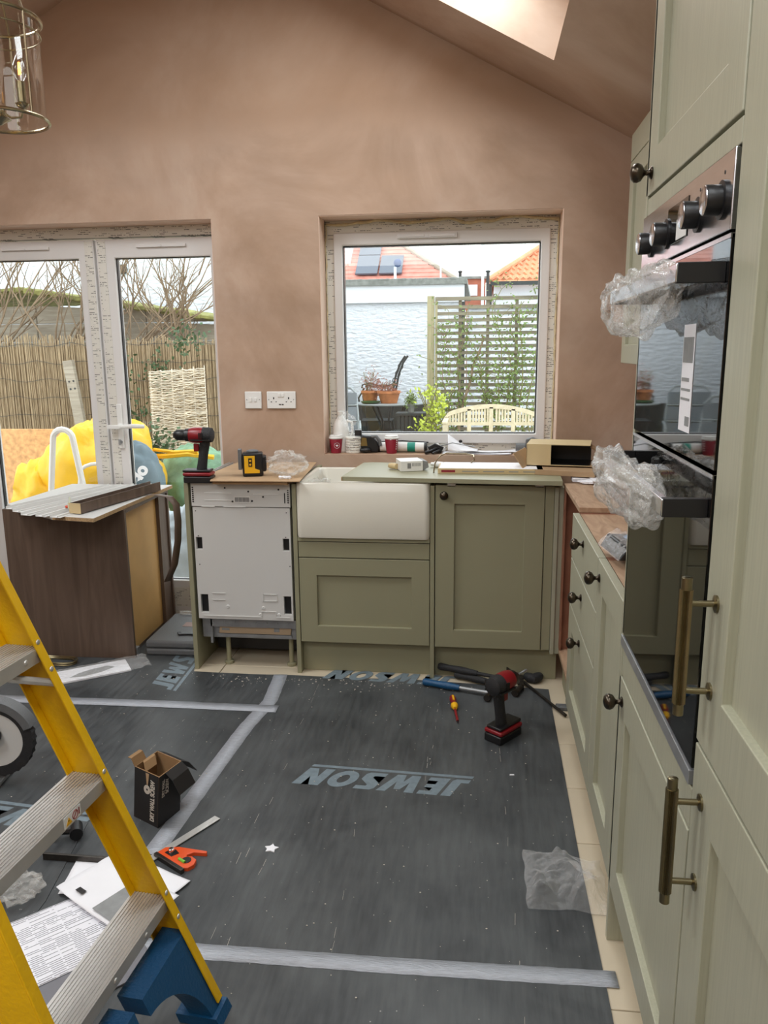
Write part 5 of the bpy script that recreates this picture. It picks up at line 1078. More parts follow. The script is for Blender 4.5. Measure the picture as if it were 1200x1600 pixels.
for i, j in order:
    p, q = cn[i], cn[j]; nn = Vector((q.y-p.y, -(q.x-p.x), 0)).normalized()
    A = [p-nn*0.003, q-nn*0.003]; V = [b.v(A[0]+Vector((0, 0, 0.003))), b.v(A[1]+Vector((0, 0, 0.003))), b.v(A[1]+Vector((0, 0, H+0.001))+lean), b.v(A[0]+Vector((0, 0, H+0.001))+lean)]; b.f(V)
    V2 = [b.v(A[0]+Vector((0, 0, H+0.0005))+lean), b.v(A[1]+Vector((0, 0, H+0.0005))+lean), b.v(q+Vector((0, 0, H+0.0008))+lean), b.v(p+Vector((0, 0, H+0.0008))+lean)]; b.f(V2)
build(b, 'box_lining', 'cardin', t, smooth=0)
def flap(p, q, d, m='blackcard'):
    b = MB(); up = Vector((0, 0, H))+lean; a, c = p+up, q+up
    mid = d*0.5+Vector((0, 0, 0.012))
    V = [[b.v(a), b.v(c)], [b.v(a+mid), b.v(c+mid)], [b.v(a+d), b.v(c+d)]]
    for A, B in zip(V, V[1:]): b.f([A[0], A[1], B[1], B[0]])
    build(b, 'flap', m, t, smooth=0, solid=0.002)
flap(cn[3], cn[2], Vector((0.03, 0.045, -0.055)))
flap(cn[0].lerp(cn[3], 0.25)+Vector((0.002, 0, 0)), cn[3], Vector((0.045, -0.01, -0.065)))
flap(cn[1], cn[1].lerp(cn[2], 0.5), Vector((-0.02, 0.0, 0.03)), 'cardin')
flap(cn[2].lerp(cn[1], 0.15), cn[1].lerp(cn[2], 0.35), Vector((0.02, -0.03, -0.02)), 'cardin')
# writing on the two visible faces
def face_X(p, q, u, z, rot):   # u along p->q (left to right seen from outside)
    ex = (q-p).normalized(); o_ = p+ex*u; nn = ex.cross(Vector((0, 0, 1))).normalized()
    if nn.dot((p+q)/2-(cn[0]+cn[2])/2) < 0: nn = -nn
    ez = (Vector((0, 0, H))+lean).normalized()
    X = Matrix((ex, ez, nn)).transposed().to_4x4(); X.translation = o_+ez*z+nn*0.0012
    return X @ RZ(rot)
fa, fb = cn[1], cn[0]
text('lettering', 'DRY WALL SCREW', 0.026, 'dust', t, face_X(fa, fb, 0.088, 0.083, PI/2), bold=0.0009, sx=0.62)
text('lettering', 'DRY WALL', 0.016, 'dust', t, face_X(cn[0], cn[3], 0.020, 0.125, PI/2), bold=0.0003, sx=0.75)
text('lettering', 'SCREW', 0.020, 'dust', t, face_X(cn[0], cn[3], 0.038, 0.125, PI/2), bold=0.0004, sx=0.75)
X = face_X(fa, fb, 0.062, 0.115, 0)
b = MB(); b.lathe([(0.004, 0), (0.015, 0), (0.015, 0.0006), (0.004, 0.0006)], 24, X, cap=False); build(b, 'picture_print', 'dust', t, smooth=0)
X = face_X(fa, fb, 0.062, 0.15, 0)
b = MB(); b.prism([(-0.008, 0.02), (0.008, 0.02), (0.006, 0.0), (0.003, -0.02), (-0.002, -0.018), (-0.004, 0.0)], 0.0, 0.0005, X=X, ax='z'); build(b, 'torn_patch', 'card', t, smooth=0)
# combination square
t = thing('combination_square', 'combination square with orange head and steel rule on the floor', 'square', (-0.045, -1.345, 0.0075), 0)
ang = math.atan2(-1.128+1.33, 0.02+0.095); ex = Vector((math.cos(ang), math.sin(ang)))
b = MB(); X = T(-0.05, 0.015, 0) @ RZ(ang); b.box(-0.03, -0.0125, -0.001, 0.222, 0.0125, 0.001, X=X); b.box(0, -0.002, 0.001, 0.222, 0.002, 0.0013, X=X); build(b, 'steel_rule', 'alu', t, smooth=0)
b = MB(); X = T(-0.055, 0.012, 0) @ RZ(math.atan2(-0.073, 0.12))
prof = [(0.0, 0.0), (0.115, 0.0), (0.128, 0.010), (0.13, 0.03), (0.118, 0.048), (0.095, 0.050), (0.085, 0.040), (0.078, 0.045), (0.085, 0.065), (0.118, 0.085), (0.112, 0.092), (0.03, 0.055), (0.0, 0.03)]
b.prism(prof, -0.007, 0.007, X=X, ax='z'); hd = build(b, 'head', 'orange', t, smooth=30, bevel=0.0015)
b = MB(); b.box(0, -0.012, -0.0072, 0.125, -0.0005, 0.010, X=X); build(b, 'base_edge', 'tooldark', t, smooth=0, bevel=0.001)
b = MB(); b.cyl(X @ Vector((0.098, 0.028, 0.0075)), X @ Vector((0.098, 0.028, 0.0085)), 0.014, n=20); b.prism([(0.02, 0.012), (0.05, 0.012), (0.056, 0.035), (0.035, 0.04), (0.022, 0.03)], 0.0072, 0.0084, X=X, ax='z'); build(b, 'dark_window', 'black', t, smooth=0)
b = MB(); b.cyl(X @ Vector((0.078, 0.018, 0.009)), X @ Vector((0.104, 0.018, 0.009)), 0.0045, n=12); build(b, 'spirit_vial', mat('green_vial', (120, 190, 70), 0.2), t)
b = MB(); b.lathe([(0.008, 0.008), (0.009, 0.011), (0.008, 0.020), (0.006, 0.021)], 16, X @ T(0.036, 0.024, 0)); build(b, 'lock_nut', 'steel', t)
b = MB(); X = T(-0.42, -1.385, 0.0035); b.box(0, -0.004, 0, 0.33, 0.004, 0.022, X=X); tag(build(b, 'steel_flat_bar', 'tooldark', smooth=0, bevel=0.0008), 'dark flat steel bar on edge lying behind the yellow ladder', 'bar')
# instruction leaflets by the ladder
p = paper('large printed instruction sheet lying lowest between ladder rails', (-0.17, -1.64), 0.78, 0.36, 0.26, 0.0088, 0.004, 11, m='print')
p2 = paper('white folded leaflet with grey photo on top of the papers', (-0.13, -1.525), -0.52, 0.30, 0.17, 0.018, 0.012, 14)
b = MB(); b.box(0.0, -0.075, 0.0, 0.13, 0.07, 0.0004); q = build(b, 'photo_print', 'grey', p2, smooth=0); q.location = (0, 0, 0.0085)
b = MB(); b.box(-0.10, -0.06, 0, -0.07, -0.045, 0.0004); q = build(b, 'badge_print', 'blackcard', p2, smooth=0); q.location = (0, 0, 0.0085)
b = MB(); b.lathe([(0.012, 0), (0.03, 0), (0.03, 0.0004), (0.012, 0.0004)], 24, T(0.11, 0.045, 0.0006), cap=False); q = build(b, 'disc_print', 'paper', p2, smooth=0); q.location = (0, 0, 0.0085)
paper('white leaflet sheet under the flat steel bar', (-0.20, -1.44), 0.15, 0.22, 0.14, 0.0062, 0.003, 17)
paper('white sheet poking out below the combination square', (-0.045, -1.455), -0.4, 0.14, 0.10, 0.0064, 0.004, 19)
b = MB(); b.box(-0.13, 0, 0, 0.13, 0.17, 0.003); o = build(b, 'brochure', mat('grey_brochure', (118, 118, 124), 0.5), smooth=0); o.location = (-0.02, -1.83, 0.0054); o.rotation_euler = (0, 0, 0.78); tag(o, 'dark grey brochure under the printed instruction sheet', 'brochure')
# star scrap
b = MB(); pts = [((0.012 if i % 2 else 0.022)*math.cos(PI*i/5+0.3), (0.012 if i % 2 else 0.02)*math.sin(PI*i/5+0.3)) for i in range(10)]; b.prism(pts, 0, 0.003, ax='z'); o = build(b, 'paper_scrap', 'paper', smooth=0); o.location = (0.222, -1.268, 0.0036); tag(o, 'small star-shaped white paper scrap in the middle floor', 'paper')
b = MB(); b.prism([(0, 0), (0.016, 0.002), (0.015, 0.007), (0.001, 0.006)], 0, 0.003, ax='z'); o = build(b, 'paper_scrap', 'paper', smooth=0); o.location = (0.93, -0.79, 0.0036); tag(o, 'tiny white scrap on the sheet below the impact driver', 'paper')
b = MB(); b.prism([(0, 0), (0.02, 0.002), (0.015, 0.012), (0.001, 0.008)], 0, 0.004, ax='z'); o = build(b, 'wood_chip', 'tan', smooth=0); o.location = (-0.20, -0.93, 0.0036); tag(o, 'small tan wood chip behind the screw carton', 'scrap')
# clear bag on the floor by the plinth
b = MB()
def fn(u, v):
    x = 0.955+0.215*u+0.02*nz((v*3, 0, 1)); y = -1.445+0.25*v*(1-0.12*u)+0.02*nz((u*3, 2, 0)); q = Vector((u*3.2, v*3.0, 1))
    h = 0.006+0.05*max(0, nz(q, 1.0, 3)+0.15)+0.03*(abs(nz(q, 2.2, 7))) + 0.035*math.exp(-((u-0.62)**2+(v-0.35)**2)*14)
    e = min(u, 1-u, v, 1-v)*6; return Vector((x, y, 0.0045+h*min(1, e+0.12)))
b.grid(fn, 46, 46); tag(build(b, 'plastic_bag', 'film', smooth=0), 'open clear plastic bag lying across sheet edge and tiles', 'bag')
# circular saw, mostly behind the ladder
t = thing('circular_saw', 'circular saw with grey guard and toothed black rim behind the ladder', 'saw', (-0.80, -1.0, 0.0052), 0.12)
cz = 0.155
b = MB(); n = 96
rr = [0.132+(0.004 if i % 3 == 0 else 0) for i in range(n)]
A = [b.v((rr[i]*math.cos(2*PI*i/n), -0.014, cz+rr[i]*math.sin(2*PI*i/n))) for i in range(n)]; B2 = [b.v((rr[i]*math.cos(2*PI*i/n), 0.014, cz+rr[i]*math.sin(2*PI*i/n))) for i in range(n)]
A2 = [b.v((0.10*math.cos(2*PI*i/n), -0.016, cz+0.10*math.sin(2*PI*i/n))) for i in range(n)]; B3 = [b.v((0.10*math.cos(2*PI*i/n), 0.016, cz+0.10*math.sin(2*PI*i/n))) for i in range(n)]
for i in range(n):
    j = (i+1) % n; b.f([A[i], A[j], B2[j], B2[i]]); b.f([A[i], A[j], A2[j], A2[i]]); b.f([B2[i], B2[j], B3[j], B3[i]]); b.f([A2[i], A2[j], B3[j], B3[i]])
build(b, 'toothed_rim', 'rubber', t, smooth=30)
b = MB(); b.lathe([(0.098, -0.010), (0.098, 0.010)], 48, T(0, 0, cz) @ RX(PI/2)); build(b, 'disc', 'whitemetal', t)
b = MB(); V = []
for i in range(25):
    a = math.radians(20+165*i/24); V.append([b.v((0.145*math.cos(a), -0.025, cz+0.145*math.sin(a))), b.v((0.145*math.cos(a), 0.025, cz+0.145*math.sin(a))), b.v((0.118*math.cos(a), 0.025, cz+0.118*math.sin(a))), b.v((0.118*math.cos(a), -0.025, cz+0.118*math.sin(a)))])
for A, B in zip(V, V[1:]):
    for k in range(4): b.f([A[k], A[(k+1) % 4], B[(k+1) % 4], B[k]])
b.f(V[0]); b.f(V[-1]); build(b, 'guard', 'greyplastic', t)
b = MB(); b.tube([(-0.12, -0.03, cz-0.06), (-0.05, -0.035, cz-0.01), (0.0, -0.035, cz+0.02)], [0.022, 0.02, 0.024], 10); b.cyl((0, -0.045, cz+0.02), (0, -0.014, cz+0.02), 0.03, n=20); build(b, 'arm', 'black', t)
b = MB(); b.box(-0.24, -0.12, 0.0, 0.02, 0.12, 0.014); b.tube([(-0.1, 0, 0.014), (-0.08, 0, 0.05), (0, 0, cz-0.02)], 0.018, 10); build(b, 'base_plate', 'zinc', t, bevel=0.003)
b = MB(); b.cyl((0.0, -0.03, 0.022), (0.0, 0.02, 0.022), 0.019, n=16); b.tube([(0, 0, 0.02), (-0.06, 0, 0.03), (-0.09, 0.01, 0.02)], 0.012, 8); o = build(b, 'castor', 'black'); o.location = (-0.38, -1.27, 0.0052); o.rotation_euler = (0, 0, 0.5); tag(o, 'small black castor wheel lying behind the ladder step', 'castor')
b = MB(); crumple(b, (-0.40, -1.545, 0.04), (0.06, 0.05, 0.035), 71, 0.35, 26, flat=0.0055); tag(build(b, 'plastic_scrap', 'film2', smooth=0), 'crumpled clear plastic with black part left of the papers', 'plastic')
# ------------------------------------------------------------------ the garden
G = -0.06
def mat_render():
    m = mat('white_render', (222, 228, 236), 0.85); tc = N(m, 'TexCoord'); mp = N(m, 'Mapping'); mp.inputs['Scale'].default_value = (1, 1, 2.4); L(m, tc.outputs['Object'], mp.inputs[0])
    n = N(m, 'TexNoise'); n.inputs['Scale'].default_value = 9; n.inputs['Detail'].default_value = 5; L(m, mp.outputs[0], n.inputs[0])
    bp = N(m, 'Bump'); bp.inputs['Strength'].default_value = 0.8; bp.inputs['Distance'].default_value = 0.05; L(m, n.outputs['Fac'], bp.inputs['Height']); L(m, bp.outputs[0], P(m).inputs['Normal'])
    return m
M['render'] = mat_render()
M['fascia'] = mat('white_fascia', (228, 234, 242), 0.5)
M['felt'] = mat('roof_felt', (132, 136, 132), 0.9, var=0.25, vs=14)
M['paving'] = mat('garden_paving', (168, 162, 150), 0.85, var=0.2, vs=3)
M['mossy'] = mat('mossy_roof', (140, 140, 84), 0.95, var=0.45, vs=9, bump=1.0, bs=22)
M['shedboard'] = mat_wood('weathered_shed_board', (146, 138, 124), (178, 170, 154), 2, (1.2, 1.2, 12), 0.85)
M['reed'] = mat_wood('dry_reed', (132, 114, 88), (190, 170, 138), 3, (30, 30, 2), 0.9)
M['wattle'] = mat('willow_rod', (214, 204, 186), 0.85, var=0.3, vs=14)
M['bark'] = mat('grey_bark', (136, 118, 96), 0.9, var=0.25, vs=12)
M['trellis'] = mat_wood('weathered_trellis', (118, 112, 96), (152, 146, 126), 2, (1, 1, 10), 0.85)
M['post'] = mat_wood('green_post', (150, 144, 112), (178, 170, 138), 2, (10, 10, 1), 0.85)
M['benchwood'] = mat_wood('pale_teak', (196, 186, 158), (220, 210, 184), 2, (6, 6, 6), 0.7)
M['leaf'] = mat('green_leaf', (112, 134, 70), 0.6, var=0.3, vs=3)
M['leafdark'] = mat('dark_leaf', (54, 84, 48), 0.6, var=0.3, vs=3)
M['limeleaf'] = mat('lime_leaf', (172, 186, 66), 0.6, var=0.2, vs=3)
M['stem'] = mat('green_stem', (126, 124, 74), 0.8)
M['terracotta'] = mat('terracotta', (190, 122, 78), 0.75, var=0.25, vs=12)
M['heather'] = mat('dry_heather', (150, 104, 88), 0.9, var=0.3, vs=6)
M['iron'] = mat('black_iron', (46, 52, 52), 0.5)
M['tarp'] = mat('yellow_tarpaulin', (232, 184, 24), 0.45, var=0.14, vs=4, bump=0.9, bs=9)
M['tarpblue'] = mat('slate_print', (92, 112, 122), 0.6)
M['greenbag'] = mat('green_woven_bag', (112, 150, 120), 0.7, var=0.35, vs=9, bump=0.6, bs=12)
M['osb'] = mat('oriented_strand_board', (216, 168, 116), 0.8, var=0.28, vs=26)
M['redtile'] = mat('red_roof_tile', (206, 140, 126), 0.8, var=0.16, vs=5)
M['orangetile'] = mat('orange_pantile', (220, 154, 118), 0.8, var=0.2, vs=4)
M['solar'] = mat('solar_glass', (84, 94, 108), 0.2, var=0.06, vs=1)
M['brick'] = mat('house_brick', (170, 104, 84), 0.9, var=0.15, vs=8)
M['furn'] = mat('grey_furniture_tube', (150, 158, 160), 0.4, 0.3)
M['mesh'] = mat('grey_textilene', (118, 126, 132), 0.7)

b = MB(); b.box(-14, YB+0.3, G-0.3, 14, 40, G); gr = struct(b, 'ground', 'paving', smooth=0)
# white rendered garage
t = thing('garage', 'long white rendered garage with a grey felt roof edge across the garden', 'garage', (-1.2, 9.2, G))
b = MB(); b.box(-2.8, 9.2, G, 0.52, 13.5, 2.15); build(b, 'wall', 'render', t, world=True, smooth=0)
b = MB(); b.box(-2.82, 9.13, 2.14, 0.56, 9.2, 2.395); build(b, 'fascia', 'fascia', t, world=True, smooth=0)
b = MB(); b.box(-2.85, 9.08, 2.395, 0.60, 13.6, 2.475)
for i in range(40): b.ball((-2.8+i*0.084, 9.10, 2.475), 0.035+0.02*random.random(), 6, (1.6, 0.6, 0.4))
build(b, 'felt_roof', 'felt', t, world=True, smooth=0)
b = MB(); b.box(0.52, 9.15, G, 0.57, 9.22, 2.40); build(b, 'downpipe', 'iron', t, world=True, smooth=0)
t = thing('boundary_wall', 'lower white rendered boundary wall behind the slatted trellis', 'wall', (2.2, 9.6, G))
b = MB(); b.box(0.60, 9.5, G, 4.2, 9.7, 2.04); build(b, 'wall', 'render', t, world=True, smooth=0)
b = MB(); b.box(0.60, 9.46, 2.04, 4.2, 9.74, 2.09); build(b, 'coping', 'felt', t, world=True, smooth=0)
t = thing('neighbour_house', 'tall white rendered house wall beyond the shed and reed fence', 'house', (-6.0, 8.2, G))
b = MB(); b.box(-9.5, 8.2, G, -2.9, 13, 4.6); build(b, 'wall', 'render', t, world=True, smooth=0)
b = MB(); b.lathe([(0.07, 0), (0.07, 0.03), (0.04, 0.035)], 20, T(-4.42, 8.2, 2.62) @ RX(PI/2)); build(b, 'vent', 'iron', t, world=True)
# shed
t = thing('shed', 'weathered grey shed with a mossy roof behind the reed fence', 'shed', (-3.6, 5.7, G))
rz_ = lambda x: 2.13-0.10*abs(x+4.5) if x < -4.5 else 2.13-0.155*(x+4.5)
k = 0
for row in range(8):
    z0 = 0.3+row*0.21
    for x0, x1 in ((-6.4, -4.4), (-4.39, -3.05), (-3.04, -1.9)):
        zt = max(rz_(x0), rz_(x1))
        if z0 > zt-0.03: continue
        b = MB(); z1a, z1b = max(z0+0.002, min(z0+0.205, rz_(x0))), max(z0+0.002, min(z0+0.205, rz_(x1))); b.prism([(x0, z0), (x1, z0), (x1, z1b), (x0, z1a)], 5.7+0.004*(row % 2), 5.75); build(b, 'board', 'shedboard', t, world=True, smooth=0, bevel=0.006)
b = MB(); b.grid(lambda u, v: Vector((-6.5+4.7*u, 5.55+2.3*v, rz_(-6.5+4.7*u)+0.03+0.03*nz((u*14, v*6, 0))+0.02*v)), 60, 8)
for i in range(150): x = random.uniform(-6.4, -1.9); b.ball((x, 5.56+random.uniform(-.02, .1), rz_(x)+0.02), random.uniform(0.02, 0.045), 6, (1.5, 1, 0.7))
build(b, 'mossy_roof', 'mossy', t, world=True, smooth=0, solid=0.03)
# reed screen
t = thing('reed_fence', 'brown reed screen fence along the garden left side', 'fence', (-4.2, 5.0, G))
b = MB(); x = -6.6
while x < -1.72:
    h = 1.60+0.05*nz((x*6, 0, 0))+random.uniform(-0.03, 0.03)-(0.0 if x < -3 else 0.03)
    y = 5.0+random.uniform(-0.012, 0.012); r = random.uniform(0.0045, 0.0075); lx = random.uniform(-0.02, 0.02)
    b.cyl((x, y, G), (x+lx, y, h), r, r*0.8, n=5, cap=False); x += random.uniform(0.009, 0.013)
o = build(b, 'reeds', 'reed', t, world=True); o['kind'] = 'stuff'
b = MB(); b.box(-6.6, 5.02, G, -1.72, 5.03, 1.5); build(b, 'backing', 'reed', t, world=True, smooth=0)
for k in range(8):
    b = MB(); z0 = 0.2+k*0.19
    b.tube([(-6.6+4.88*i/70, 4.983, z0+0.012*math.sin(i*0.9+k)-0.02*abs(math.sin(i*0.35+k))) for i in range(71)], 0.003, 4); build(b, 'binding_wire', 'iron', t, world=True)
# bare shrubs above the fence
def bare(name, label, x, y, z, n, seed, h, spread, lean=0.0, m='bark'):
    rnd = random.Random(seed); t = thing(name, label, 'shrub', (x, y, G))
    def grow(b, p, d, ln, r, dep):
        pts = [p]; q = p.copy(); dd = d.copy()
        for i in range(5):
            dd = (dd + Vector((rnd.uniform(-.22, .22), rnd.uniform(-.15, .15), rnd.uniform(-.10, .14)))).normalized(); q = q + dd*ln/5; pts.append(q.copy())
            if dep > 0 and rnd.random() < 0.62: grow(b, q, (dd + Vector((rnd.uniform(-.9, .9), rnd.uniform(-.5, .5), rnd.uniform(-.1, .6)))).normalized(), ln*rnd.uniform(0.45, 0.75), r*0.6, dep-1)
        b.tube(pts, [r*(1-0.14*i) for i in range(6)], 5)
    b = MB()
    for i in range(n): grow(b, Vector((x+rnd.uniform(-.15, .15), y, z)), Vector((rnd.uniform(-1, 1)*spread+lean, rnd.uniform(-.2, .2), 1)).normalized(), h*rnd.uniform(0.7, 1.1), 0.016, 2)
    o = build(b, 'branches', m, t, world=True); o['kind'] = 'stuff'
    b = MB(); b.tube([(x, y, G), (x, y, z*0.6), (x, y, z+0.05)], [0.06, 0.05, 0.035], 8); build(b, 'trunk', m, t, world=True)
bare('bare_shrub', 'bare branching shrub rising at the far left of the reed fence', -4.9, 5.25, 1.25, 9, 1, 1.5, 1.1)
bare('bare_shrub', 'bare arching shrub above the fence just left of the door join', -3.9, 5.35, 1.3, 9, 2, 1.4, 1.2)
bare('bare_shrub', 'bare shrub with long stems leaning right behind the right door', -3.35, 5.3, 1.15, 9, 5, 1.6, 0.5, 0.5)
bare('bare_shrub', 'thin twiggy shrub at the reed fence end by the door frame', -2.5, 5.35, 1.35, 7, 7, 0.9, 0.45)
def leafclump(b, c, rad, n, sz, rnd):
    for i in range(n):
        p = Vector((c[0]+rnd.gauss(0, rad[0]), c[1]+rnd.gauss(0, rad[1]), c[2]+rnd.gauss(0, rad[2])))
        a = Vector((rnd.uniform(-1, 1), rnd.uniform(-1, 1), rnd.uniform(-1, 1))).normalized(); c_ = a.orthogonal().normalized(); s = sz*rnd.uniform(0.6, 1.3)
        V = [b.v(p), b.v(p+a*s*0.5+c_*s*0.3), b.v(p+a*s), b.v(p+a*s*0.5-c_*s*0.3)]; b.f(V)
rnd = random.Random(3)
t = thing('ivy', 'dark ivy growing up the reed fence between the two panels', 'ivy', (-2.95, 4.9, G))
b = MB(); leafclump(b, (-2.95, 4.92, 0.45), (0.13, 0.04, 0.4), 420, 0.05, rnd); leafclump(b, (-2.62, 4.94, 1.2), (0.07, 0.03, 0.12), 120, 0.05, rnd); leafclump(b, (-2.15, 4.5, 1.55), (0.10, 0.1, 0.08), 120, 0.05, rnd); o = build(b, 'leaves', 'leafdark', t, world=True, smooth=0); o['kind'] = 'stuff'
t = thing('leafy_plant', 'low dark green leafy plant before the woven hurdle', 'plant', (-2.35, 3.9, G))
b = MB(); leafclump(b, (-2.35, 3.95, 0.50), (0.17, 0.06, 0.10), 420, 0.055, rnd); o = build(b, 'leaves', 'leafdark', t, world=True, smooth=0); o['kind'] = 'stuff'
b = MB(); b.tube([(-2.35, 3.95, G), (-2.34, 3.95, 0.5)], 0.012, 6); build(b, 'stem', 'stem', t, world=True)
# woven hurdle
t = thing('woven_hurdle', 'pale woven willow hurdle leaning on the reed fence', 'hurdle', (-2.13, 4.2, G))
b = MB(); z = 0.02; k = 0
while z < 1.24:
    ph = PI*(k % 2); x0, x1 = -2.41+0.012*nz((k, 0, 3)), -1.84+0.012*nz((k, 4, 3)); zt = z
    b.tube([(x0+(x1-x0)*i/24, 4.2+0.014*math.sin(i/24*5*PI+ph)-0.004, zt+0.012*nz((i*0.5, k*1.7, 0))+(0.03+0.03*nz((k*0.2, 9, 0)))*(i/24)) for i in range(25)], 0.0058+0.001*nz((k, 1, 1)), 5); z += 0.0145; k += 1
o = build(b, 'woven_rods', 'wattle', t, world=True); o['kind'] = 'stuff'
for i in range(6):
    b = MB(); x = -2.40+0.11*i; b.cyl((x, 4.2, G), (x+0.004, 4.2, 1.25+0.01*i), 0.006, n=8); build(b, 'stake', 'wattle', t, world=True)
t = thing('timber_post', 'leaning grey timber with bolt holes against the reed fence', 'post', (-3.45, 4.8, G))
b = MB(); X = T(-3.40, 4.82, G) @ RY(-0.12); b.box(-0.055, -0.03, 0.01, 0.055, 0.03, 1.42, X=X); build(b, 'timber', 'shedboard', t, world=True, smooth=0, bevel=0.004)
for z in (1.12, 1.2):
    for x in (-0.02, 0.03):
        b = MB(); b.cyl(X @ Vector((x, -0.034, z)), X @ Vector((x, -0.028, z)), 0.011, n=10); build(b, 'bolt', 'iron', t, world=True)
# OSB, tarpaulin sacks, folding steps
b = MB(); b.box(-3.9, 3.0, G, -2.72, 3.018, 0.80, X=T(0, 0, 0)); tag(build(b, 'strand_board', 'osb', smooth=0), 'orange-brown strand board standing behind the yellow tarpaulin', 'board')
t = thing('tarpaulin_heap', 'bulging yellow tarpaulin sack with a slate blue printed corner', 'sack', (-2.2, 2.6, G))
def lump(c, rad, seed, amp, n=56):
    def fn(u, v):
        th = 2*PI*u; ph = PI*v; d = Vector((math.sin(ph)*math.cos(th), math.sin(ph)*math.sin(th), math.cos(ph)))
        k = 1+amp*0.8*nz(d, 1.2, seed)+amp*0.4*(abs(nz(d, 2.2, seed+2))*2-0.4)-amp*0.28*abs(nz((d.x*2, d.y*2, d.z*6), 1.6, seed+5))+amp*0.15*nz((d.x*5, d.y*5, d.z*9), 1.6, seed+8)
        q = Vector((c[0]+rad[0]*d.x*k, c[1]+rad[1]*d.y*k, c[2]+rad[2]*d.z*k)); q.z = max(q.z, G+0.004); return q
    return fn
b = MB(); b.grid(lump((-2.18, 2.62, 0.36), (0.50, 0.32, 0.56), 3, 0.3), 64, 40, cu=True); build(b, 'sack', 'tarp', t, world=True, smooth=60)
b = MB(); b.grid(lump((-2.62, 2.55, 0.28), (0.26, 0.25, 0.33), 8, 0.35), 40, 26, cu=True); build(b, 'sack', 'tarp', t, world=True, smooth=60)
b = MB(); b.grid(lump((-1.82, 2.42, 0.45), (0.23, 0.20, 0.31), 11, 0.22), 40, 26, cu=True); ps = build(b, 'printed_corner', 'tarpblue', t, world=True, smooth=60)
text('lettering', 'elo', 0.13, 'paper', ps, T(0.50, -0.37, 0.60) @ RZ(0.35) @ RX(PI/2) @ RZ(0.9), bold=0.006, sx=1.0, extrude=0.004)
t = thing('green_sack', 'green woven sack with yellow straps beyond the cordless drill', 'sack', (-1.55, 3.0, G))
b = MB(); b.grid(lump((-1.52, 3.0, 0.30), (0.34, 0.25, 0.38), 21, 0.22), 44, 28, cu=True); build(b, 'sack', 'greenbag', t, world=True, smooth=60)
b = MB(); b.tube([(-1.84, 2.80, 0.60), (-1.70, 2.76, 0.61), (-1.5, 2.74, 0.63), (-1.3, 2.78, 0.60)], 0.022, 6); b.tube([(-1.80, 2.78, 0.66), (-1.62, 2.75, 0.645), (-1.42, 2.74, 0.655)], 0.015, 6); build(b, 'strap', 'tarp', t, world=True)
t = thing('metal_steps', 'pale aluminium folding step frame before the yellow tarpaulin', 'steps', (-2.1, 2.0, G))
def U(x0, x1, y0, zt, zb, dx=0.0, r=0.022):
    pts = [(x0-dx, y0, zb), (x0, y0, zt-0.07)] + [((x0+x1)/2-(x1-x0)/2*math.cos(a), y0, zt-0.07+0.07*math.sin(a)) for a in (PI*i/8 for i in range(1, 8))] + [(x1, y0, zt-0.07), (x1+dx, y0, zb)]
    b = MB(); b.tube(pts, r, 8); build(b, 'tube_frame', 'whitemetal', t, world=True)
U(-2.21, -2.06, 2.0, 0.90, G+0.01, 0.12)
U(-2.16, -1.86, 2.25, 0.62, G+0.01, 0.10, 0.014)
for z in (0.15, 0.38): b = MB(); b.box(-2.30+0.1*z, 1.95, z, -1.98, 2.08, z+0.02); build(b, 'tread', 'whitemetal', t, world=True, smooth=0)
b = MB(); b.grid(lump((-0.98, 1.45, 0.12), (0.30, 0.22, 0.36), 31, 0.3), 40, 26, cu=True); tag(build(b, 'plastic_sack', mat('pale_blue_plastic', (190, 204, 214), 0.35, var=0.3, vs=5, bump=0.6, bs=14), smooth=60), 'pale blue plastic sack outside between carcass and dishwasher', 'sack')
b = MB(); b.grid(lump((-2.08, 1.25, 0.05), (0.22, 0.2, 0.34), 41, 0.3), 40, 26, cu=True); tag(build(b, 'plastic_sack', mat('white_plastic_sack', (214, 216, 222), 0.35, var=0.25, vs=8, bump=0.6, bs=14), smooth=60), 'white plastic sack outside the left door beside dark carcass', 'sack')
# trellis
t = thing('slatted_trellis', 'weathered slatted trellis panel behind the curved bench', 'trellis', (1.2, 7.0, G))
b = MB(); b.box(0.135, 6.97, G, 0.225, 7.06, 2.09); build(b, 'post', 'post', t, world=True, smooth=0, bevel=0.004)
b = MB(); b.box(0.235, 6.985, G+0.05, 0.265, 7.03, 2.05); build(b, 'side_batten', 'post', t, world=True, smooth=0)
b = MB(); b.box(0.235, 6.975, 2.03, 2.45, 7.04, 2.075); build(b, 'top_rail', 'trellis', t, world=True, smooth=0)
for i, x in enumerate((0.55, 0.90, 1.26, 1.62, 2.0)):
    b = MB(); b.box(x-0.02, 7.02, G+0.05, x+0.02, 7.045, 2.03); build(b, 'upright', 'trellis', t, world=True, smooth=0)
sl0 = None; z = 1.93
while z > 0.06:
    if sl0 is None:
        b = MB(); b.box(0.266, 6.995, z, 2.44, 7.018, z+0.042); sl0 = build(b, 'slat', 'trellis', t, world=True, smooth=0, bevel=0.002); zs = z
    else:
        o = sl0.copy(); C.objects.link(o); o.location.z = z-zs
    z -= 0.081
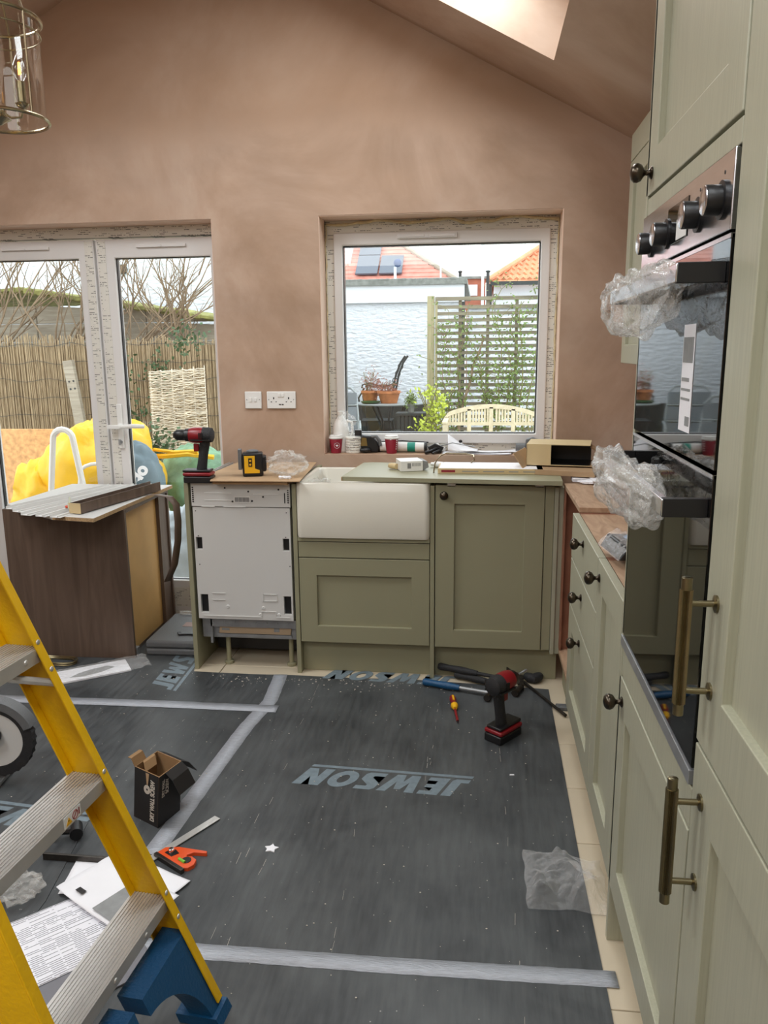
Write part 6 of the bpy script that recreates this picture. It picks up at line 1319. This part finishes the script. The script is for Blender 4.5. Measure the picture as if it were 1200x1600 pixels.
# climbers on the trellis
def climber(label, xb, yb, segs, nl, seed, lm='leaf'):
    rnd = random.Random(seed); t = thing('climbing_plant', label, 'climber', (xb, yb, G))
    b = MB(); bl = MB()
    for (r0, tip, wob) in segs:
        pts = []; n = 16
        for i in range(n+1):
            q = i/n; pts.append(Vector((xb+(tip[0]-xb)*q+wob*nz((q*4, r0*90, seed)), yb-0.03*math.sin(q*PI)+0.02*nz((q*5, 3, seed)), G+(tip[1]-G)*q)))
        b.tube(pts, [r0*(1-0.6*i/n) for i in range(n+1)], 6)
        for j in range(5):
            i = rnd.randint(4, n); p = pts[i]; e = p+Vector((rnd.uniform(-.25, .25), -0.02, rnd.uniform(0.05, .3))); b.tube([p, p.lerp(e, 0.5)+Vector((0.02, 0, 0.02)), e], 0.004, 4)
            leafclump(bl, e, (0.06, 0.03, 0.06), nl*2, 0.045, rnd)
        for i in range(4, n): leafclump(bl, pts[i], (0.06, 0.03, 0.06), nl*2, 0.047, rnd)
    build(b, 'stems', 'bark' if seed == 1 else 'stem', t, world=True)
    o = build(bl, 'leaves', lm, t, world=True, smooth=0); o['kind'] = 'stuff'
climber('climbing shrub with a thick bare trunk on the trellis left half', 0.50, 6.92, [(0.026, (0.85, 1.6), 0.12), (0.008, (0.3, 1.7), 0.1), (0.008, (0.62, 2.0), 0.15)], 5, 1)
climber('leafy green climber over the middle of the trellis', 1.0, 6.90, [(0.010, (0.65, 1.95), 0.15), (0.010, (1.05, 2.15), 0.15), (0.012, (1.35, 2.0), 0.2), (0.008, (0.85, 1.3), 0.2)], 7, 2)
climber('leafy climber with fine stems at the trellis right end', 1.38, 6.88, [(0.012, (1.3, 2.0), 0.1), (0.010, (1.55, 2.15), 0.1), (0.008, (1.05, 1.9), 0.2), (0.008, (1.75, 2.2), 0.1)], 6, 4)
climber('thin stemmed climber with sparse leaves by the trellis post', 0.34, 6.9, [(0.006, (0.42, 1.9), 0.1), (0.005, (0.28, 1.5), 0.08), (0.006, (0.55, 1.7), 0.12)], 2, 8)
t = thing('lime_shrub', 'yellow-green leafy shrub between the trellis post and bench', 'shrub', (0.22, 6.3, G))
b = MB(); rnd = random.Random(5)
for i in range(9): leafclump(b, (0.24+rnd.uniform(-.12, .14), 6.35+rnd.uniform(-.1, .1), 0.35+0.07*i), (0.07, 0.06, 0.05), 55, 0.055, rnd)
o = build(b, 'leaves', 'limeleaf', t, world=True, smooth=0); o['kind'] = 'stuff'
b = MB()
for i in range(6): b.tube([(0.22, 6.3, G), (0.22+rnd.uniform(-.1, .1), 6.33, 0.5), (0.24+rnd.uniform(-.18, .18), 6.35, 0.95)], 0.006, 5)
o = build(b, 'stems', 'stem', t, world=True)
# bench
t = thing('garden_bench', 'pale wooden bench with a curved slatted back before the trellis', 'bench', (0.95, 6.2, G))
bx0, bx1 = 0.40, 1.50; arc = lambda x: 0.675+0.11*(1-((x-0.95)/0.56)**2)-0.05*max(0, abs(x-0.95)-0.5)/0.06
def strip(b, f0, f1, y0, y1, n=20, x0=bx0-0.01, x1=bx1+0.01):
    V = []
    for i in range(n+1):
        x = x0+(x1-x0)*i/n; V.append([b.v((x, y0, f0(x))), b.v((x, y1, f0(x))), b.v((x, y1, f1(x))), b.v((x, y0, f1(x)))])
    for A, B in zip(V, V[1:]):
        for k in range(4): b.f([A[k], A[(k+1) % 4], B[(k+1) % 4], B[k]])
    b.f(V[0]); b.f(V[-1])
b = MB(); strip(b, lambda x: arc(x)-0.05, arc, 6.18, 6.22); build(b, 'top_rail', 'benchwood', t, world=True, smooth=30)
b = MB(); b.box(bx0, 6.185, 0.535, bx1, 6.215, 0.575); build(b, 'lower_rail', 'benchwood', t, world=True, smooth=0)
for x in (bx0+0.02, 0.69, 0.95, 1.21, bx1-0.02):
    b = MB(); b.box(x-0.024, 6.18, 0.46 if bx0+0.1 < x < bx1-0.1 else G, x+0.024, 6.222, arc(x)-0.03); build(b, 'post', 'benchwood', t, world=True, smooth=0, bevel=0.003)
x = bx0+0.062
while x < bx1-0.05:
    if min(abs(x-q) for q in (0.69, 0.95, 1.21)) > 0.036:
        b = MB(); b.box(x-0.0115, 6.19, 0.574, x+0.0115, 6.21, arc(x)-0.045); build(b, 'slat', 'benchwood', t, world=True, smooth=0)
    x += 0.0345
s0 = None
for k in range(7):
    if s0 is None: b = MB(); b.box(bx0, 6.17, 0.44, bx1, 6.225, 0.46); s0 = build(b, 'seat_slat', 'benchwood', t, world=True, smooth=0)
    else: o = s0.copy(); C.objects.link(o); o.location.y = -0.068*k
for x in (bx0+0.02, bx1-0.02):
    b = MB(); b.box(x-0.024, 5.70, G, x+0.024, 5.75, 0.60); build(b, 'leg', 'benchwood', t, world=True, smooth=0)
    b = MB(); b.box(x-0.03, 5.68, 0.60, x+0.03, 6.18, 0.625); build(b, 'armrest', 'benchwood', t, world=True, smooth=0, bevel=0.004)
b = MB(); b.box(bx0, 5.71, 0.37, bx1, 5.74, 0.439); b.box(bx0, 6.19, 0.37, bx1, 6.21, 0.439); build(b, 'seat_rail', 'benchwood', t, world=True, smooth=0)
# garden table, pots, chairs
t = thing('garden_table', 'round dark metal garden table holding terracotta pots', 'table', (-0.42, 7.6, G))
b = MB(); b.lathe([(0.48, 0.755), (0.49, 0.76), (0.49, 0.772), (0.48, 0.775)], 40); build(b, 'tabletop', 'furn', t)
for i in range(4):
    a = PI/4+i*PI/2; b = MB(); b.tube([(0.34*math.cos(a), 0.34*math.sin(a), 0.0), (0.22*math.cos(a), 0.22*math.sin(a), 0.25), (0.16*math.cos(a), 0.16*math.sin(a), 0.5), (0.32*math.cos(a), 0.32*math.sin(a), 0.755)], 0.016, 8); build(b, 'leg', 'iron', t)
b = MB(); b.tube([(0.19*math.cos(a), 0.19*math.sin(a), 0.38) for a in (2*PI*i/24 for i in range(24))], 0.010, 6, closed=True); build(b, 'ring', 'iron', t)
ZT_ = G+0.776
def pot(name, label, x, y, r, h, fm, seed, pm='terracotta', z=ZT_, hh=0.14):
    t = thing(name, label, 'plant pot', (x, y, z)); b = MB()
    b.lathe([(r*0.72, 0.0), (r*0.95, h*0.75), (r*1.0, h*0.8), (r*1.04, h*0.82), (r*1.04, h), (r*0.93, h), (r*0.88, h*0.85)], 24); build(b, 'pot', pm, t)
    rnd = random.Random(seed); b = MB()
    for k in range(10): leafclump(b, (rnd.uniform(-r, r)*0.85, rnd.uniform(-r, r)*0.7, h+hh*0.45*rnd.random()), (0.035, 0.03, hh*0.3), 45, 0.026, rnd)
    o = build(b, 'flowers', fm, t, smooth=0); o['kind'] = 'stuff'
    b = MB()
    for k in range(10): b.tube([(rnd.uniform(-.4, .4)*r, rnd.uniform(-.3, .3)*r, h*0.8), (rnd.uniform(-.8, .8)*r, rnd.uniform(-.5, .5)*r, h+hh*0.8)], 0.0025, 4)
    build(b, 'stems', 'stem', t)
pot('potted_heather', 'large terracotta bowl of reddish heather on the table, right one', -0.42, 7.48, 0.155, 0.165, 'heather', 1)
pot('potted_heather', 'terracotta pot of browned heather on the table, left one', -0.70, 7.62, 0.12, 0.16, 'heather', 2, hh=0.32)
b = MB(); b.lathe([(0.10, 0), (0.13, 0.015), (0.135, 0.03), (0.125, 0.03), (0.1, 0.01)], 24, T(-0.66, 7.40, ZT_)); tag(build(b, 'plant_saucer', 'leafdark'), 'shallow green saucer on the table before the terracotta pots', 'saucer')
t = thing('plant_stand', 'black slatted planter standing right of the garden table', 'planter', (-0.07, 6.93, G))
for i in range(7): b = MB(); b.box(-0.17+0.05*i, -0.12, 0.0, -0.13+0.05*i, -0.10, 0.66); build(b, 'slat', 'iron', t, smooth=0)
b = MB(); b.box(-0.17, -0.10, 0.02, 0.17, 0.14, 0.64); b.box(-0.19, -0.14, 0.66, 0.20, 0.17, 0.69); build(b, 'body', 'iron', t, smooth=0)
pot('potted_plant', 'small grey-green pot of pale leaves on the black planter', -0.07, 6.95, 0.05, 0.11, 'leaf', 5, pm='felt', z=G+0.691, hh=0.16)
def garden_chair(label, x, y, rz, m1='furn', m2='mesh'):
    t = thing('garden_chair', label, 'chair', (x, y, G), rz)
    b = MB(); pts = [(-0.24, 0.20, 0.42), (-0.235, 0.25, 0.75), (-0.21, 0.28, 1.00), (-0.15, 0.295, 1.06), (0, 0.30, 1.075), (0.15, 0.295, 1.06), (0.21, 0.28, 1.00), (0.235, 0.25, 0.75), (0.24, 0.20, 0.42)]
    b.tube(pts, 0.0135, 8); build(b, 'back_frame', m1, t)
    for z0, z1 in ((0.50, 0.66), (0.69, 0.84), (0.87, 1.0)):
        b = MB(); b.box(-0.225, 0.235, z0, 0.225, 0.245, z1, X=T(0, 0.02*(z0-0.4)*2, 0)); build(b, 'back_panel', m2, t, smooth=0)
        b = MB(); b.tube([(-0.23, 0.23+0.04*(z0-0.4), z0-0.012), (0.23, 0.23+0.04*(z0-0.4), z0-0.012)], 0.008, 6); build(b, 'cross_bar', m1, t)
    b = MB(); b.box(-0.24, -0.22, 0.41, 0.24, 0.22, 0.43); build(b, 'seat', m2, t, smooth=0, bevel=0.004)
    for s in (-1, 1):
        b = MB(); b.tube([(s*0.25, -0.25, 0.0), (s*0.25, -0.22, 0.42), (s*0.26, -0.20, 0.63), (s*0.26, -0.12, 0.66), (s*0.255, 0.24, 0.67)], 0.0125, 8); build(b, 'armrest', m1, t)
        b = MB(); b.tube([(s*0.25, 0.30, 0.0), (s*0.245, 0.20, 0.42)], 0.0125, 8); build(b, 'leg', m1, t)
    return t
garden_chair('grey metal garden chair cut by the window left edge', -0.80, 5.6, 0.15)
garden_chair('grey metal garden chair showing in the oven door reflection', -0.62, 3.7, 0.35)
garden_chair('grey metal garden chair farther along the wall, seen in reflection', -1.40, 5.0, -0.5)
# ornate iron chair behind the table
t = thing('ornate_chair', 'black ornate iron chair with a curled arm behind the pots', 'chair', (-0.53, 8.40, G))
def sc(pts, r=0.013): b = MB(); b.tube(pts, r, 7); return b
build(sc([(0.02, -0.2, 0.46), (0.07, -0.2, 0.80), (0.13, -0.2, 1.12), (0.20, -0.2, 1.30), (0.27, -0.2, 1.40)], 0.016), 'back_post', 'iron', t)
build(sc([(0.02, 0.22, 0.46), (0.07, 0.22, 0.80), (0.13, 0.22, 1.12), (0.20, 0.22, 1.30), (0.27, 0.22, 1.40)], 0.016), 'back_post', 'iron', t)
for i in range(6):
    z = 0.75+0.10*i; xx = 0.06+0.02*i+max(0, i-3)*0.02; b = MB(); b.tube([(xx+0.035*math.cos(a), -0.2, z+0.04*math.sin(a)) for a in (2*PI*j/12 for j in range(12))], 0.007, 5, closed=True); build(b, 'scroll', 'iron', t)
for y_ in (-0.2, 0.22):
    build(sc([(0.08, y_, 1.0), (-0.05, y_, 0.955), (-0.2, y_, 0.965), (-0.32, y_, 1.0), (-0.36, y_, 0.99), (-0.37, y_, 0.95), (-0.34, y_, 0.94), (-0.37, y_, 0.88), (-0.42, y_, 0.80), (-0.40, y_, 0.7), (-0.38, y_, 0.46)], 0.013), 'armrest', 'iron', t)
    for xx in (-0.38, 0.03): build(sc([(xx, y_, 0.0), (xx+0.03, y_, 0.25), (xx, y_, 0.46)], 0.015), 'leg', 'iron', t)
b = MB(); b.box(-0.42, -0.22, 0.45, 0.06, 0.24, 0.475); build(b, 'seat', 'iron', t, smooth=0, bevel=0.008)
for xx, yy, rr_, h, lab in ((-0.70, 7.0, 0.16, 0.30, 'dark round tub standing under the garden table'), (-0.12, 6.8, 0.13, 0.16, 'pale grey upturned bowl on the ground before the planter')):
    b = MB(); b.lathe([(rr_*0.8, 0), (rr_, h), (rr_*0.92, h), (rr_*0.7, h*0.2)] if h > 0.2 else [(rr_, 0), (rr_*0.9, h*0.6), (rr_*0.5, h), (0.01, h)], 24, T(xx, yy, G+0.001)); tag(build(b, 'garden_tub', 'iron' if h > 0.2 else 'felt'), lab, 'tub')
b = MB(); b.box(-2.0, 8.75, G+0.001, 0.1, 8.8, 0.62)
tag(build(b, 'low_screen', mat('dark_screen', (58, 62, 60), 0.9, var=0.3, vs=9), smooth=0), 'low dark screen on the ground behind the garden table', 'screen')

# houses beyond
def roof_pt(x, y, Y0, z0, s): return Vector((x, y, z0+s*(y-Y0)))
t = thing('red_roofed_house', 'house with red tiled roof and solar panels beyond the garage', 'house', (-3, 20, G))
b = MB(); b.box(-9, 20.3, G, -0.2, 30, 3.35); build(b, 'wall', 'brick', t, world=True, smooth=0)
f = lambda x, y, o=0.0: (x, y-o*0.6, 3.3+0.75*(y-20)+o*0.8)
b = MB(); ypk = 25.0
kx = (-1.80-0.05)/(21.66-19.96)   # hip run
hx = lambda y: 0.05+kx*(y-19.96)
o0 = 0.0
V = [b.v(f(-9, 19.9)), b.v(f(hx(19.9), 19.9)), b.v(f(hx(ypk), ypk)), b.v(f(-9, ypk))]; b.f(V)
V = [b.v((hx(19.9), 19.9, 3.225)), b.v((hx(19.9), 30.1, 3.225)), b.v(f(hx(ypk), ypk))]; b.f(V)
build(b, 'roof_deck', 'redtile', t, world=True, smooth=0, solid=0.1)
b = MB(); y = 19.9
while y < 23.0:
    x1 = hx(y+0.1)
    z = 3.3+0.75*(y-20); V = [b.v((-9, y, z+0.10)), b.v((x1, y, z+0.10)), b.v((x1, y, z+0.13)), b.v((-9, y, z+0.13))]; b.f(V)
    V2 = [b.v((-9, y, z+0.13)), b.v((x1, y, z+0.13)), b.v((x1, y+0.17, z+0.10+0.1275)), b.v((-9, y+0.17, z+0.10+0.1275))]; b.f(V2); y += 0.17
o = build(b, 'tile_courses', 'redtile', t, world=True, smooth=0); o['kind'] = 'stuff'
b = MB(); b.tube([Vector(f(hx(19.8), 19.8))+Vector((0, 0, 0.13)), Vector(f(hx(ypk), ypk))+Vector((0, 0, 0.13))], 0.07, 8); build(b, 'hip_ridge', 'shedboard', t, world=True)
b = MB(); b.box(-9, 19.75, 3.12, 0.1, 19.88, 3.24); build(b, 'gutter', 'iron', t, world=True, smooth=0)
def panel(x0, x1, y0, y1, mm='solar'):
    b = MB(); n = Vector((0, -0.6, 0.8)); 
    P4 = [Vector(f(x, y))+n*0.15 for x, y in ((x0, y0), (x1, y0), (x1, y1), (x0, y1))]; Q4 = [p+n*0.05 for p in P4]
    A = [b.v(p) for p in P4]; B = [b.v(p) for p in Q4]
    for k in range(4): b.f([A[k], A[(k+1) % 4], B[(k+1) % 4], B[k]])
    b.f(A[::-1]); b.f(B); build(b, 'solar_panel', mm, t, world=True, smooth=0)
panel(-2.81, -2.17, 20.17, 20.94); panel(-2.12, -1.46, 20.17, 20.93); panel(-2.81, -2.17, 20.98, 21.9)
b = MB(); b.prism([(20.6, 3.3), (24, 3.3), (24, 5.2), (20.9, 5.2)], -3.8, -3.05, ax='x'); build(b, 'dormer_cheek', 'fascia', t, world=True, smooth=0)
t = thing('orange_roofed_house', 'white house with an orange pantile roof beyond the trellis', 'house', (3, 16, G))
b = MB(); b.box(1.12, 16.15, G, 9, 22, 2.95); build(b, 'wall', 'fascia', t, world=True, smooth=0)
g = lambda x, y: Vector((x, y, 3.0+0.7*(y-16)))
kx2 = (2.32-1.08)/(17.15-15.95); hx2 = lambda y: 1.08+kx2*(y-15.95)
b = MB(); b.f([b.v(g(hx2(15.9), 15.9)), b.v(g(9, 15.9)), b.v(g(9, 19.5)), b.v(g(hx2(19.5), 19.5))]); b.f([b.v(g(hx2(15.9), 15.9)), b.v(g(hx2(19.5), 19.5)), b.v((hx2(15.9), 22, 2.93))]); build(b, 'roof_deck', 'orangetile', t, world=True, smooth=0, solid=0.08)
b = MB(); yy = 15.92; row = 0
while yy < 18.2:
    xx = hx2(yy)+0.05
    while xx < 4.2:
        p = g(xx, yy); n = Vector((0, -0.57, 0.82)); up = Vector((0, 0.82, 0.57))*0.23; W_ = 0.15
        A = [b.v(p+Vector((0, 0, 0.05))), b.v(p+Vector((W_*0.5, 0, 0))+n*0.075+Vector((0, 0, 0.05))), b.v(p+Vector((W_, 0, 0.05)))]
        B = [b.v(p+up+Vector((0, 0, 0.03))), b.v(p+up+Vector((W_*0.5, 0, 0))+n*0.055+Vector((0, 0, 0.03))), b.v(p+up+Vector((W_, 0, 0.03)))]
        b.f([A[0], A[1], B[1], B[0]]); b.f([A[1], A[2], B[2], B[1]]); b.f([A[0], A[2], A[1]]); xx += W_
    yy += 0.175
o = build(b, 'pantiles', 'orangetile', t, world=True, smooth=0); o['kind'] = 'stuff'
b = MB(); b.tube([g(hx2(15.85), 15.85)+Vector((0, 0, 0.1)), g(hx2(19.5), 19.5)+Vector((0, 0, 0.1))], 0.07, 8); build(b, 'hip_ridge', 'orangetile', t, world=True)
b = MB(); b.box(1.02, 15.75, 2.87, 9, 15.88, 2.95); b.box(1.0, 15.8, G, 1.06, 15.86, 2.9); build(b, 'gutter', 'iron', t, world=True, smooth=0)
t = thing('brick_outhouse', 'small red brick outhouse between the two far houses', 'house', (0.6, 17, G))
b = MB(); b.box(0.30, 17, G, 0.92, 18.2, 3.12); build(b, 'wall', 'brick', t, world=True, smooth=0)
b = MB(); b.box(0.36, 16.97, 2.72, 0.72, 17.0, 2.98); build(b, 'window', 'fascia', t, world=True, smooth=0)
b = MB(); b.box(0.26, 16.95, 3.12, 0.96, 18.25, 3.18); build(b, 'roof', 'felt', t, world=True, smooth=0)
for i, (x, y, z1, r, lab, mm) in enumerate(((-0.012, 12.0+1.4, 3.42, 0.02, 'thin white pole standing behind the garage roof centre', 'fascia'), (0.84, 14.2, 3.55, 0.035, 'tall pale pole between the two far houses', 'fascia'), (0.25, 18.6, 3.42, 0.05, 'dark short flue pipe beyond the garage roof end', 'iron'), (0.96, 15.4, 3.12, 0.045, 'dark flue pipe by the orange roof corner', 'iron'))):
    b = MB(); b.cyl((x, y, G), (x, y, z1), r, r*0.8, n=10); b.lathe([(r*0.9, 0), (r*1.2, 0.01), (r*1.2, 0.04), (r*0.5, 0.05)], 10, T(x, y, z1)); tag(build(b, 'pole' if i < 2 else 'flue_pipe', mm), lab, 'pole')
t = thing('satellite_dish', 'small blue satellite dish on a white pole over the garage roof', 'satellite dish', (-1.0, 13.9, G))
b = MB(); b.cyl((0, 0, 0), (0, 0, 3.2), 0.028, n=10); build(b, 'pole', 'fascia', t)
b = MB(); b.lathe([(0.085, 0.0), (0.08, 0.012), (0.05, 0.03), (0.004, 0.04)], 24, T(0.06, -0.06, 3.27) @ RX(PI/2)); build(b, 'dish', mat('blue_dish', (70, 92, 132), 0.5), t)
